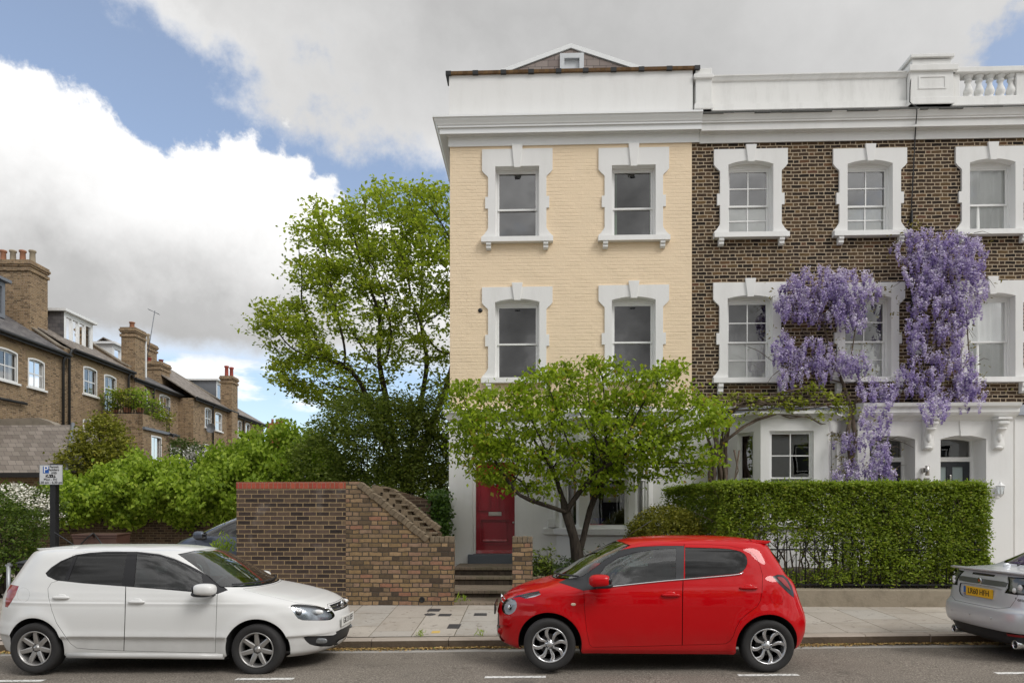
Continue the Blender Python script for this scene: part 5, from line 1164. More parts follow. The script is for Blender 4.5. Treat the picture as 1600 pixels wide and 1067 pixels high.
    def shell(s, root, panels, arches, body_mat, res=(150, 84), liner=True):
        """panels: dict(name, poly, mat, gap, off, parent) applied in order, later ones lie on top"""
        vs = []; es = []
        def loop(p, cl=True):
            n = len(vs); vs.extend([Vector((a*s.LT, b*s.LV)) for a, b in p]); es.extend([(n+i, n+(i+1) % len(p)) for i in range(len(p))])
        gt = np.linspace(0, 1, res[0]); gv = np.linspace(0, .992, res[1]); loop([(a, 0) for a in gt]+[(1, b) for b in gv[1:]]+[(a, gv[-1]) for a in gt[::-1][1:]]+[(0, b) for b in gv[::-1][1:-1]])
        for a in gt[1:-1]:
            for b in gv[1:-1]: vs.append(Vector((a*s.LT, b*s.LV)))
        for p in panels:
            p['in'] = s.inset(p['poly'], p.get('gap', .0042)) if p.get('gap', .0042) > 0 else None
            loop(p['poly'])
            if p['in']: loop(p['in'])
        for a in arches: loop(a)
        r = delaunay_2d_cdt(vs, es, [], 0, 1e-6); V = np.array([tuple(v) for v in r[0]])/np.array([s.LT, s.LV]); T = np.array([t for t in r[2] if len(t) == 3])
        c = V[T].mean(1); inside = (c[:, 0] > 0) & (c[:, 0] < 1) & (c[:, 1] > 0) & (c[:, 1] < gv[-1]); T, c = T[inside], c[inside]; lab = np.zeros(len(T), int)
        for a in arches: lab[pip(a, c[:, 0], c[:, 1])] = -2
        for k, p in enumerate(panels):
            m = pip(p['poly'], c[:, 0], c[:, 1]) & (lab != -2); lab[m] = -1 if p['in'] else k+1
            if p['in']: lab[m & pip(p['in'], c[:, 0], c[:, 1])] = k+1
        Pt = s.S(V[:, 0], V[:, 1]); t_, v_ = np.clip(V[:, 0], .0, 1), np.clip(V[:, 1], 0, .99); Nn = s.N(t_, v_)
        Nn[V[:, 0] > .9995, 1] = 0; Nn[V[:, 0] < .0005, 1] = 0; Nn /= np.maximum(np.linalg.norm(Nn, axis=1, keepdims=True), 1e-9)
        made = {}
        def emit(name, sel, mat, parent, off=0.0, sides=(1, -1), flip=False):
            co = []; fs = []; nl = []; base = 0
            for sd in sides:
                tt = T[sel]; ids, inv = np.unique(tt, return_inverse=True); inv = inv.reshape(tt.shape); p = Pt[ids]-Nn[ids]*off; w = s.world(p, sd); n = Nn[ids].copy(); n = np.stack([s.head*n[:, 0], -sd*n[:, 1], n[:, 2]], 1)
                f = inv+base; a, b, c_ = w[inv[:, 0]], w[inv[:, 1]], w[inv[:, 2]]; fn = np.cross(b-a, c_-a); bad = (fn*n[inv[:, 0]]).sum(1) < 0; f[bad] = f[bad][:, ::-1]
                co.append(w); nl.append(n); fs.append(f); base += len(w)
            if base == 0: return None
            co, fs, nl = np.concatenate(co), np.concatenate(fs), np.concatenate(nl); o = ORG[parent.name]
            me = bpy.data.meshes.new(name); me.from_pydata((co-np.array(o)).tolist(), [], fs.tolist()); me.materials.append(mat); me.polygons.foreach_set('use_smooth', [True]*len(fs)); me.normals_split_custom_set_from_vertices(nl.tolist())
            ob = bpy.data.objects.new(name, me); COL.objects.link(ob); ob.parent = parent; ORG[ob.name] = o; return ob
        body = emit('body', lab == 0, body_mat, root)
        for k, p in enumerate(panels):
            sel = lab == k+1
            if not sel.any(): continue
            both = p.get('both', True)
            if p.get('one'): made[p['key']] = emit(p['name'], sel, p['mat'], root, p.get('off', 0.0), (1,)); continue
            par = p.get('parent') or root
            if both: made[p['key']] = emit(p['name'], sel, p['mat'], par, p.get('off', 0.0))
            else:
                made[p['key']] = emit(p['name'], sel, p['mat'], made[par][0] if isinstance(par, str) else par, p.get('off', 0.0), (1,)), emit(p['name'], sel, p['mat'], made[par][1] if isinstance(par, str) else par, p.get('off', 0.0), (-1,))
            if p.get('under'):
                for ob, sd in ((made[p['key']], (1, -1)),) if both else zip(made[p['key']], ((1,), (-1,))): emit(p['under'][0], sel, p['under'][1], ob, p['under'][2], sd)
        hole = [k+1 for k, p in enumerate(panels) if p.get('open')]
        if liner: emit('inner_shell', (lab != -2) & ~np.isin(lab, hole), M['well'], body, .022)
        s.made = made; s.body = body; return body
    def pt(s, t, v, side=1, off=0.0):
        p = s.S(np.array(t), np.array(v)); n = s.N(np.array(t), np.array(v)); return Vector(s.world(p+n*off, side))
    def L2W(s, x, y, z): return (s.X0+s.head*x, s.Yc-y, s.z0+z)
    def wells(s, root, arcs, r, depth=.42):
        mb = MB()
        for pts, _ in arcs:
            P0 = s.S(np.array([p[0] for p in pts]), np.array([p[1] for p in pts]))
            for sd in (1, -1):
                a = [tuple(s.world(p, sd)) for p in P0]; b = [tuple(s.world(p*np.array([1, 0, 1])+np.array([0, max(p[1]-depth, .2), 0]), sd)) for p in P0]; n = len(a)
                mb.add(a+b, [(i, i+1, n+i+1, n+i) for i in range(n-1)]); mb.add(b, [tuple(range(n))])
        x0, x1 = s.R[0, 1]+.12, s.R[0, 2]-.15; w = s.R[0, 3]-.45; z = s.R[0, 0]
        A = [s.L2W(x, y, z+.0) for x, y in ((x0, -w), (x1, -w), (x1, w), (x0, w))]; B = [s.L2W(x, y, z+.22) for x, y in ((x0, -w), (x1, -w), (x1, w), (x0, w))]; mb.hexa(A, B)
        xa, xb = s.wheels[0]+s.wr*1.2, s.wheels[1]-s.wr*1.2; w = s.R[0, 3]-.03
        mb.hexa([s.L2W(x, y, z-.01) for x, y in ((xa, -w), (xb, -w), (xb, w), (xa, w))], [s.L2W(x, y, z+.08) for x, y in ((xa, -w), (xb, -w), (xb, w), (xa, w))])
        mb.build('underbody', M['well'], s.body)
    def add_wheel(s, root, wx, side, track, tw, rim_r, style, mats):
        c = Vector(s.L2W(wx, side*track, s.wr)); o = -1 if side > 0 else 1          # outward y direction
        f = lambda prof: [(r, o*h) for r, h in prof]; R_ = s.wr; h = tw/2
        MB().lathe(f([(rim_r+.002, -h*.6), (R_*.90, -h), (R_*.975, -h*.85), (R_, -h*.55), (R_, h*.55), (R_*.975, h*.86), (R_*.93, h*1.0), (R_*.84, h*1.03), (rim_r+.012, h*.93), (rim_r+.002, h*.80), (rim_r-.004, h*.2)]), c, 'y', 44, cap=False).build('tyre', M['rubber'], w_ := s._wheel(root, c, mats, rim_r, h, o, style))
        return w_
    def _wheel(s, root, c, mats, rr, h, o, style):
        face, dark = mats; mb = MB(); f = lambda prof: [(r, o*q) for r, q in prof]
        mb.lathe(f([(rr, h*.80), (rr+.004, h*.90), (rr-.004, h*.93), (rr-.012, h*.86), (rr-.022, h*.3), (rr-.03, -h*.5)]), c, 'y', 44, 0, cap=False)
        mb.lathe(f([(.0, -h*.25), (rr-.02, -h*.25)]), c, 'y', 24, 1); mb.lathe(f([(.0, .0), (rr*.55, .0), (rr*.6, -h*.2)]), c, 'y', 28, 2, cap=False)
        hub = h*.62; mb.lathe(f([(.0, hub+.004), (.024, hub+.004), (.028, hub+.0), (.030, hub-.01), (.05, hub-.012), (.062, hub-.03), (.062, hub-.08)]), c, 'y', 24, 0, cap=False)
        ns = style['n']; tw = style.get('twist', 0)
        for k in range(ns):
            a0 = style.get('a0', 0)+2*math.pi*k/ns; st = []
            if style.get('pair'): a0 = style['a0']+2*math.pi*(k//2)/(ns//2)+(style['pair'] if k % 2 else -style['pair'])
            for i in range(7):
                q = i/6; r = .045+(rr-.012-.045)*q; sg = (1 if k % 2 else -1) if style.get('pair') else 1; a = a0+sg*tw*math.sin(q*math.pi)*(1 if not style.get('pair') else 1)+ (sg*style.get('spread', 0)*q)
                w = (style['w0']+(style['w1']-style['w0'])*q)*.5; dpt = hub-.008+(h*.80-hub)*q+style.get('dish', -.012)*math.sin(q*math.pi); st.append((r, a, w, dpt))
            n0 = len(mb.v)
            for r, a, w, dp in st:
                er, et = Vector((math.cos(a), 0, math.sin(a))), Vector((-math.sin(a), 0, math.cos(a)))
                for e, g in ((-1, -.03), (-1, -.006), (-.62, 0), (.62, 0), (1, -.006), (1, -.03)): mb.v.append(tuple(c+er*r+et*(e*w)+Vector((0, o*(dp+g), 0))))
            for i in range(6):
                for j in range(5):
                    mb.f.append([n0+i*6+j, n0+i*6+j+1, n0+i*6+6+j+1, n0+i*6+6+j]); mb.m.append(0 if 0 < j < 4 else style.get('edge', 0)); mb.sm.append(False)
        for k in range(style.get('bolts', 5)):
            a = 2*math.pi*k/style.get('bolts', 5)+.6; mb.lathe(f([(.0, hub-.0105), (.009, hub-.0105), (.009, hub-.02)]), c+Vector((.044*math.cos(a), 0, .044*math.sin(a))), 'y', 8, 3)
        w_ = mb.build('wheel', [face, dark, M['brake'], M['gloss_black']], root); return w_
    def mirror(s, root, c, r, mat, base=True):
        for sd in (1, -1):
            p = Vector(s.L2W(c[0]-(.0 if sd == 1 else .10), sd*c[1]*(1 if sd == 1 else .96), c[2])); m = MB().blob(p, r, 2.8, 12).build('mirror', mat, root)
            MB().blob(p+Vector((-s.head*.03, 0, -r[2]*.72)), (r[0]*.93, r[1]*.8, r[2]*.5), 2.8, 8).build('mirror_base', M['trim_black'], m)
            MB().blob(p+Vector((-s.head*(r[0]*.75), 0, 0)), (r[0]*.3, r[1]*.85, r[2]*.78), 2.5, 8).build('mirror_glass', M['gloss_black'], m)
            MB().tube([p+Vector((0, 0, -r[2]*.7)), p+Vector((s.head*.04, sd*.16, -r[2]*1.1))], .022, 6).build('mirror_arm', M['trim_black'], m)
    def handle(s, root, pts, mat, door=None, h=.017):
        for sd in (1, -1):
            a, b = [s.pt(*s.px(*p), sd, .012) for p in pts]; c = (a+b)/2; l = (b-a).length/2; par = (door[0] if sd == 1 else door[1]) if door else root
            cup = MB().blob(c+Vector((0, sd*.020, 0)), (l*.62, .012, h*2.3), 2.2, 8).build('handle_recess', mat, par)
            MB().blob(c, (l, .022, h), 3, 10).build('handle', mat, par)
    def inside(s, root, xs_front, xs_rear, w, zs, dash_x, wheel_side=1):
        mb = MB(); seat = lambda x, y, wd: (mb.blob(s.L2W(x+.22, y, zs+.05), (.26, wd, .09), 3, 8), mb.blob(s.L2W(x-.06, y, zs+.36), (.08, wd*.95, .34), 3, 8), mb.blob(s.L2W(x-.10, y, zs+.76), (.05, wd*.5, .09), 3, 8))
        for y in (-w, w): seat(xs_front, y, .24)
        for y in (-w, w): seat(xs_rear, y, .28)
        mb.blob(s.L2W(dash_x, 0, zs+.30), (.22, w*2.0, .14), 3, 8)
        mb.tube([s.L2W(dash_x-.22+.06*math.sin(a)*0+.08*math.sin(a), wheel_side*w+.18*math.cos(a), zs+.40+.17*math.sin(a)) for a in [2*math.pi*i/20 for i in range(21)]], .016, 6)
        mb.build('interior', M['seat'], s.body)
def white_car():
    d = 7.60; wx0, wx1 = .70, 3.17
    Yw = d*CS  # wheel face plane
    xa, xb = P(51.7, 1014.7, Yw).x, P(399.2, 1015.5, Yw).x; k = (xb-xa)/(wx1-wx0); X0 = xa-wx0*k; half = .835; Yc = Yw+half
    z0 = .0+zr((xa+xb)/2)
    #       z     xr    xf    w    nr   nf   br   bf
    rows = [(.185, .14, 3.76, .765, 5.0, 4.6, .10, .14),
            (.23, .07, 3.875, .795, 5.0, 4.6, .11, .19),
            (.31, .03, 3.93, .808, 5.0, 4.4, .12, .21),
            (.385, .005, 3.945, .818, 5.0, 4.4, .12, .21), (.412, .002, 3.945, .826, 5.0, 4.4, .12, .21),
            (.43, .0, 3.945, .851, 5.0, 4.4, .12, .21), (.445, .0, 3.945, .850, 5.0, 4.4, .12, .21),
            (.52, .0, 3.94, .842, 5.0, 4.4, .12, .21),
            (.60, .02, 3.93, .842, 5.0, 4.4, .12, .20),
            (.68, .03, 3.895, .840, 5.0, 4.6, .12, .19),
            (.74, .035, 3.83, .835, 5.0, 4.8, .12, .17),
            (.785, .04, 3.75, .829, 5.0, 5.2, .12, .16),
            (.815, .042, 3.67, .830, 5.0, 5.4, .12, .155), (.825, .043, 3.645, .823, 5.0, 5.5, .12, .152),
            (.85, .046, 3.55, .817, 5.0, 5.6, .12, .15),
            (.885, .055, 3.40, .806, 5.0, 5.8, .12, .13),
            (.925, .07, 3.20, .795, 5.0, 6.0, .12, .12),
            (.952, .085, 3.06, .786, 5.0, 6.0, .12, .12),
            (.985, .11, 2.98, .776, 5.0, 6.0, .12, .12),
            (1.05, .15, 2.87, .758, 5.0, 6.0, .12, .13),
            (1.15, .20, 2.71, .722, 4.8, 6.0, .12, .13),
            (1.25, .25, 2.55, .680, 4.6, 5.6, .11, .12),
            (1.32, .285, 2.42, .645, 4.4, 5.2, .11, .11),
            (1.365, .31, 2.33, .610, 4.2, 4.8, .10, .10),
            (1.395, .36, 2.24, .560, 4.0, 4.4, .08, .09),
            (1.42, .45, 2.12, .47, 3.6, 4.0, .05, .06),
            (1.445, .70, 1.90, .28, 3.0, 3.0, .02, .03),
            (1.453, .95, 1.65, .10, 2.5, 2.5, .0, .0),
            (1.455, 1.1, 1.5, .02, 2.2, 2.2, .0, .0)]
    c = Car([(a, b*k, e*k, *r) for a, b, e, *r in rows], 3.96*k, X0, Yc, z0, 1, (wx0*k, wx1*k), .292)
    root = thing('parked_car', (X0+2*k, Yc, z0), 'white five door hatchback parked with its nose to the right', 'car', 'cars parked along the kerb')
    wp = paint('white_car_paint', (.70, .70, .69), .3)
    a0, a1 = c.arch(c.wheels[0], .352), c.arch(c.wheels[1], .352)
    dlo = [(356.3, 921.4), (338, 908), (316, 893.5), (295, 882.5), (273, 872.6), (249.4, 865.4), (213.8, 861.4), (166, 861.2), (140, 863), (118.8, 866.2), (95, 876), (80, 886), (71.0, 895), (74, 900), (88, 906.5), (130, 911), (197, 916), (250, 920), (308.8, 925.2), (339.7, 927.6)]
    rg = [(121, 867), (166, 863.4), (198, 863.2), (190, 914), (150, 911.3), (105.5, 907.5)]
    qg = [(116, 868.2), (97, 877), (82.5, 887), (73, 895.5), (76, 898.8), (90, 905), (99, 907.2)]
    fg = [(214, 864), (249, 868), (272, 875), (294, 885), (315, 896.5), (318, 922.5), (260, 919), (209, 915.8)]
    rear_door = [(114, 866), (104, 888), (94, 905.5), (80, 910), (74.5, 919), (75.5, 932), (80.8, 953.5), (88, 973), (102, 994), (110, 1005), (120, 1012), (140, 1014), (193.5, 1016.5), (195.3, 965), (196.5, 915), (205, 862), (166, 859.8), (135, 861.4)]
    front_door = [(205, 862), (196.5, 915), (195.3, 965), (193.5, 1016.5), (260, 1018), (336.5, 1019.8), (338.5, 960), (339.7, 927.5), (356, 921.2), (338, 907), (316, 892.6), (273, 871.6), (249.4, 864.4), (225, 862)]
    hl = [(452.8, 946.2), (458, 944), (467, 943.2), (488, 945), (505, 948.5), (517, 952), (524, 960.8), (520, 966), (514.5, 968.6), (490, 969), (467, 968.3), (459, 958)]
    tl = [(16.5, 912.5), (29.5, 915.2), (24, 930), (12, 948.5), (7.8, 947.5), (8.6, 936), (11.5, 922)]
    ws = [('c', 1.392), ('c', .962), ('y', .30, .965), ('y', .55, .975), ('y', .70, .99), ('y', .655, 1.10), ('y', .585, 1.28), ('y', .535, 1.358), ('y', .30, 1.386)]
    hood = [('c', .955), ('c', .742), ('y', .30, .745), (514, 951.5), (488, 944.2), (470, 942.6), (440, 935.5), (410, 928.5), (384, 921.5), (374, 916.5), ('y', .60, .962)]
    gr = [('c', .735), ('c', .655), ('y', .30, .662), (528, 961.5), (520, 951.8), ('y', .28, .735)]
    plate_z = .53
    inl = [('c', .435), ('c', .300), ('y', .30, .295), (531, 1010.5), (505, 1010), (486, 1007.5), (477.5, 1001), (474.5, 993.5), (500, 993), (526, 991.3), ('y', .34, .432)]
    hatch = [('r', 1.36), ('r', 1.02), ('b', .35, 1.02), ('b', .56, 1.03), ('b', .53, 1.20), ('b', .44, 1.345)]
    fuel = [(36.5+9.8*math.cos(a), 928.6+11.2*math.sin(a)) for a in [2*math.pi*i/18 for i in range(18)]]
    p = lambda key, name, pts, mat, **kw: dict(key=key, name=name, poly=c.poly(pts, smooth=kw.pop('sm', 0)), mat=mat, **kw)
    panels = [p('dlo', 'window_trim', dlo, M['trim_black'], gap=0, off=.002, both=False),
              p('rd', 'door', rear_door, wp, both=False), p('fd', 'door', front_door, wp, both=False),
              p('dlo2', 'window_trim', dlo, M['gloss_black'], gap=0, off=.003, both=False),
              p('rg', 'window', rg, M['car_glass_dark'], gap=0, off=.006, open=1, both=False), p('qg', 'window', qg, M['car_glass_dark'], gap=0, off=.006, open=1, both=False), p('fg', 'window', fg, M['car_glass'], gap=0, off=.006, open=1, both=False),
              p('ws', 'windscreen', ws, M['car_glass'], gap=.012, open=1), p('hood', 'bonnet', hood, wp),
              p('hatch', 'rear_window', hatch, M['car_glass_dark'], gap=.01, open=1),
              p('hl', 'headlight', hl, M['lens'], gap=.002, both=False, open=1, under=('reflector', M['lamp_dark'], .035), sm=1), p('tl', 'tail_light', tl, M['lamp_red'], gap=.002, both=False),
              p('gr', 'grille', gr, M['trim_black'], gap=0, off=.015), p('in', 'lower_intake', inl, M['trim_black'], gap=0, off=.012, sm=1),
              p('fuel', 'fuel_flap', fuel, wp, gap=.0018, one=1)]
    c.shell(root, panels, [a0[1], a1[1]], wp); c.wells(root, [a0, a1], .35); m = c.made
    st = dict(n=7, a0=1.62, w0=.058, w1=.046, twist=0, dish=.004, bolts=5)
    for wx in c.wheels:
        for sd in (1, -1): c.add_wheel(root, wx, sd, .735, .185, .197, st, (M['alloy'], M['well']))
    c.mirror(root, (2.655*k, .93, .985), (.125, .095, .068), wp)
    c.handle(root, [(83, 933), (109, 934)], wp, m['rd']); c.handle(root, [(201, 940), (227, 941.2)], wp, m['fd'])
    c.inside(root, 1.75*k, .85*k, .36, .50, 2.75*k)
    # sill bar
    mb = MB()
    for sd in (1, -1): mb.tube([c.L2W(x*k, sd*.79, .215) for x in (1.06, 1.5, 2.2, 2.8)], .035, 8)
    mb.build('side_skirt', wp, c.body)
    # nose: grille bar, badge, plate, lamps
    g = MB()
    for zz in (.712, .678): g.tube([tuple(c.pt(*c.yz(abs(y), zz), 1 if y >= 0 else -1, -.002)) for y in (-.42, -.28, -.14, 0, .14, .28, .42)], .006, 6)
    g.build('grille_bar', M['chrome'], c.body)
    fc = c.pt(1.0, c.yz(0, .70)[1], 1, .012); b = MB(); b.lathe([(.052, -.006), (.058, 0), (.058, .006), (.050, .008)], fc, 'x', 28)
    for pts in (((.0, -.036, .036), (.0, -.013, -.028), (.0, .0, .006), (.0, .013, -.028), (.0, .036, .036)), ((.0, -.018, .044), (.0, .0, .012), (.0, .018, .044))): b.tube([fc+Vector(q)+Vector((.008, 0, 0)) for q in pts], .005, 5)
    bd = b.build('badge', M['chrome'], c.body); MB().lathe([(0, 0), (.05, 0)], fc+Vector((.001, 0, 0)), 'x', 24).build('badge_disc', M['gloss_black'], bd)
    pc = c.pt(1.0, c.yz(0, plate_z)[1], 1, .02); pl = MB().box(pc.x-.006, pc.x+.002, pc.y-.26, pc.y+.26, pc.z-.056, pc.z+.056).build('number_plate', M['plate_white'], root, .004)
    text_mesh('GK13 UEF', .098, 'registration', M['ink'], pl, (pc.x+.0035, pc.y, pc.z), (0, 1, 0), (0, 0, 1), .98)
    for sd in (1, -1):
        f = MB(); q = c.pt(*c.px(500, 1000.5), sd, .004); f.blob(q, (.085, .02, .034), 2.6, 10); f.build('fog_light', M['fog'], root)
        h = MB(); q = c.pt(*c.px(466, 955.5), sd, -.012); h.lathe([(.0, -.01), (.03, .0), (.042, .015), (.042, .02)], q, 'y', 20); h.build('headlight_bulb', M['chrome'], m['hl'][0 if sd == 1 else 1])
        q = c.pt(*c.px(497, 955), sd, -.012); MB().blob(q, (.07, .03, .028), 2.5, 8).build('headlight_unit', M['lamp_in'], m['hl'][0 if sd == 1 else 1])
    w = MB()
    for y0, y1 in ((.05, .62), (-.55, .05)): w.tube([tuple(c.pt(*c.yz(abs(y), .985+.02*abs(y)), 1 if y > 0 else -1, .018)) for y in np.linspace(y0, y1, 6)], .010, 5)
    w.build('wiper', M['trim_black'], root)
    sp = MB(); q = [c.L2W(x*k, y, z) for x, y, z in ((.90, .46, 1.440), (.90, -.46, 1.440), (.46, -.46, 1.418), (.46, .46, 1.418))]; q2 = [c.L2W(x*k, y, z) for x, y, z in ((.90, .46, 1.40), (.90, -.46, 1.40), (.50, -.45, 1.39), (.50, .45, 1.39))]
    sp.hexa(q2, q); sp.build('roof_spoiler', wp, root, .01)
    ae = MB(); ae.tube([c.L2W(.62*k, 0, 1.43), c.L2W(.36*k, 0, 1.60)], .006, 5); ae.build('aerial', M['trim_black'], root)
    pc = c.pt(0.0, c.yz(0, .72, False)[1], 1, .015); pl = MB().box(pc.x-.003, pc.x+.005, pc.y-.26, pc.y+.26, pc.z-.056, pc.z+.056).build('number_plate', M['plate_yellow'], root, .003)
    return c
white_car()
def red_car():
    Yw = 7.46; wx0, wx1 = .47, 2.81; xr_, xf_ = P(1201.4, 1010.3, Yw).x, P(859, 1012, Yw).x; k = (xr_-xf_)/(wx1-wx0); X0 = xr_+wx0*k; half = .80; Yc = Yw+half
    z0 = PZ(1030, 1050, Yw)
    rows = [(0.19, 0.09, 3.3, 0.735, 6.2, 4, 0.042, 0.16),
            (0.24, 0.005, 3.39, 0.762, 6.2, 3.8, 0.049, 0.2),
            (0.33, -0.04, 3.425, 0.778, 6.2, 3.6, 0.052, 0.22),
            (0.42, -0.065, 3.43, 0.79, 6.2, 3.6, 0.056, 0.23),
            (0.52, -0.07, 3.425, 0.797, 6.2, 3.6, 0.056, 0.23),
            (0.62, -0.05, 3.405, 0.8, 6.2, 3.6, 0.052, 0.23),
            (0.71, -0.015, 3.365, 0.8, 6.2, 3.8, 0.049, 0.22),
            (0.77, 0.005, 3.305, 0.796, 6.2, 4, 0.049, 0.21),
            (0.82, 0.02, 3.22, 0.79, 6.2, 4.4, 0.049, 0.19),
            (0.87, 0.035, 3.1, 0.78, 6.2, 4.8, 0.049, 0.17),
            (0.915, 0.05, 2.94, 0.768, 6.2, 5, 0.049, 0.16),
            (0.95, 0.065, 2.815, 0.757, 6.2, 5.2, 0.049, 0.15),
            (0.98, 0.085, 2.735, 0.746, 6.2, 5.2, 0.045, 0.15),
            (1.04, 0.14, 2.63, 0.724, 6.2, 5.2, 0.045, 0.15),
            (1.15, 0.2, 2.46, 0.69, 6.08, 5.2, 0.042, 0.14),
            (1.25, 0.26, 2.29, 0.652, 5.94, 5, 0.038, 0.13),
            (1.33, 0.305, 2.14, 0.615, 5.67, 4.6, 0.035, 0.12),
            (1.38, 0.335, 2.03, 0.575, 5.4, 4.2, 0.032, 0.1),
            (1.41, 0.42, 1.94, 0.53, 5.13, 4, 0.025, 0.08),
            (1.435, 0.52, 1.8, 0.43, 4.59, 3.6, 0.017, 0.06),
            (1.455, 0.75, 1.58, 0.25, 4.05, 3, 0.007, 0.02),
            (1.462, 0.92, 1.4, 0.1, 2.5, 2.5, 0, 0), (1.464, 1.02, 1.3, 0.02, 2.2, 2.2, 0, 0)]
    c = Car([(a, b*k, e*k, *r) for a, b, e, *r in rows], 3.42*k, X0, Yc, z0, -1, (wx0*k, wx1*k), .285, .022)
    root = thing('parked_car', (X0-1.7*k, Yc, z0), 'bright red five door city car with round headlamp facing left', 'car', 'cars parked along the kerb')
    rp = paint('red_car_paint', (.50, .0015, .005), .4, 0, .10)
    a0, a1 = c.arch(c.wheels[0], .350), c.arch(c.wheels[1], .350)
    rear_door = [(1069, 849.5), (1066.6, 930), (1066, 1007.5), (1100, 1006.8), (1134, 1005.5), (1141, 1001), (1146, 993.6), (1150, 982), (1157, 968), (1170, 957), (1183, 947.5), (1188.5, 938), (1191, 925), (1191.7, 898), (1188, 884), (1182, 870.5), (1172, 862), (1160, 856.5), (1140, 852.2), (1110, 850)]
    front_door = [(1069, 849.5), (1066.6, 930), (1066, 1007.5), (1000, 1009.5), (926, 1010.8), (921, 1006.5), (916.5, 985), (913, 950), (912, 921), (915, 897), (925, 883.5), (945, 869), (965, 860.5), (990, 854.8), (1030, 850.5)]
    tri = [(911.5, 922.4), (873, 909.5), (884, 904.5), (900, 892.5), (916, 880.5), (935, 867.5), (953, 857.5), (962, 855.8), (973, 858), (955, 866), (938, 876), (927, 885.5), (918.5, 897.5), (915.5, 921.6)]
    trm = [(958, 916.8), (914, 922), (915.8, 898), (926, 885), (939, 875), (957, 864.5), (975, 857.5), (1000, 853.8), (1030, 852.2), (1058, 852), (1069, 852.2), (1068.5, 905), (1040, 908)]
    fg = [(953, 914.6), (932, 917), (934, 900), (945, 884), (965, 870.4), (990, 862.6), (1025, 857.6), (1056.5, 855.8), (1056, 903.6), (1010, 908.8)]
    rg = [(1070.3, 854.5), (1120, 855.8), (1140, 857.3), (1150.5, 859.2), (1158, 861.4), (1163, 864.6), (1166.3, 869), (1167.8, 875), (1167.4, 881), (1165, 887), (1161, 891.6), (1154, 895.6), (1140, 897.2), (1110, 899.8), (1070.3, 903.6)]
    tl = [(1207, 900.2), (1215, 897), (1224, 898), (1231, 904), (1237, 915), (1240.5, 927), (1240.6, 933.5), (1234, 928.5), (1226, 921), (1216, 911)]
    tli = [(1213, 901.8), (1217, 900.6), (1223, 902), (1228, 907), (1233, 916), (1235.5, 922.5), (1231, 918.5), (1222, 910.5)]
    hl = [(795.6+11.6*math.cos(a)+2.4*math.sin(a), 946.9-13.0*math.sin(a)+.6*math.cos(a)) for a in [2*math.pi*i/22 for i in range(22)]]
    drl = [(796, 934.5), (809, 929.6), (826, 925.6), (842, 922.7), (844.8, 928.2), (836, 931.6), (821, 934.8), (812, 931.8)]
    fog = [(775.2, 977.5), (782, 976), (796, 976.2), (797, 986), (794.5, 997), (786, 1004), (775, 1005.5)]
    ws = [('c', 1.395), ('c', .965), ('y', .35, .97), ('y', .56, .985), ('y', .625, 1.02), ('y', .565, 1.20), ('y', .49, 1.365), ('y', .28, 1.392)]
    hood = [('c', .955), ('c', .765), ('y', .30, .765), (797, 930.5), (811, 924.5), (835, 919.5), (850, 916), (862, 911.8), (870, 908.5), ('y', .50, .962)]
    low = [('c', .56), ('c', .37), ('y', .24, .37), ('y', .30, .44), ('y', .26, .55)]
    fuel = [(1214.6+10.5*math.cos(a), 932.7+10.8*math.sin(a)) for a in [2*math.pi*i/18 for i in range(18)]]
    hatch = [('r', 1.34), ('r', .98), ('b', .40, .98), ('b', .54, 1.02), ('b', .48, 1.30)]
    bump_line = [(1252, 955), (1242, 946), (1236, 933)]
    p = lambda key, name, pts, mat, **kw: dict(key=key, name=name, poly=c.poly(pts, smooth=kw.pop('sm', 0)), mat=mat, **kw)
    panels = [p('rd', 'door', rear_door, rp, both=False), p('fd', 'door', front_door, rp, both=False),
              p('trm', 'window_trim', trm, M['trim_black'], gap=0, off=.002, both=False), p('tri', 'pillar_trim', tri, M['trim_black'], gap=0, off=-.001, both=False),
              p('fg', 'window', fg, M['car_glass'], gap=0, off=.006, open=1, both=False), p('rg', 'window', rg, M['car_glass_dark'], gap=.002, off=.004, open=1, both=False),
              p('ws', 'windscreen', ws, M['car_glass'], gap=.010, open=1), p('hood', 'bonnet', hood, rp), p('hatch', 'rear_window', hatch, M['car_glass_dark'], gap=.01, open=1),
              p('hl', 'headlight', hl, M['lens'], gap=.002, both=False, open=1, under=('reflector', M['lamp_in'], .03)), p('drl', 'daytime_light', drl, M['lens'], gap=.002, both=False, open=1, under=('reflector', M['chrome'], .02)),
              p('tl', 'tail_light', tl, M['gloss_black'], gap=.002, both=False), p('tli', 'tail_light_glass', tli, M['lamp_red'], gap=0, both=False, off=-.004, sm=1, parent='tl'),
              p('fog', 'bumper_recess', fog, rp, gap=0, off=.017, sm=1, both=False), p('low', 'lower_grille', low, M['trim_black'], gap=0, off=.012),
              p('fuel', 'fuel_flap', fuel, rp, gap=.0018, one=1)]
    c.shell(root, panels, [a0[1], a1[1]], rp); c.wells(root, [a0, a1], .35); m = c.made
    st = dict(n=8, a0=math.pi/2+.1, w0=.024, w1=.046, twist=.20, dish=.006, bolts=4)
    for wx in c.wheels:
        for sd in (1, -1): c.add_wheel(root, wx, sd, .705, .17, .192, st, (M['alloy_bright'], M['gloss_black']))
    q = c.L2W(0, 0, 0); mp = P(937.5, 907, Yc-.92); c.mirror(root, ((c.X0-mp.x), .92, mp.z-z0), (.120, .09, .068), rp)
    c.handle(root, [(1033, 930), (1063, 929)], rp, m['fd']); c.handle(root, [(1155, 919), (1184, 917.5)], rp, m['rd'])
    c.inside(root, 1.55*k, .62*k, .34, .48, 2.48*k)
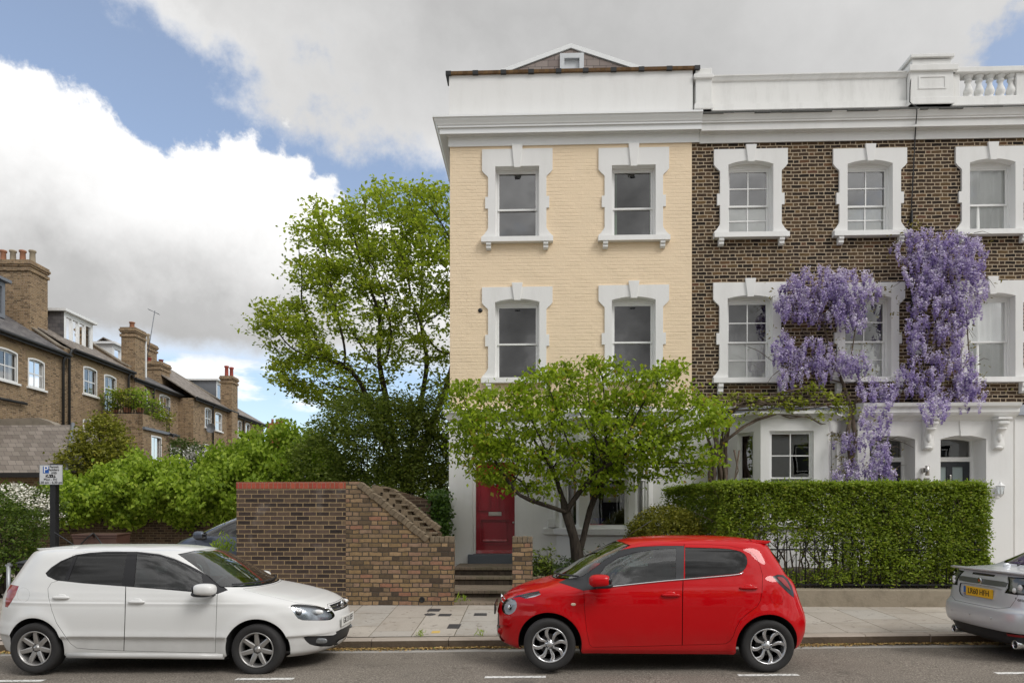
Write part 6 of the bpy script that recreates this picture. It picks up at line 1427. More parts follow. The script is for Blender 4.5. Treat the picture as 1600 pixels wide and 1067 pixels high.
    for sd in (1, -1):
        mb = MB(); n = [c.pt(*c.px(a, b), sd, .006) for a, b in ((932, 919.0), (955, 916.3), (1000, 911.4), (1040, 907.4), (1066, 905.2), (1100, 902.4), (1140, 898.8), (1156, 896.8), (1161, 893.5))]
        mb.tube(n, .0075, 5); mb.build('chrome_strip', M['chrome'], root)
        MB().blob(c.pt(*c.px(896, 943.8), sd, .0), (.028, .008, .016), 2.2, 8).build('side_indicator', M['lens_amber'], root)
        MB().lathe([(0, 0), (.038, .004), (.030, .010), (0, .012)], c.pt(*c.px(780.5, 985.5), sd, -.015), 'y', 18).build('fog_lamp_cover', rp, root)
        b = c.pt(*c.px(795, 948), sd, -.02); MB().blob(b, (.035, .03, .035), 2, 8).build('headlight_bulb', M['chrome'], m['hl'][0 if sd == 1 else 1])
    for zz in (.735, .70):
        pts = [tuple(c.pt(*c.yz(abs(y), zz-.12*abs(y)**2), 1 if y >= 0 else -1, .004)) for y in (-.3, -.2, -.1, 0, .1, .2, .3)]; MB().tube(pts, .006, 6).build('grille_chrome', M['chrome'], root)
    fc = c.pt(1.0, c.yz(0, .725)[1], 1, .012); b = MB()
    for o in (0, .035): b.tube([fc+Vector((-.004, -.05, o-.05)), fc+Vector((-.008, 0, o-.01)), fc+Vector((-.004, .05, o-.05))], .010, 6)
    b.build('badge', M['chrome'], root)
    pc = c.pt(1.0, c.yz(0, .60)[1], 1, .025); pl = MB().box(pc.x-.01, pc.x+.006, pc.y-.27, pc.y+.27, pc.z-.06, pc.z+.06).build('number_plate', M['gloss_black'], root, .003)
    pc = c.pt(0.0, c.yz(0, .70, False)[1], 1, .012); MB().box(pc.x-.003, pc.x+.005, pc.y-.26, pc.y+.26, pc.z-.056, pc.z+.056).build('number_plate', M['plate_yellow'], root, .003)
    w = MB()
    for y0, y1 in ((.0, .62), (-.55, .0)): w.tube([tuple(c.pt(*c.yz(abs(y), .985+.03*abs(y)), 1 if y > 0 else -1, .03)) for y in np.linspace(y0, y1, 6)], .011, 5)
    w.build('wiper', M['trim_black'], root)
    sp = MB(); A = [c.L2W(x*k, y, z) for x, y, z in ((.56, .50, 1.405), (.56, -.50, 1.405), (.40, -.50, 1.375), (.40, .50, 1.375))]; B = [c.L2W(x*k, y, z) for x, y, z in ((.56, .48, 1.432), (.56, -.48, 1.432), (.335, -.50, 1.412), (.335, .50, 1.412))]
    sp.hexa(A, B); sp.build('roof_spoiler', rp, root, .012)
    ae = MB(); q0 = P(982, 848, Yc-.35); ae.tube([c.L2W(1.93*k, .1, 1.43), c.L2W(1.60*k, .1, 1.64)], .0045, 5); ae.build('aerial', M['trim_black'], root)
M['lens_amber'] = flat('pale_indicator_lens', (.75, .62, .48), .2)
red_car()
def silver_car():
    half = .870; Yc = 8.44; X0 = 5.25; z0 = zr(6.2)-.015
    rows = [(0.15, 0.26, 4.45, 0.74, 6.3, 4.5, 0.054, 0.14), (0.2, 0.13, 4.55, 0.8, 6.44, 4.5, 0.059, 0.16), (0.33, 0.045, 4.6, 0.845, 6.72, 4.5, 0.068, 0.18), (0.345, 0.02, 4.61, 0.853, 6.72, 4.5, 0.068, 0.18),
            (0.46, 0, 4.62, 0.872, 6.72, 4.5, 0.068, 0.18), (0.56, 0.01, 4.61, 0.876, 6.72, 4.5, 0.068, 0.18), (0.6, 0.055, 4.6, 0.876, 6.72, 4.5, 0.068, 0.18), (0.7, 0.075, 4.52, 0.872, 6.72, 4.8, 0.068, 0.17), (0.8, 0.095, 4.35, 0.862, 6.72, 5, 0.068, 0.16),
            (0.88, 0.12, 3.9, 0.845, 6.72, 5.5, 0.068, 0.15), (0.94, 0.145, 3.5, 0.825, 6.72, 6, 0.068, 0.14), (0.975, 0.17, 3.3, 0.805, 7, 6, 0.063, 0.14), (0.99, 0.21, 3.2, 0.79, 7, 6, 0.059, 0.14), (1.005, 0.4, 3.15, 0.775, 7, 6, 0.045, 0.14),
            (1.02, 0.58, 3.1, 0.76, 7, 6, 0.036, 0.13), (1.08, 0.74, 2.98, 0.735, 7, 6, 0.045, 0.13), (1.2, 1, 2.75, 0.69, 7, 5.5, 0.045, 0.13), (1.32, 1.32, 2.5, 0.63, 6.44, 5, 0.045, 0.12), (1.39, 1.62, 2.3, 0.56, 5.6, 4.4, 0.036, 0.1), (1.42, 1.85, 2.15, 0.4, 3.5, 3.5, 0.04, 0.04), (1.43, 1.95, 2.05, 0.05, 2.5, 2.5, 0, 0)]
    c = Car(rows, 4.62, X0, Yc, z0, 1, (.98, 3.66), .315, .012)
    root = thing('parked_car', (X0+2.3, Yc, z0), 'silver saloon car cut by the right edge with a yellow rear plate', 'car', 'cars parked along the kerb')
    sp_ = paint('silver_car_paint', (.60, .62, .65), .32, .30)
    a0, a1 = c.arch(c.wheels[0], .37), c.arch(c.wheels[1], .37)
    p = lambda key, name, pts, mat, **kw: dict(key=key, name=name, poly=c.poly(pts, smooth=kw.pop('sm', 0)), mat=mat, **kw)
    lamp = [('b', .40, .955), ('b', .44, .90), ('b', .46, .83), ('b', .44, .775), ('b', .60, .768), ('b', .74, .765), ('xz', .36, .77), ('xz', .46, .80), ('xz', .40, .88), ('xz', .34, .94), ('b', .62, .962)]
    inn = [('b', .44, .94), ('b', .475, .89), ('b', .49, .80), ('b', .60, .79), ('b', .745, .787), ('xz', .35, .795), ('xz', .42, .82), ('xz', .36, .88), ('b', .70, .945)]
    boot = [('r', .985), ('r', .585), ('b', .40, .585), ('b', .54, .62), ('b', .58, .70), ('b', .60, .768), ('b', .44, .775), ('b', .455, .86), ('b', .40, .95), ('b', .42, .985)]
    band = [('r', .895), ('r', .835), ('b', .30, .835), ('b', .43, .838), ('b', .44, .885), ('b', .38, .895)]
    slot = [('r', .962), ('r', .932), ('b', .20, .934), ('b', .205, .958)]
    rec = [('r', .82), ('r', .645), ('b', .26, .645), ('b', .36, .68), ('b', .39, .76), ('b', .38, .82)]
    dif = [('r', .335), ('r', .17), ('b', .40, .17), ('b', .60, .20), ('b', .78, .25), ('xz', .20, .30), ('xz', .16, .345), ('b', .70, .340)]
    refl = [('b', .50, .325), ('b', .50, .295), ('b', .70, .305), ('b', .70, .333)]
    rw = [('r', 1.36), ('r', 1.05), ('b', .50, 1.06), ('b', .62, 1.09), ('b', .56, 1.28), ('b', .48, 1.36)]
    panels = [p('boot', 'boot_lid', boot, sp_, gap=.004), p('rw', 'rear_window', rw, M['car_glass_dark'], gap=.012, open=1),
              p('lamp', 'tail_light', lamp, M['gloss_black'], gap=.003, both=False), p('inn', 'tail_light_glass', inn, M['smoke'], gap=0, both=False, off=-.003, parent='lamp'),
              p('band', 'boot_trim', band, M['band'], gap=0, off=-.004), p('slot', 'brake_light', slot, M['gloss_black'], gap=0, off=.006), p('rec', 'plate_recess', rec, sp_, gap=0, off=.014, sm=1),
              p('dif', 'bumper_insert', dif, M['trim_black'], gap=.002, off=.006), p('refl', 'reflector', refl, M['lamp_red'], gap=0, both=False, off=-.006)]
    c.shell(root, panels, [a0[1], a1[1]], sp_); c.wells(root, [a0, a1], .37); m = c.made
    for sd in (1, -1):
        for y, z, r in ((.60, .845, .036), (.55, .81, .03)): MB().lathe([(0, -.012), (r*.6, -.01), (r, .0), (r, .006)], c.pt(*c.yz(y, z, False), sd, .006), 'x', 18).build('lamp_unit', M['lamp_in'], m['lamp'][0 if sd == 1 else 1])
        b = c.pt(*c.yz(.60, .875, False), sd, .003); MB().box(b.x-.004, b.x+.01, b.y-.14, b.y+.10, b.z-.008, b.z+.008).build('lamp_divider', M['gloss_black'], m['lamp'][0 if sd == 1 else 1])
    for wx in c.wheels:
        for sd in (1, -1): c.add_wheel(root, wx, sd, .76, .21, .215, dict(n=5, w0=.06, w1=.05), (M['alloy'], M['well']))
    # spoiler lip
    mb = MB(); pr = []
    ys = np.linspace(-.77, .77, 17); k0 = len(mb.v)
    for y in ys:
        u = abs(y)/.77; xx = .115+.11*u**2.4; zz = 1.012-.012*u**3
        for dx, dz in ((.20, -.008), (.02, .006), (-.008, -.002), (.0, -.016), (.06, -.030)): mb.v.append(c.L2W(xx+dx*(1-.35*u**4), y, zz+dz))
    for i in range(16):
        for j in range(5): j2 = (j+1) % 5; mb.f.append([k0+i*5+j, k0+i*5+j2, k0+i*5+5+j2, k0+i*5+5+j]); mb.m.append(0); mb.sm.append(j < 2)
    mb.f += [[k0+j for j in range(5)], [k0+80+j for j in range(5)][::-1]]; mb.m += [0, 0]; mb.sm += [False, False]
    mb.build('boot_spoiler', sp_, root)
    pc = c.pt(0.0, c.yz(0, .735, False)[1], 1, -.005); pl = MB().box(pc.x-.010, pc.x+.01, pc.y-.262, pc.y+.262, pc.z-.056, pc.z+.056).build('number_plate', M['plate_yellow'], root, .003)
    text_mesh('LR60 HFH', .094, 'registration', M['ink'], pl, (pc.x-.0115, pc.y-.022, pc.z), (0, -1, 0), (0, 0, 1), .98)
    MB().box(pc.x-.0112, pc.x-.009, pc.y+.215, pc.y+.258, pc.z-.053, pc.z+.053).build('plate_strip', flat('plate_blue', (.01, .12, .42), .4), pl)
    text_mesh('GB', .026, 'country_code', M['plate_yellow'], pl, (pc.x-.0115, pc.y+.236, pc.z-.035), (0, -1, 0), (0, 0, 1))
    ec = c.pt(0.0, c.yz(0, .868, False)[1], 1, .008); bd = MB().lathe([(.036, .004), (.040, .0), (.040, -.006), (.033, -.010)], ec, 'x', 26).build('badge', M['chrome'], root)
    MB().lathe([(0, -.0085), (.034, -.0085)], ec, 'x', 24).build('badge_disc', flat('badge_blue', (.015, .03, .12), .3), bd)
    MB().blob(ec+Vector((-.009, .0, .004)), (.003, .013, .016), 2, 8).build('badge_emblem', flat('badge_red', (.55, .02, .03), .4), bd)
    MB().box(ec.x-.011, ec.x-.008, ec.y-.018, ec.y+.018, ec.z-.022, ec.z-.015).build('badge_band', M['chrome'], bd)
    q = c.pt(*c.yz(.62, .715, False), 1, .004); text_mesh('Aero', .058, 'model_lettering', M['trim_black'], root, (q.x, q.y, q.z), (.25, -1, 0), (0, 0, 1), 1.0, .001)
    q = c.pt(*c.yz(.68, .67, False), 1, .004); text_mesh('X', .04, 'model_lettering', M['trim_black'], root, (q.x, q.y, q.z), (.3, -1, 0), (0, 0, 1), 1.2, .001)
    q = c.pt(*c.yz(.66, .735, False), -1, .004); text_mesh('X', .04, 'model_lettering', M['trim_black'], root, (q.x, q.y, q.z), (-.3, -1, 0), (0, 0, 1), 1.2, .001)
    for sd in (1, -1):
        e = Vector(c.L2W(.17, sd*.56, .205)); MB().lathe([(.050, .25), (.050, .02), (.052, -.03), (.046, -.035), (.041, -.02), (.040, .2)], e, 'x', 22, cap=False).build('exhaust_pipe', M['chrome'], root); MB().lathe([(0, .1), (.041, .1)], e, 'x', 16).build('exhaust_inside', M['well'], root)
    for y in (.35, -.02, -.40):
        q = c.pt(*c.yz(abs(y), .47, False), 1 if y > 0 else -1, .001); MB().lathe([(0, -.003), (.012, -.003), (.013, .0)], q, 'x', 12).build('parking_sensor', sp_, root)
    for x, y in ((.62, .10), (.66, -.14)): MB().blob(c.L2W(x, y, 1.035), (.016, .012, .03), 2.5, 8).build('washer_nozzle', M['trim_black'], root)
    MB().blob(c.L2W(.62, -.28, 1.03), (.05, .012, .035), 2, 8).build('aerial_fin', sp_, root)
    c.inside(root, 2.2, 1.3, .36, .48, 3.0)
M['smoke'] = flat('smoked_lamp_lens', (.10, .105, .10), .12, coat=1, var=.5, scale=14)
M['band'] = flat('dark_silver_trim', (.20, .205, .21), .3, .6)
silver_car()
def grey_car():
    Yn = 14.3; half = .86; Yc = Yn+half; X0 = PX(268, Yc)+4.25; z0 = .262
    rows = [(.2, .1, 4.1, .80, 4.6, 4.4, .1, .16), (.3, .02, 4.2, .84, 4.6, 4.2, .1, .2), (.5, 0, 4.25, .86, 4.6, 4.2, .1, .2), (.7, .02, 4.22, .86, 4.6, 4.2, .1, .22), (.80, .04, 4.16, .855, 4.6, 4.4, .1, .24), (.90, .06, 3.98, .845, 4.6, 4.8, .1, .24), (.98, .08, 3.84, .83, 4.6, 5, .1, .22), (1.05, .1, 3.64, .81, 4.6, 5.5, .1, .2),
            (1.12, .12, 3.46, .79, 4.6, 5.5, .1, .18), (1.25, .16, 3.18, .76, 4.6, 5.5, .1, .16), (1.40, .22, 2.84, .71, 4.6, 5.2, .1, .14), (1.52, .28, 2.50, .65, 4.4, 4.8, .1, .12), (1.58, .35, 2.2, .56, 4, 4.2, .06, .08), (1.61, .6, 1.8, .36, 3.5, 3.5, .03, .03), (1.62, .9, 1.5, .05, 2.5, 2.5, 0, 0)]
    c = Car(rows, 4.25, X0, Yc, z0, -1, (.72, 3.32), .31)
    root = thing('parked_car', (X0-2.1, Yc, z0), 'blue grey people carrier mostly hidden behind the new brick wall', 'car')
    gp = paint('blue_grey_car_paint', (.10, .115, .15), .28, .5)
    a0, a1 = c.arch(c.wheels[0], .37), c.arch(c.wheels[1], .37); p = lambda key, name, pts, mat, **kw: dict(key=key, name=name, poly=c.poly(pts), mat=mat, **kw)
    win = [('xz', 3.24, 1.08), ('xz', 3.08, 1.20), ('xz', 2.78, 1.37), ('xz', 2.4, 1.49), ('xz', 1.95, 1.51), ('xz', 1.95, 1.06)]
    win2 = [('xz', 1.82, 1.50), ('xz', .7, 1.48), ('xz', .42, 1.2), ('xz', .5, 1.10), ('xz', 1.82, 1.06)]
    door = [('xz', 3.34, 1.05), ('xz', 3.12, .75), ('xz', 2.90, .32), ('xz', 1.85, .30), ('xz', 1.88, 1.53), ('xz', 2.45, 1.52), ('xz', 2.84, 1.40), ('xz', 3.14, 1.22)]
    lamp = [('xz', 4.0, .93), ('xz', 3.72, 1.0), ('xz', 3.85, .86), ('xz', 4.1, .74), ('y', .55, .76), ('y', .55, .88)]
    panels = [p('d', 'door', door, gp, both=False), p('w', 'window', win, M['car_glass'], gap=.004, open=1, off=.003, both=False), p('w2', 'window', win2, M['car_glass_dark'], gap=.004, open=1, off=.003, both=False), p('l', 'headlight', lamp, M['lens'], gap=.002, open=1, both=False, under=('reflector', M['lamp_in'], .02)),
              p('ws', 'windscreen', [('c', 1.50), ('c', 1.08), ('y', .5, 1.09), ('y', .66, 1.12), ('y', .58, 1.40), ('y', .4, 1.49)], M['car_glass'], gap=.01, open=1)]
    c.shell(root, panels, [a0[1], a1[1]], gp, (110, 60)); c.wells(root, [a0, a1], .36)
    for wx in c.wheels:
        for sd in (1, -1): c.add_wheel(root, wx, sd, .74, .2, .2, dict(n=5, w0=.05, w1=.05), (M['alloy'], M['well']))
    c.mirror(root, (3.12, .97, 1.10), (.13, .10, .085), gp); c.inside(root, 1.9, 1.0, .36, .52, 2.9)
grey_car()
# ---------------------------------------------------------------- plants
def grow(att, seed_nodes, step=.25, kill=.5, reach=3.0, iters=120, up=.0):
    """space colonisation: att Nx3 attraction points, seed_nodes [(pos, parent index)] -> nodes, parents"""
    nodes = [np.array(p, float) for p, _ in seed_nodes]; par = [q for _, q in seed_nodes]; A = att.copy(); cnt = np.zeros(4000, int)
    for _ in range(iters):
        if len(A) == 0: break
        Nn = np.array(nodes); d = np.linalg.norm(A[:, None]-Nn[None], axis=2); k = d.argmin(1); dm = d[np.arange(len(A)), k]
        use = dm < reach
        if not use.any(): reach *= 1.6; continue
        new = []
        for i in np.unique(k[use]):
            v = (A[use & (k == i)]-Nn[i]); v = (v/np.maximum(np.linalg.norm(v, axis=1, keepdims=True), 1e-6)).sum(0); v += rng.normal(0, .25, 3); v[2] += up; l = np.linalg.norm(v)
            if l < 1e-6 or cnt[i] > 4: continue
            cnt[i] += 1; new.append((Nn[i]+v/l*step, i))
        if not new: break
        for p, q in new: nodes.append(p); par.append(q)
        if len(nodes) > 3900: break
        Nn = np.array([p for p, _ in new]); d = np.linalg.norm(A[:, None]-Nn[None], axis=2).min(1); A = A[d > kill]
    return np.array(nodes), np.array(par)
def branch_mesh(name, nodes, par, mat, parent, tip=.008, expo=2.4, base=None, sides=6):
    n = len(nodes); w = np.full(n, tip**expo); kids = [[] for _ in range(n)]
    for i in range(n-1, 0, -1):
        if par[i] >= 0: kids[par[i]].append(i)
    acc = np.zeros(n); order = range(n-1, -1, -1)
    for i in order:
        w[i] = max(acc[i], tip**expo)
        if par[i] >= 0: acc[par[i]] += w[i]
    r = w**(1/expo)
    if base: r *= 1+(base/r[0]-1)*np.clip((r-tip)/(r[0]-tip), 0, 1)
    mb = MB()
    # chains
    done = set()
    def chain(i, start):
        pts = [start] if start is not None else []; pts.append(i)
        while kids[i]:
            j = max(kids[i], key=lambda q: r[q]); pts.append(j); i = j
        return pts
    stack_ = [(0, None)]
    while stack_:
        i, s0 = stack_.pop(); ch = chain(i, s0)
        P_ = nodes[ch].copy()
        for _ in range(2): P_[1:-1] = P_[1:-1]*.5+(P_[:-2]+P_[2:])*.25
        rr = [r[c] for c in ch]; 
        if s0 is not None: rr[0] = rr[1]
        if len(ch) > 1: mb.tube(P_, rr, sides if max(rr) > .03 else 4, caps=False)
        for c in ch[(1 if s0 is not None else 0):]:
            big = max(kids[c], key=lambda q: r[q]) if kids[c] else None
            for q in kids[c]:
                if q != big: stack_.append((q, c))
    return mb.build(name, mat, parent, recalc=False), r, kids
def ell(n, c, r, shell=0.0):
    v = rng.normal(size=(n, 3)); v /= np.linalg.norm(v, axis=1, keepdims=True); q = rng.uniform(shell, 1, n)**(1/3 if shell == 0 else .5); return np.array(c)+v*q[:, None]*np.array(r)
def clusters(centres, per, spread, L, droop, flat=.6, nz=.9):
    """leaf sprays about given twig points"""
    c = np.repeat(centres, per, 0)+rng.normal(size=(len(centres)*per, 3))*spread*np.array([1, 1, flat])
    d = rand_dirs(len(c)); d[:, 2] = d[:, 2]*.4-droop; nn = rand_dirs(len(c), nz); return c, d, nn, L*rng.uniform(.65, 1.25, len(c))
tree_green = leafmat('fresh_tree_leaves', (.22, .28, .035), (.50, .56, .08), (.52, .48, .10), .62)
def big_tree():
    Y = 25.5; c0 = P(625, 640, Y); root = thing('broadleaf_tree', (c0.x, Y, -.2), 'tall airy broadleaf tree with fresh green leaves left of the cream house', 'tree'); K = Y/FL
    def at(px, py, dy=0.0): return np.array(P(px, py, Y+dy))
    A = []
    for px, py, rx, ry, n in ((560, 500, 120, 110, 420), (640, 400, 110, 115, 460), (700, 470, 110, 150, 420), (520, 400, 70, 70, 150), (450, 520, 42, 50, 100), (610, 348, 80, 45, 170), (680, 345, 60, 45, 130), (520, 600, 95, 45, 170), (770, 400, 90, 110, 180), (455, 590, 40, 22, 50), (530, 360, 45, 36, 70)):
        A.append(ell(n, at(px, py), (rx*K, 2.6, ry*K), .35))
    A = np.concatenate(A)
    g = np.array([c0.x, Y, -.2]); sd = [(g, -1)]
    def stem(i, pts):
        for p in pts: sd.append((np.array(p), i)); i = len(sd)-1
        return i
    t = stem(0, [g+[0, 0, z] for z in (.8, 1.6, 2.4, 3.2)])
    stem(t, [at(612, 645), at(600, 610), at(592, 575)]); stem(t, [at(590, 655, -.4), at(572, 615, -.5), at(560, 585, -.7)]); stem(t, [at(655, 645, .4), at(664, 610, .6), at(668, 570, .8)]); stem(t, [at(690, 650, -.3), at(703, 600, -.4), at(712, 550, -.4)])
    nd, pr = grow(A, sd, .30, .48, 2.2, 90, .05); b, r, kids = branch_mesh('trunk', nd, pr, M['bark'], root, .011, 2.35, .26)
    tips = nd[[i for i in range(len(nd)) if len(kids[i]) == 0 or (r[i] < .018 and rng.random() < .45)]]
    c, d, nn, L = clusters(tips, 56, .28, .175, .3, .38, 1.2)
    q = project(c)
    leaf_mesh('crown', c, d, nn, L, .62, tree_green, root)
big_tree()
def shrub(name, label, cat, blobs, Y0, n, L, mat, droop=.2, trunk=None, wr=.55, group=None, shell=.55, clump=None, dens=14):
    """rounded shrub: blobs (px, py, rx, ry in photo pixels, depth radius m, y offset)"""
    tot = sum(b[2]*b[3] for b in blobs); C = []; K0 = Y0/FL; bx = P(blobs[0][0], 800, Y0).x; root = thing(name, (bx, Y0, .25), label, cat, group)
    for px, py, rx, ry, rz, dy in blobs:
        Y = Y0+dy; K = Y/FL; m = max(8, int(n*rx*ry/tot/dens)); C.append(ell(m, P(px, py, Y), (rx*K, rz, ry*K), shell))
    C = np.concatenate(C); C = C[C[:, 2] > .3]
    c, d, nn, Ls = clusters(C, dens, clump or L*1.1, L, droop, .7); leaf_mesh('foliage', c, d, nn, Ls, wr, mat, root)
    mb = MB(); tr = trunk or []
    base = Vector((bx, Y0, .15))
    for px, py, rx, ry, rz, dy in blobs:
        e = P(px, py, Y0+dy)
        for k in range(3):
            q = e+Vector(rng.normal(0, .3, 3))*rx*K0; mid = base.lerp(q, .5)+Vector(rng.normal(0, .1, 3)); mb.tube([base+Vector(rng.normal(0, .08, 3)), mid, q], [.04, .028, .010], 5)
    mb.build('stem', M['bark'], root, recalc=False); return root
dark_green = leafmat('dark_shrub_leaves', (.10, .145, .026), (.24, .30, .055), (.32, .35, .07), .45)
ivy_green = leafmat('bright_ivy_leaves', (.17, .27, .022), (.42, .55, .06), (.48, .55, .09), .48)
yew_green = leafmat('yew_leaves', (.09, .10, .012), (.26, .25, .03), (.36, .31, .04), .35)
hedge_green = leafmat('privet_leaves', (.13, .19, .02), (.35, .44, .05), (.42, .38, .07), .48)
olive = leafmat('olive_shrub_leaves', (.13, .14, .025), (.34, .34, .05), (.55, .46, .06), .4)
shrub('dark_shrub', 'big dark green rounded shrub under the tall tree beside the cream house', 'shrub', [(590, 690, 95, 72, 1.9, 0), (650, 700, 70, 80, 1.8, .4), (520, 720, 62, 70, 1.6, 0), (620, 655, 60, 45, 1.2, .2), (560, 650, 55, 38, 1.1, .3), (640, 770, 75, 60, 1.5, -.3), (690, 650, 35, 55, 1.2, .5), (560, 775, 90, 40, 1.3, -.3), (685, 760, 40, 60, 1.0, .2)], 19.3, 46000, .10, dark_green, .1, shell=.35)
def ivy():
    Y = 20.1; prof = [(60, 772), (85, 750), (110, 752), (150, 745), (180, 722), (215, 713), (245, 724), (275, 726), (310, 728), (335, 705), (372, 690), (398, 672), (430, 664), (470, 668), (500, 690), (540, 720)]
    root = thing('ivy', (P(260, 800, Y).x, Y, 1.7), 'bright green mass of ivy spilling over the brown garden wall', 'climbing plant')
    C = []
    xs_ = np.array([p[0] for p in prof]); ys_ = np.array([p[1] for p in prof])
    for _ in range(5200):
        px = rng.uniform(62, 540); top = np.interp(px, xs_, ys_)+8*math.sin(px*.11)+5*math.sin(px*.31); bot = 812+8*math.sin(px*.07)+(6 if px > 330 else 0); u = rng.random()**.9; py = top+(bot-top)*u
        bulge = 1.1*math.sin(math.pi*min(1, u*.9+.12)); dy = -bulge*rng.uniform(.55, 1.05)+.35*math.sin(px*.09)*math.sin(py*.11); C.append(P(px, py, Y+dy+.5*(1-u)))
    C = np.array(C); c, d, nn, L = clusters(C, 10, .125, .135, .75, .8, .5); nn[:, 1] -= .7
    leaf_mesh('foliage', c, d, nn, L, .68, ivy_green, root)
    mb = MB()
    for k in range(26):
        px = 70+18*k; a, b = P(px, 815, Y-.05), P(px+rng.uniform(-20, 20), 760, Y-.2); mb.tube([a, a.lerp(b, .5)+Vector((rng.normal(0, .1), -.1, 0)), b], [.025, .02, .012], 5)
    mb.build('stem', M['bark'], root, recalc=False)
ivy()
shrub('evergreen_shrub', 'conical yellow tipped evergreen shrub behind the ivy near the parking sign', 'shrub', [(160, 690, 34, 34, 1.0, 0), (165, 665, 20, 18, .5, 0), (140, 725, 40, 36, 1.1, 0), (175, 722, 34, 32, 1.0, 0), (122, 748, 30, 24, .8, -.2)], 22.5, 11000, .12, olive, -.35)
shrub('leafy_bush', 'dense green bush at the left edge behind the grey post', 'bush', [(10, 840, 46, 62, .9, 0), (-30, 830, 45, 70, .9, 0), (24, 880, 36, 36, .7, -.1), (28, 815, 24, 30, .6, .1)], 12.4, 11000, .062, leafmat('green_bush_leaves', (.05, .09, .012), (.12, .18, .022), (.2, .2, .04), .35), .1)
def hawthorn():
    Y = 17.5; root = shrub('white_flowering_shrub', 'white flowering shrub at the left edge beyond the parking sign post', 'shrub', [(20, 785, 40, 30, 1.1, 0), (52, 800, 34, 34, .9, -.2), (-10, 800, 40, 40, 1.0, 0), (68, 790, 16, 26, .5, 0)], Y, 6000, .10, leafmat('hawthorn_leaves', (.06, .10, .015), (.13, .19, .03), None, .35), .1)
    C = np.concatenate([ell(60, P(px, py, Y-.5), (rx*Y/FL, .6, ry*Y/FL), .5) for px, py, rx, ry in ((18, 770, 40, 14), (45, 785, 30, 18), (62, 800, 18, 22), (15, 795, 30, 16))])
    c, d, nn, L = clusters(C, 14, .10, .055, 0, .4, 1.2); leaf_mesh('blossom', c, d, nn, L, .9, flat('white_blossom', (.80, .78, .70), .7, var=.05), root)
hawthorn()
def flowers_far():
    Y = 31.0; root = shrub('rose_bush', 'white flowering climber in front of the pale rendered wall', 'shrub', [(305, 712, 28, 16, 1.2, 0), (290, 702, 20, 16, 1, 0), (322, 722, 18, 12, 1, 0)], Y, 2600, .13, leafmat('climber_leaves', (.05, .09, .02), (.12, .17, .04), None, .3), .1)
    C = ell(60, P(306, 710, Y-.8), (26*Y/FL, .6, 13*Y/FL), .3); c, d, nn, L = clusters(C, 8, .12, .09, 0, .5, 1); leaf_mesh('blossom', c, d, nn, L, .9, flat('pale_blossom', (.75, .74, .70), .7, var=.05), root)
flowers_far()
def terrace_plants():
    if not TERR: return
    a, b, c_ = (Vector(TERR[k]) for k in 'abc'); i = 0
    for t, lab in ((.10, 'trailing shrub on the roof terrace by the white door'), (.55, 'bushy pot plant in the middle of the roof terrace'), (.98, 'spreading pot plant at the corner of the roof terrace')):
        q = a.lerp(b, t); root = thing('potted_plant', q, lab, 'plant', 'plants on the roof terrace'); MB().lathe([(.14, 0), (.2, .34), (.17, .34)], q, n=12).build('pot', M['terracotta'], root)
        C = ell(60, q+Vector((0, 0, .75)), (.62, .6, .55), .3); cc, d, nn, L = clusters(C, 12, .12, .13, .2); leaf_mesh('foliage', cc, d, nn, L, .6, (hedge_green, olive, ivy_green)[i], root); i += 1
    for t, lab in ((.35, 'leafy plant behind the nearer terrace railing'), (.8, 'yellowish plant hanging over the far end of the terrace')):
        q = b.lerp(c_, t); root = thing('potted_plant', q, lab, 'plant', 'plants on the roof terrace'); MB().lathe([(.14, 0), (.2, .34), (.17, .34)], q, n=12).build('pot', M['terracotta'], root)
        C = ell(60, q+Vector((.15, 0, .5)), (.5, .9, .6), .3); cc, d, nn, L = clusters(C, 12, .12, .13, .3); leaf_mesh('foliage', cc, d, nn, L, .6, (olive, hedge_green)[i % 2], root); i += 1
terrace_plants()
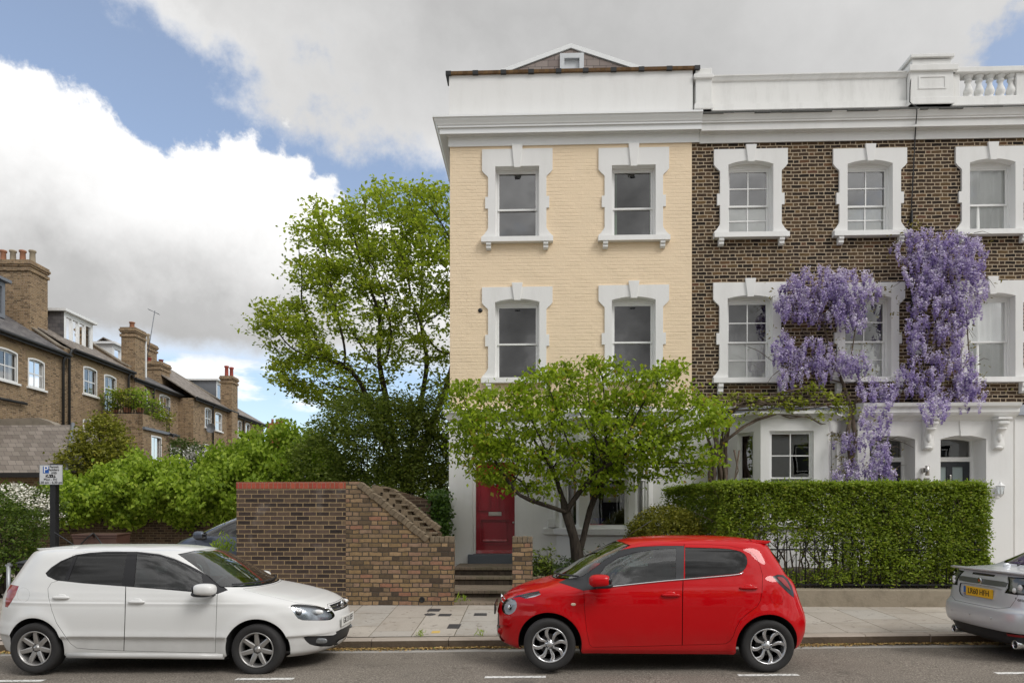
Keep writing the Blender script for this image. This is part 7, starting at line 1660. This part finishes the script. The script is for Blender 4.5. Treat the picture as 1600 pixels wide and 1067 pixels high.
def garden_tree():
    Y = 12.9; b0 = P(905, 905, Y); root = thing('garden_tree', (b0.x, Y, b0.z), 'small spreading yellow green tree in the front garden behind the red car', 'tree'); K = Y/FL
    at = lambda px, py, dy=0.0: np.array(P(px, py, Y+dy))
    A = []
    for px, py, rx, ry, n in ((920, 600, 115, 42, 330), (800, 640, 90, 42, 220), (1030, 640, 95, 45, 240), (760, 680, 60, 42, 130), (890, 665, 140, 45, 330), (1090, 660, 62, 40, 130), (830, 720, 85, 35, 150), (985, 700, 110, 35, 190), (735, 640, 42, 40, 70), (1045, 575, 20, 18, 20), (800, 750, 55, 28, 80), (945, 752, 55, 24, 50), (1080, 722, 55, 28, 80), (745, 712, 42, 34, 80), (880, 725, 75, 30, 90), (1030, 735, 50, 24, 50)):
        A.append(ell(n, at(px, py), (rx*K, .95 if ry > 30 else .55, ry*K), .25))
    A = np.concatenate(A); A[:, 1] = np.minimum(A[:, 1], 14.05)
    g = at(902, 925); sd = [(g, -1)]
    def stem(i, pts):
        for p in pts: sd.append((np.array(p), i)); i = len(sd)-1
        return i
    t = stem(0, [at(903, 890), at(906, 862)])
    l = stem(t, [at(897, 838, -.05), at(888, 815, -.1), at(884, 800, -.12)]); r = stem(t, [at(912, 842, .1), at(916, 820, .15), at(920, 796, .2), at(928, 775, .25), at(938, 755, .3)])
    stem(l, [at(868, 793, -.2), at(848, 788, -.3), at(826, 781, -.4), at(808, 775, -.5)]); stem(l, [at(896, 782, -.1), at(906, 765, -.1), at(922, 745, -.15), at(945, 728, -.2), at(972, 712, -.3)]); stem(l, [at(880, 778, .1), at(872, 752, .2), at(862, 732, .3)])
    stem(r, [at(955, 735, .4), at(975, 722, .5)]); stem(r, [at(945, 730, .1), at(950, 705, .0)])
    nd, pr = grow(A, sd, .14, .23, 1.2, 70, .02); b, rr, kids = branch_mesh('trunk', nd, pr, M['bark'], root, .0055, 2.3, .135)
    tips = nd[[i for i in range(len(nd)) if i > 20 and (len(kids[i]) == 0 or (rr[i] < .012 and rng.random() < .6))]]
    c, d, nn, L = clusters(tips[rng.random(len(tips)) < .93], 42, .15, .098, .65, .36, 1.3)
    leaf_mesh('crown', c, d, nn, L, .62, leafmat('yellow_green_tree_leaves', (.17, .25, .018), (.42, .53, .045), (.50, .30, .08), .56), root)
garden_tree()
def hedge():
    x0, x1 = PX(1128, YW), PX(1549, YW+.1); z1, z0 = PZ(1300, 755, YW), PZ(1300, 914, YW); root = thing('hedge', ((x0+x1)/2, YW+.5, z0), 'long square clipped privet hedge above the stone plinth', 'hedge')
    n = 9000; c = []
    u = rng.random(n)
    fx_, fz = rng.uniform(x0, x1, n), z1-(z1-z0)*rng.random(n)**1.15
    # the lower left thins out and shows the railings
    thin = np.clip(1.25-np.hypot((fx_-(x0+.95))/1.5, (fz-(z0+.40))/.62), 0, 1)*1.0; thin = np.maximum(thin, np.clip((z0+.35-fz)/.5, 0, .6)); keep = rng.random(n) > thin
    f = np.stack([fx_, YW+.12+.05*np.sin(fx_*5.3)*np.sin(fz*6.1)+rng.random(n)**2*.35, fz], 1)[keep]
    t = np.stack([rng.uniform(x0, x1, 2600), rng.uniform(YW+.12, YW+.95, 2600), z1-rng.random(2600)**2*.08], 1)
    e = np.stack([x1-rng.random(1300)**2*.15, rng.uniform(YW+.12, YW+.95, 1300), rng.uniform(z0, z1, 1300)], 1)
    x2 = PX(1018, 14.1); ln = 14.15-YW; s = rng.random(2600); rz = rng.random(2600)
    ret = np.stack([x0+.30+(x2-x0+.2)*s*1.0-rng.random(2600)**2*.3, YW+.2+ln*s, z1-(z1-.9)*rz], 1)
    rt = np.stack([x0+.1+(x2-x0+.2)*s+rng.random(2600)*.6, YW+.2+ln*s, np.full(2600, z1)-rng.random(2600)**2*.08], 1)
    k = 5200; bx_, bz_ = rng.uniform(x0, x1, k), rng.uniform(z0, z1, k); th = np.clip(1.35-np.hypot((bx_-(x0+1.0))/1.6, (bz_-(z0+.35))/.72), 0, 1); kp = rng.random(k) > th
    bk = np.stack([bx_, YW+.45+rng.random(k)*.45, bz_], 1)[kp]
    C = np.concatenate([f, t, e, ret, rt, bk]); c, d, nn, L = clusters(C, 6, .035, .052, -.1, 1, .3); nn[:, 1] -= .5
    c[:, 2] = np.minimum(c[:, 2], z1+.02+.015*np.sin(c[:, 0]*9)); leaf_mesh('foliage', c, d, nn, L, .55, hedge_green, root)
    tp = np.concatenate([t, rt]); c, d, nn, L = clusters(tp, 4, .03, .045, -.6, 1, .5); c[:, 2] += .02; leaf_mesh('new_growth', c, d, nn, L, .5, leafmat('fresh_privet_tips', (.18, .27, .02), (.36, .46, .05), None, .45), root)
    mb = MB(); x = x0+.1
    while x < x1-.05:
        for k in range(2):
            p = Vector((x+rng.normal(0, .05), YW+.42+rng.normal(0, .06), z0-.3)); h = (z1-z0)*rng.uniform(.6, 1.0)
            pts = [p+Vector((rng.normal(0, .05)*i, rng.normal(0, .04)*i, .3+h*i/4)) for i in range(5)]; mb.tube([p]+pts, [.02, .018, .015, .011, .008, .005], 5, caps=False)
            for q in range(4):
                b = pts[rng.integers(0, 4)]; mb.tube([b, b+Vector((rng.normal(0, .15), -abs(rng.normal(.1, .1)), rng.uniform(.1, .3)))], [.006, .003], 4, caps=False)
        x += .16
    mb.build('stem', M['bark_mid'], root, recalc=False)
hedge()
shrub('clipped_bush', 'rounded yellowish clipped bush behind the red car at the hedge end', 'bush', [(1040, 826, 54, 34, .6, 0), (1042, 845, 58, 40, .62, 0), (1010, 840, 26, 28, .4, -.1)], 12.35, 17000, .050, yew_green, -.3, shell=.75, dens=16)
def small_plants():
    leaf = leafmat('border_plant_leaves', (.03, .055, .012), (.075, .12, .025), (.15, .18, .05), .3)
    Y = 12.1; root = thing('young_shrub', P(858, 905, Y), 'thin dark leaved young shrub beside the gate pier', 'plant'); mb = MB(); C = []
    for k in range(7):
        p = P(858+rng.normal(0, 3), 908, Y); e = P(856+rng.normal(0, 11), rng.uniform(838, 870), Y+rng.normal(0, .1)); pts = [p, p.lerp(e, .5)+Vector((rng.normal(0, .04), 0, 0)), e]; mb.tube(pts, [.010, .007, .004], 5)
        C += [p.lerp(e, t)+Vector(rng.normal(0, .05, 3)) for t in rng.uniform(.25, 1, 9)]
    mb.build('stem', M['bark'], root); c, d, nn, L = clusters(np.array(C), 3, .05, .085, .3); leaf_mesh('foliage', c, d, nn, L, .6, dark_green, root)
    n = 900; x = rng.uniform(PX(834, 12), PX(985, 12), n); y = rng.uniform(YW+.2, 13.2, n); z = .47+.26*np.clip((y-YW)/1.6, 0, 1)+rng.random(n)**1.5*.28
    c, d, nn, L = clusters(np.stack([x, y, z], 1), 6, .05, .06, -.6); tag(leaf_mesh('ground_cover', c, d, nn, L, .4, leaf), 'low leafy ground cover in the flower bed', 'ground cover', kind='stuff')
    Y = 12.9; root = thing('flowering_plant', P(945, 870, Y), 'slender yellow flowered plant by the tree trunk', 'plant'); mb = MB(); C = []
    for k in range(9):
        p = P(938+rng.normal(0, 8), 895, Y); e = P(940+rng.normal(0, 20), rng.uniform(845, 868), Y); mb.tube([p, p.lerp(e, .5), e], [.007, .005, .003], 5); C += [p.lerp(e, t) for t in rng.uniform(.3, 1, 7)]
    mb.build('stem', M['bark'], root); c, d, nn, L = clusters(np.array(C), 3, .05, .07, .0); leaf_mesh('foliage', c, d, nn, L, .5, leaf, root)
    C = np.array([P(945+rng.normal(0, 9), 861+rng.normal(0, 3), Y-.1) for _ in range(16)]); c, d, nn, L = clusters(C, 7, .03, .035, 0); leaf_mesh('flowers', c, d, nn, L, .9, flat('yellow_petals', (.75, .45, .02), .6), root)
    # ivy on the flank of the cream house
    C = np.array([P(rng.uniform(672, 702), rng.uniform(770, 838), rng.uniform(14.0, 15.6)) for _ in range(420)]); root = thing('ivy', P(690, 838, 14.6), 'glossy ivy on the shaded wall beside the cream house corner', 'climbing plant'); c, d, nn, L = clusters(C, 6, .07, .085, .6); nn[:, 1] -= .6; leaf_mesh('foliage', c, d, nn, L, .75, leafmat('glossy_ivy', (.03, .07, .01), (.09, .17, .02), (.2, .3, .05), .3), root)
    mb = MB(); mb.tube([P(690, 842, 14.9), P(688, 810, 14.9), P(684, 778, 14.9)], [.02, .015, .01], 5); mb.build('stem', M['bark'], root)
    C = np.array([P(352+rng.normal(0, 8), 862-abs(rng.normal(0, 14)), 11.95) for _ in range(30)]); root = thing('wild_plant', P(352, 880, 11.95), 'feathery green weed beside the end of the new brick wall', 'plant'); c, d, nn, L = clusters(C, 6, .04, .10, -1.0); leaf_mesh('foliage', c, d, nn, L, .22, ivy_green, root)
    # weeds along the walls
    i = 0
    for px, py, zz, s, lb in ((724, 938, .30, .14, 'tuft of grass growing on the lowest step'), (711, 940, .30, .08, 'small weed at the foot of the old brick wall'), (657, 993, None, .10, 'little green weed in the kerb joint near the yellow plate'), (752, 992, None, .10, 'grassy weed in the kerb joint by the red car'), (795, 911, .44, .10, 'small weed on the step by the gate pier')):
        z = zz if zz else .19; q = G(px, py, z)
        if zz is None:
            for _ in range(6): z = zpav(q.x, q.y); q = G(px, py, z)
        root_c = np.array(q)+rng.normal(size=(26, 3))*np.array([s*.4, s*.3, 0]); root_c[:, 2] += rng.random(26)*s*.8; d = rand_dirs(26); d[:, 2] = abs(d[:, 2])+.5
        tag(leaf_mesh('weed', root_c, d, rand_dirs(26), rng.uniform(.5, 1, 26)*s, .16, ivy_green), lb, 'weed', 'weeds in the paving')
small_plants()
def wisteria():
    Y = YF-.16; root = thing('wisteria', P(1325, 815, Y), 'purple flowering wisteria trained over the brown brick house fronts', 'climbing plant')
    blobs = [(1280, 442, 46, 24, .9), (1330, 448, 40, 28, .9), (1235, 470, 26, 30, .9), (1275, 478, 55, 26, 1), (1330, 490, 26, 26, .8), (1222, 545, 18, 26, .8), (1262, 548, 44, 20, .9), (1300, 568, 40, 18, .8), (1335, 566, 26, 20, .7), (1240, 582, 26, 14, .7), (1228, 598, 14, 10, .6), (1280, 590, 12, 14, .5), (1365, 460, 22, 12, .5),
             (1440, 372, 28, 14, .7), (1405, 395, 16, 12, .4), (1480, 390, 46, 26, 1), (1520, 405, 24, 30, .9), (1440, 420, 34, 26, .9), (1490, 430, 44, 26, .9), (1530, 450, 14, 26, .6), (1450, 470, 36, 24, .9), (1500, 480, 36, 24, .9), (1435, 515, 20, 26, .8), (1485, 520, 30, 20, .8), (1440, 545, 20, 22, .6), (1500, 560, 26, 20, .8), (1470, 570, 20, 18, .7), (1420, 580, 20, 14, .6), (1515, 595, 24, 22, .9), (1450, 600, 26, 20, .8), (1495, 620, 34, 18, .9), (1460, 638, 24, 18, .8), (1400, 608, 28, 14, .8), (1360, 606, 22, 16, .8), (1375, 625, 22, 14, .7), (1530, 620, 10, 18, .5),
             (1385, 650, 12, 22, .6), (1360, 655, 16, 20, .5), (1340, 690, 22, 16, .5), (1375, 690, 14, 26, .6), (1315, 690, 16, 10, .4), (1345, 735, 36, 18, .7), (1375, 715, 16, 18, .6), (1385, 742, 14, 14, .6), (1310, 745, 10, 12, .4)]
    cs_, pc, hue = [], [], []
    for px, py, rx, ry, dn in blobs:
        n = int(rx*ry*.078*dn)+3
        for _ in range(n):
            a, q = rng.uniform(0, 6.283), math.sqrt(rng.random()); yy = -.05-rng.random()*.42; top = P(px+rx*q*math.cos(a), py+ry*q*math.sin(a)-6, Y+yy+(-.45 if py > 635 else 0)); H = rng.uniform(.15, .28); m = 38
            t = rng.random(m); rad = .066*(1-t*.78)*np.sqrt(rng.random(m)); an = rng.uniform(0, 6.283, m)
            pts = np.stack([top.x+rad*np.cos(an), top.y+rad*np.sin(an), top.z-H*t], 1); cs_.append(pts); hue.append(np.clip(.45*t+rng.normal(.12, .16, m)+rng.normal(0, .13), 0, 1))
    c = np.concatenate(cs_); h = np.concatenate(hue); d = rand_dirs(len(c), -.3); nn = rand_dirs(len(c), .2); nn[:, 1] -= .6
    m = NT('wisteria_petals'); r = m.attr('rnd')[2]; col = m.ramp(r, [(0, (.80, .75, .86)), (.28, (.60, .51, .74)), (.6, (.31, .23, .51)), (1, (.13, .085, .25))]); m.fin(col, .6, spec=.2); tl = m.new('ShaderNodeBsdfTranslucent'); m.put(tl.inputs[0], col); mx = m.new('ShaderNodeMixShader'); mx.inputs[0].default_value = .3; m.l.new(m.bsdf.outputs[0], mx.inputs[1]); m.l.new(tl.outputs[0], mx.inputs[2]); m.l.new(mx.outputs[0], m.out.inputs[0])
    leaf_mesh('flowers', c, d, nn, rng.uniform(.028, .05, len(c)), .8, m.mat, root, rnd=h)
    mb = MB(); V = lambda px, py, o=0.0: P(px, py, Y+o)
    for pts, r0 in (([(1316, 830), (1320, 770), (1328, 720), (1322, 680), (1330, 640), (1320, 605), (1300, 560), (1285, 500), (1275, 450)], .055), ([(1328, 800), (1324, 740), (1336, 690), (1330, 640), (1360, 612), (1400, 605), (1440, 610), (1470, 580), (1462, 520), (1468, 460), (1455, 400), (1445, 372)], .05),
                    ([(1330, 640), (1345, 600), (1330, 560), (1338, 500), (1345, 460)], .022), ([(1322, 600), (1270, 585), (1240, 560), (1228, 520)], .016), ([(1440, 608), (1490, 600), (1515, 560), (1510, 480), (1525, 430)], .02), ([(1300, 560), (1255, 520), (1235, 480)], .015), ([(1470, 580), (1430, 540), (1428, 480), (1440, 430)], .016), ([(1280, 500), (1310, 470), (1350, 455), (1375, 450)], .012), ([(1336, 690), (1365, 680), (1380, 660)], .012), ([(1328, 720), (1350, 735), (1385, 740)], .014), ([(1275, 600), (1270, 560), (1262, 520)], .012), ([(1400, 605), (1395, 640), (1380, 680), (1378, 715)], .012)):
        o = -.45 if pts[0][1] > 760 else 0
        q = [V(a+rng.normal(0, 2), b, (o if b > 640 else 0)+rng.normal(0, .03)) for a, b in pts]; mb.tube(q, np.linspace(r0, r0*.35, len(q)), 7)
    for _ in range(190):
        b_ = blobs[rng.integers(0, len(blobs))]; p = V(b_[0]+rng.normal(0, b_[2]*.6), b_[1]+rng.normal(0, b_[3]*.6), -.03); e = p+Vector((rng.normal(0, .3), -rng.random()*.15, rng.normal(0, .2))); mb.tube([p, p.lerp(e, .5)+Vector((0, 0, .05)), e], [.008, .006, .003], 4)
    mb.build('stem', M['bark_mid'], root, recalc=False)
    C = np.array([V(b_[0]+rng.normal(0, b_[2]*.8), b_[1]-b_[3]*.4+rng.normal(0, b_[3]*.6), -.12) for b_ in blobs for _ in range(11)]+[V(1428+rng.normal(0, 8), 355+rng.normal(0, 4), -.1) for _ in range(16)]+[V(1310+rng.normal(0, 10), 682+rng.normal(0, 5), -.5) for _ in range(16)]+[V(1320+rng.normal(0, 12), 725+rng.normal(0, 8), -.5) for _ in range(16)])
    c, d, nn, L = clusters(C, 3, .06, .075, .4); leaf_mesh('foliage', c, d, nn, L, .4, leafmat('bronze_young_leaves', (.16, .13, .03), (.30, .25, .06), None, .3), root)
wisteria()
def vine():
    Y = 14.1; root = thing('climbing_vine', P(1122, 830, 14.5), 'gnarled vine with lime young leaves across the bay of the brick house', 'climbing plant'); mb = MB()
    for k in range(9):
        x = 1122+rng.normal(0, 9); q = [P(x+rng.normal(0, 5), y, 14.45+rng.normal(0, .06)) for y in (830, 780, 740, 700, 670, 650)]; mb.tube(q, [.05, .045, .04, .034, .026, .018], 6)
    for pts in (((1130, 690), (1160, 668), (1185, 655), (1210, 646), (1235, 652), (1260, 650), (1285, 660), (1290, 665)), ((1115, 650), (1150, 640), (1200, 636), (1250, 628), (1290, 622), (1320, 640)), ((1125, 660), (1160, 630), (1210, 622), (1260, 618), (1300, 625)), ((1120, 645), (1150, 622), (1190, 630), (1240, 640), (1290, 635), (1325, 645)), ((1200, 622), (1240, 610), (1270, 604)), ((1150, 700), (1152, 740), (1148, 760))):
        for k in range(2): q = [P(a+rng.normal(0, 3), b+rng.normal(0, 2.5), Y-.02+rng.normal(0, .05)) for a, b in pts]; mb.tube(q, np.linspace(.022, .006, len(q)), 5)
    for _ in range(90):
        p = P(rng.uniform(1120, 1325), rng.uniform(615, 648), Y+rng.uniform(-.1, .3)); e = p+Vector((rng.normal(0, .25), rng.normal(0, .08), rng.normal(.02, .10))); mb.tube([p, p.lerp(e, .5), e], [.007, .005, .003], 4)
    mb.build('stem', M['bark_mid'], root, recalc=False)
    C = [P(px+rng.normal(0, 9), py+rng.normal(0, 5), Y-.1+rng.normal(0, .1)) for px, py in ((1160, 622), (1185, 618), (1225, 630), (1245, 622), (1262, 614), (1275, 606), (1290, 612), (1300, 625), (1316, 625), (1320, 640), (1240, 640), (1205, 622), (1175, 636), (1195, 640), (1310, 645), (1260, 632), (1280, 650), (1118, 620), (1135, 625)) for _ in range(8)]
    c, d, nn, L = clusters(np.array(C), 6, .055, .075, .1); nn[:, 1] -= .5; leaf_mesh('foliage', c, d, nn, L, .8, leafmat('lime_vine_leaves', (.17, .20, .02), (.33, .36, .03), (.40, .36, .06), .4), root)
vine()
def bay_room():
    Y = 14.75; z = PZ(950, 822, Y); x = PX(955, Y)
    t = thing('side_table', (x, Y, .4), 'dark side table inside the bay window of the cream house', 'table'); MB().box(x-.75, x+.6, Y-.2, Y+.3, z-.06, z).build('table_top', M['seat'], t)
    for a in (-.7, .55): MB().box(x+a-.03, x+a+.03, Y-.15, Y+.25, .4, z-.06).build('leg', M['seat'], t)
    lx = PX(957, Y); l = thing('table_lamp', (lx, Y, z), 'glass table lamp with a pale drum shade in the bay window', 'lamp'); MB().lathe([(.10, 0), (.10, .02), (.05, .05), (.10, .15), (.11, .22), (.05, .36), (.02, .42), (.015, .62)], (lx, Y, z), n=18).build('lamp_base', M['lens'], l)
    MB().lathe([(.20, .52), (.17, .80)], (lx, Y, z), n=24, cap=False).build('lamp_shade', flat('pale_lampshade', (.75, .72, .66), .8), l)
    bx = PX(936, Y); tag(MB().lathe([(.05, 0), (.06, .02), (.02, .04), (.15, .18), (.14, .18), (.0, .06)], (bx, Y-.05, z), n=20).build('bowl', flat('cobalt_glaze', (.02, .03, .20), .2)), 'cobalt blue footed bowl on the table in the bay window', 'bowl')
    vx = PX(921, Y); v = thing('flower_vase', (vx, Y, z), 'vase of orange and yellow flowers behind the bay window glass', 'vase'); MB().lathe([(.05, 0), (.07, .1), (.04, .25), (.05, .28)], (vx, Y, z), n=14).build('vase', M['lens'], v)
    mb = MB(); 
    for k in range(5): mb.tube([(vx, Y, z+.2), (vx+.03*(k-2), Y, z+.55+.05*(k % 2))], .006, 4)
    mb.build('stem', M['bark_mid'], v)
    C = np.array([(vx+.03*(k-2), Y, z+.57+.05*(k % 2)) for k in range(5)]); c, d, nn, L = clusters(C, 16, .03, .05, 0); leaf_mesh('flowers', c, d, nn, L, .8, leafmat('orange_petals', (.7, .12, .03), (.8, .45, .03), None, .2), v)
bay_room()
# ---------------------------------------------------------------- the other side of the street, seen in glass and paint
def opposite():
    y = -13.0; root = thing('terraced_house', (0, y, .2), 'unseen terrace across the street that windows reflect, stucco made pale for fill light', 'house')
    mb = MB(); hs = []
    x = -26.0
    while x < 26:
        for z in (1.4, 4.4): hs.append(rect(x+1.0, x+2.0, z, z+1.5))
        x += 2.9
    V, T = fill(rect(-28, 28, -.3, 6.9), hs); mb.add([(a, y, b) for a, b in V], T)
    for lp in hs: mb.add([(a, y, b) for a, b in lp]+[(a, y-.2, b) for a, b in lp], [(i, (i+1) % 4, 4+(i+1) % 4, 4+i) for i in range(4)])
    mb.box(-28, 28, y-8, y-.3, -.3, 6.8); mb.build('wall', M['white_old'], root)  # wall made pale and low so more fill light reaches the fronts
    w = MB()
    for lp in hs: w.quad(*[(a, y-.18, b) for a, b in lp])
    w.build('window_panes', M['gloss_black'], root); t = MB()
    for lp in hs: plate(t, (0, y), (1, y), rect(lp[0][0]-.12, lp[1][0]+.12, lp[0][1]-.12, lp[2][1]+.15), [rect(lp[0][0]+.05, lp[1][0]-.05, lp[0][1]+.05, lp[2][1]-.05)], -.0, -.16)
    t.build('window_frames', M['wood_white'], root)
    r = MB(); r.add([(-28, y+.3, 6.8), (28, y+.3, 6.8), (28, y-4, 8.8), (-28, y-4, 8.8), (-28, y-8, 6.8), (28, y-8, 6.8)], [(0, 1, 2, 3), (3, 2, 5, 4)]); r.build('roof', M['slate'], root, 0, False)
    c = MB(); c.box(-28, 28, y-.05, y+.25, 6.6, 6.85)
    for x in range(-25, 28, 6): c.box(x-.6, x+.6, y-4.4, y-3.6, 8.2, 10)
    c.build('chimney', M['yellow_brick'], root)
    for i, (x, r_) in enumerate(((-11, 2.1), (5.5, 2.2), (16, 2.0))):
        tr = thing('street_tree', (x, -7.2, .15), ('street tree across the road, left of the camera', 'street tree across the road, behind the camera', 'street tree across the road, right of the camera')[i], 'tree', 'street trees across the road')
        m = MB(); m.tube([(x, -7.2, .1), (x+.1, -7.2, 2.6), (x-.1, -7.3, 5)], [.17, .14, .08], 8)
        for k in range(7): a = k*.9; m.tube([(x, -7.2, 2.6+.3*k), (x+r_*.7*math.cos(a), -7.2+r_*.6*math.sin(a), 4.2+.45*k)], [.06, .015], 5)
        m.build('trunk', M['bark'], tr, recalc=False); C = ell(420, (x, -7.2, 5.4), (r_, r_*.9, 1.9), .4); cc, d, nn, L = clusters(C, 10, .2, .17, .3); leaf_mesh('crown', cc, d, nn, L, .6, tree_green, tr)
opposite()
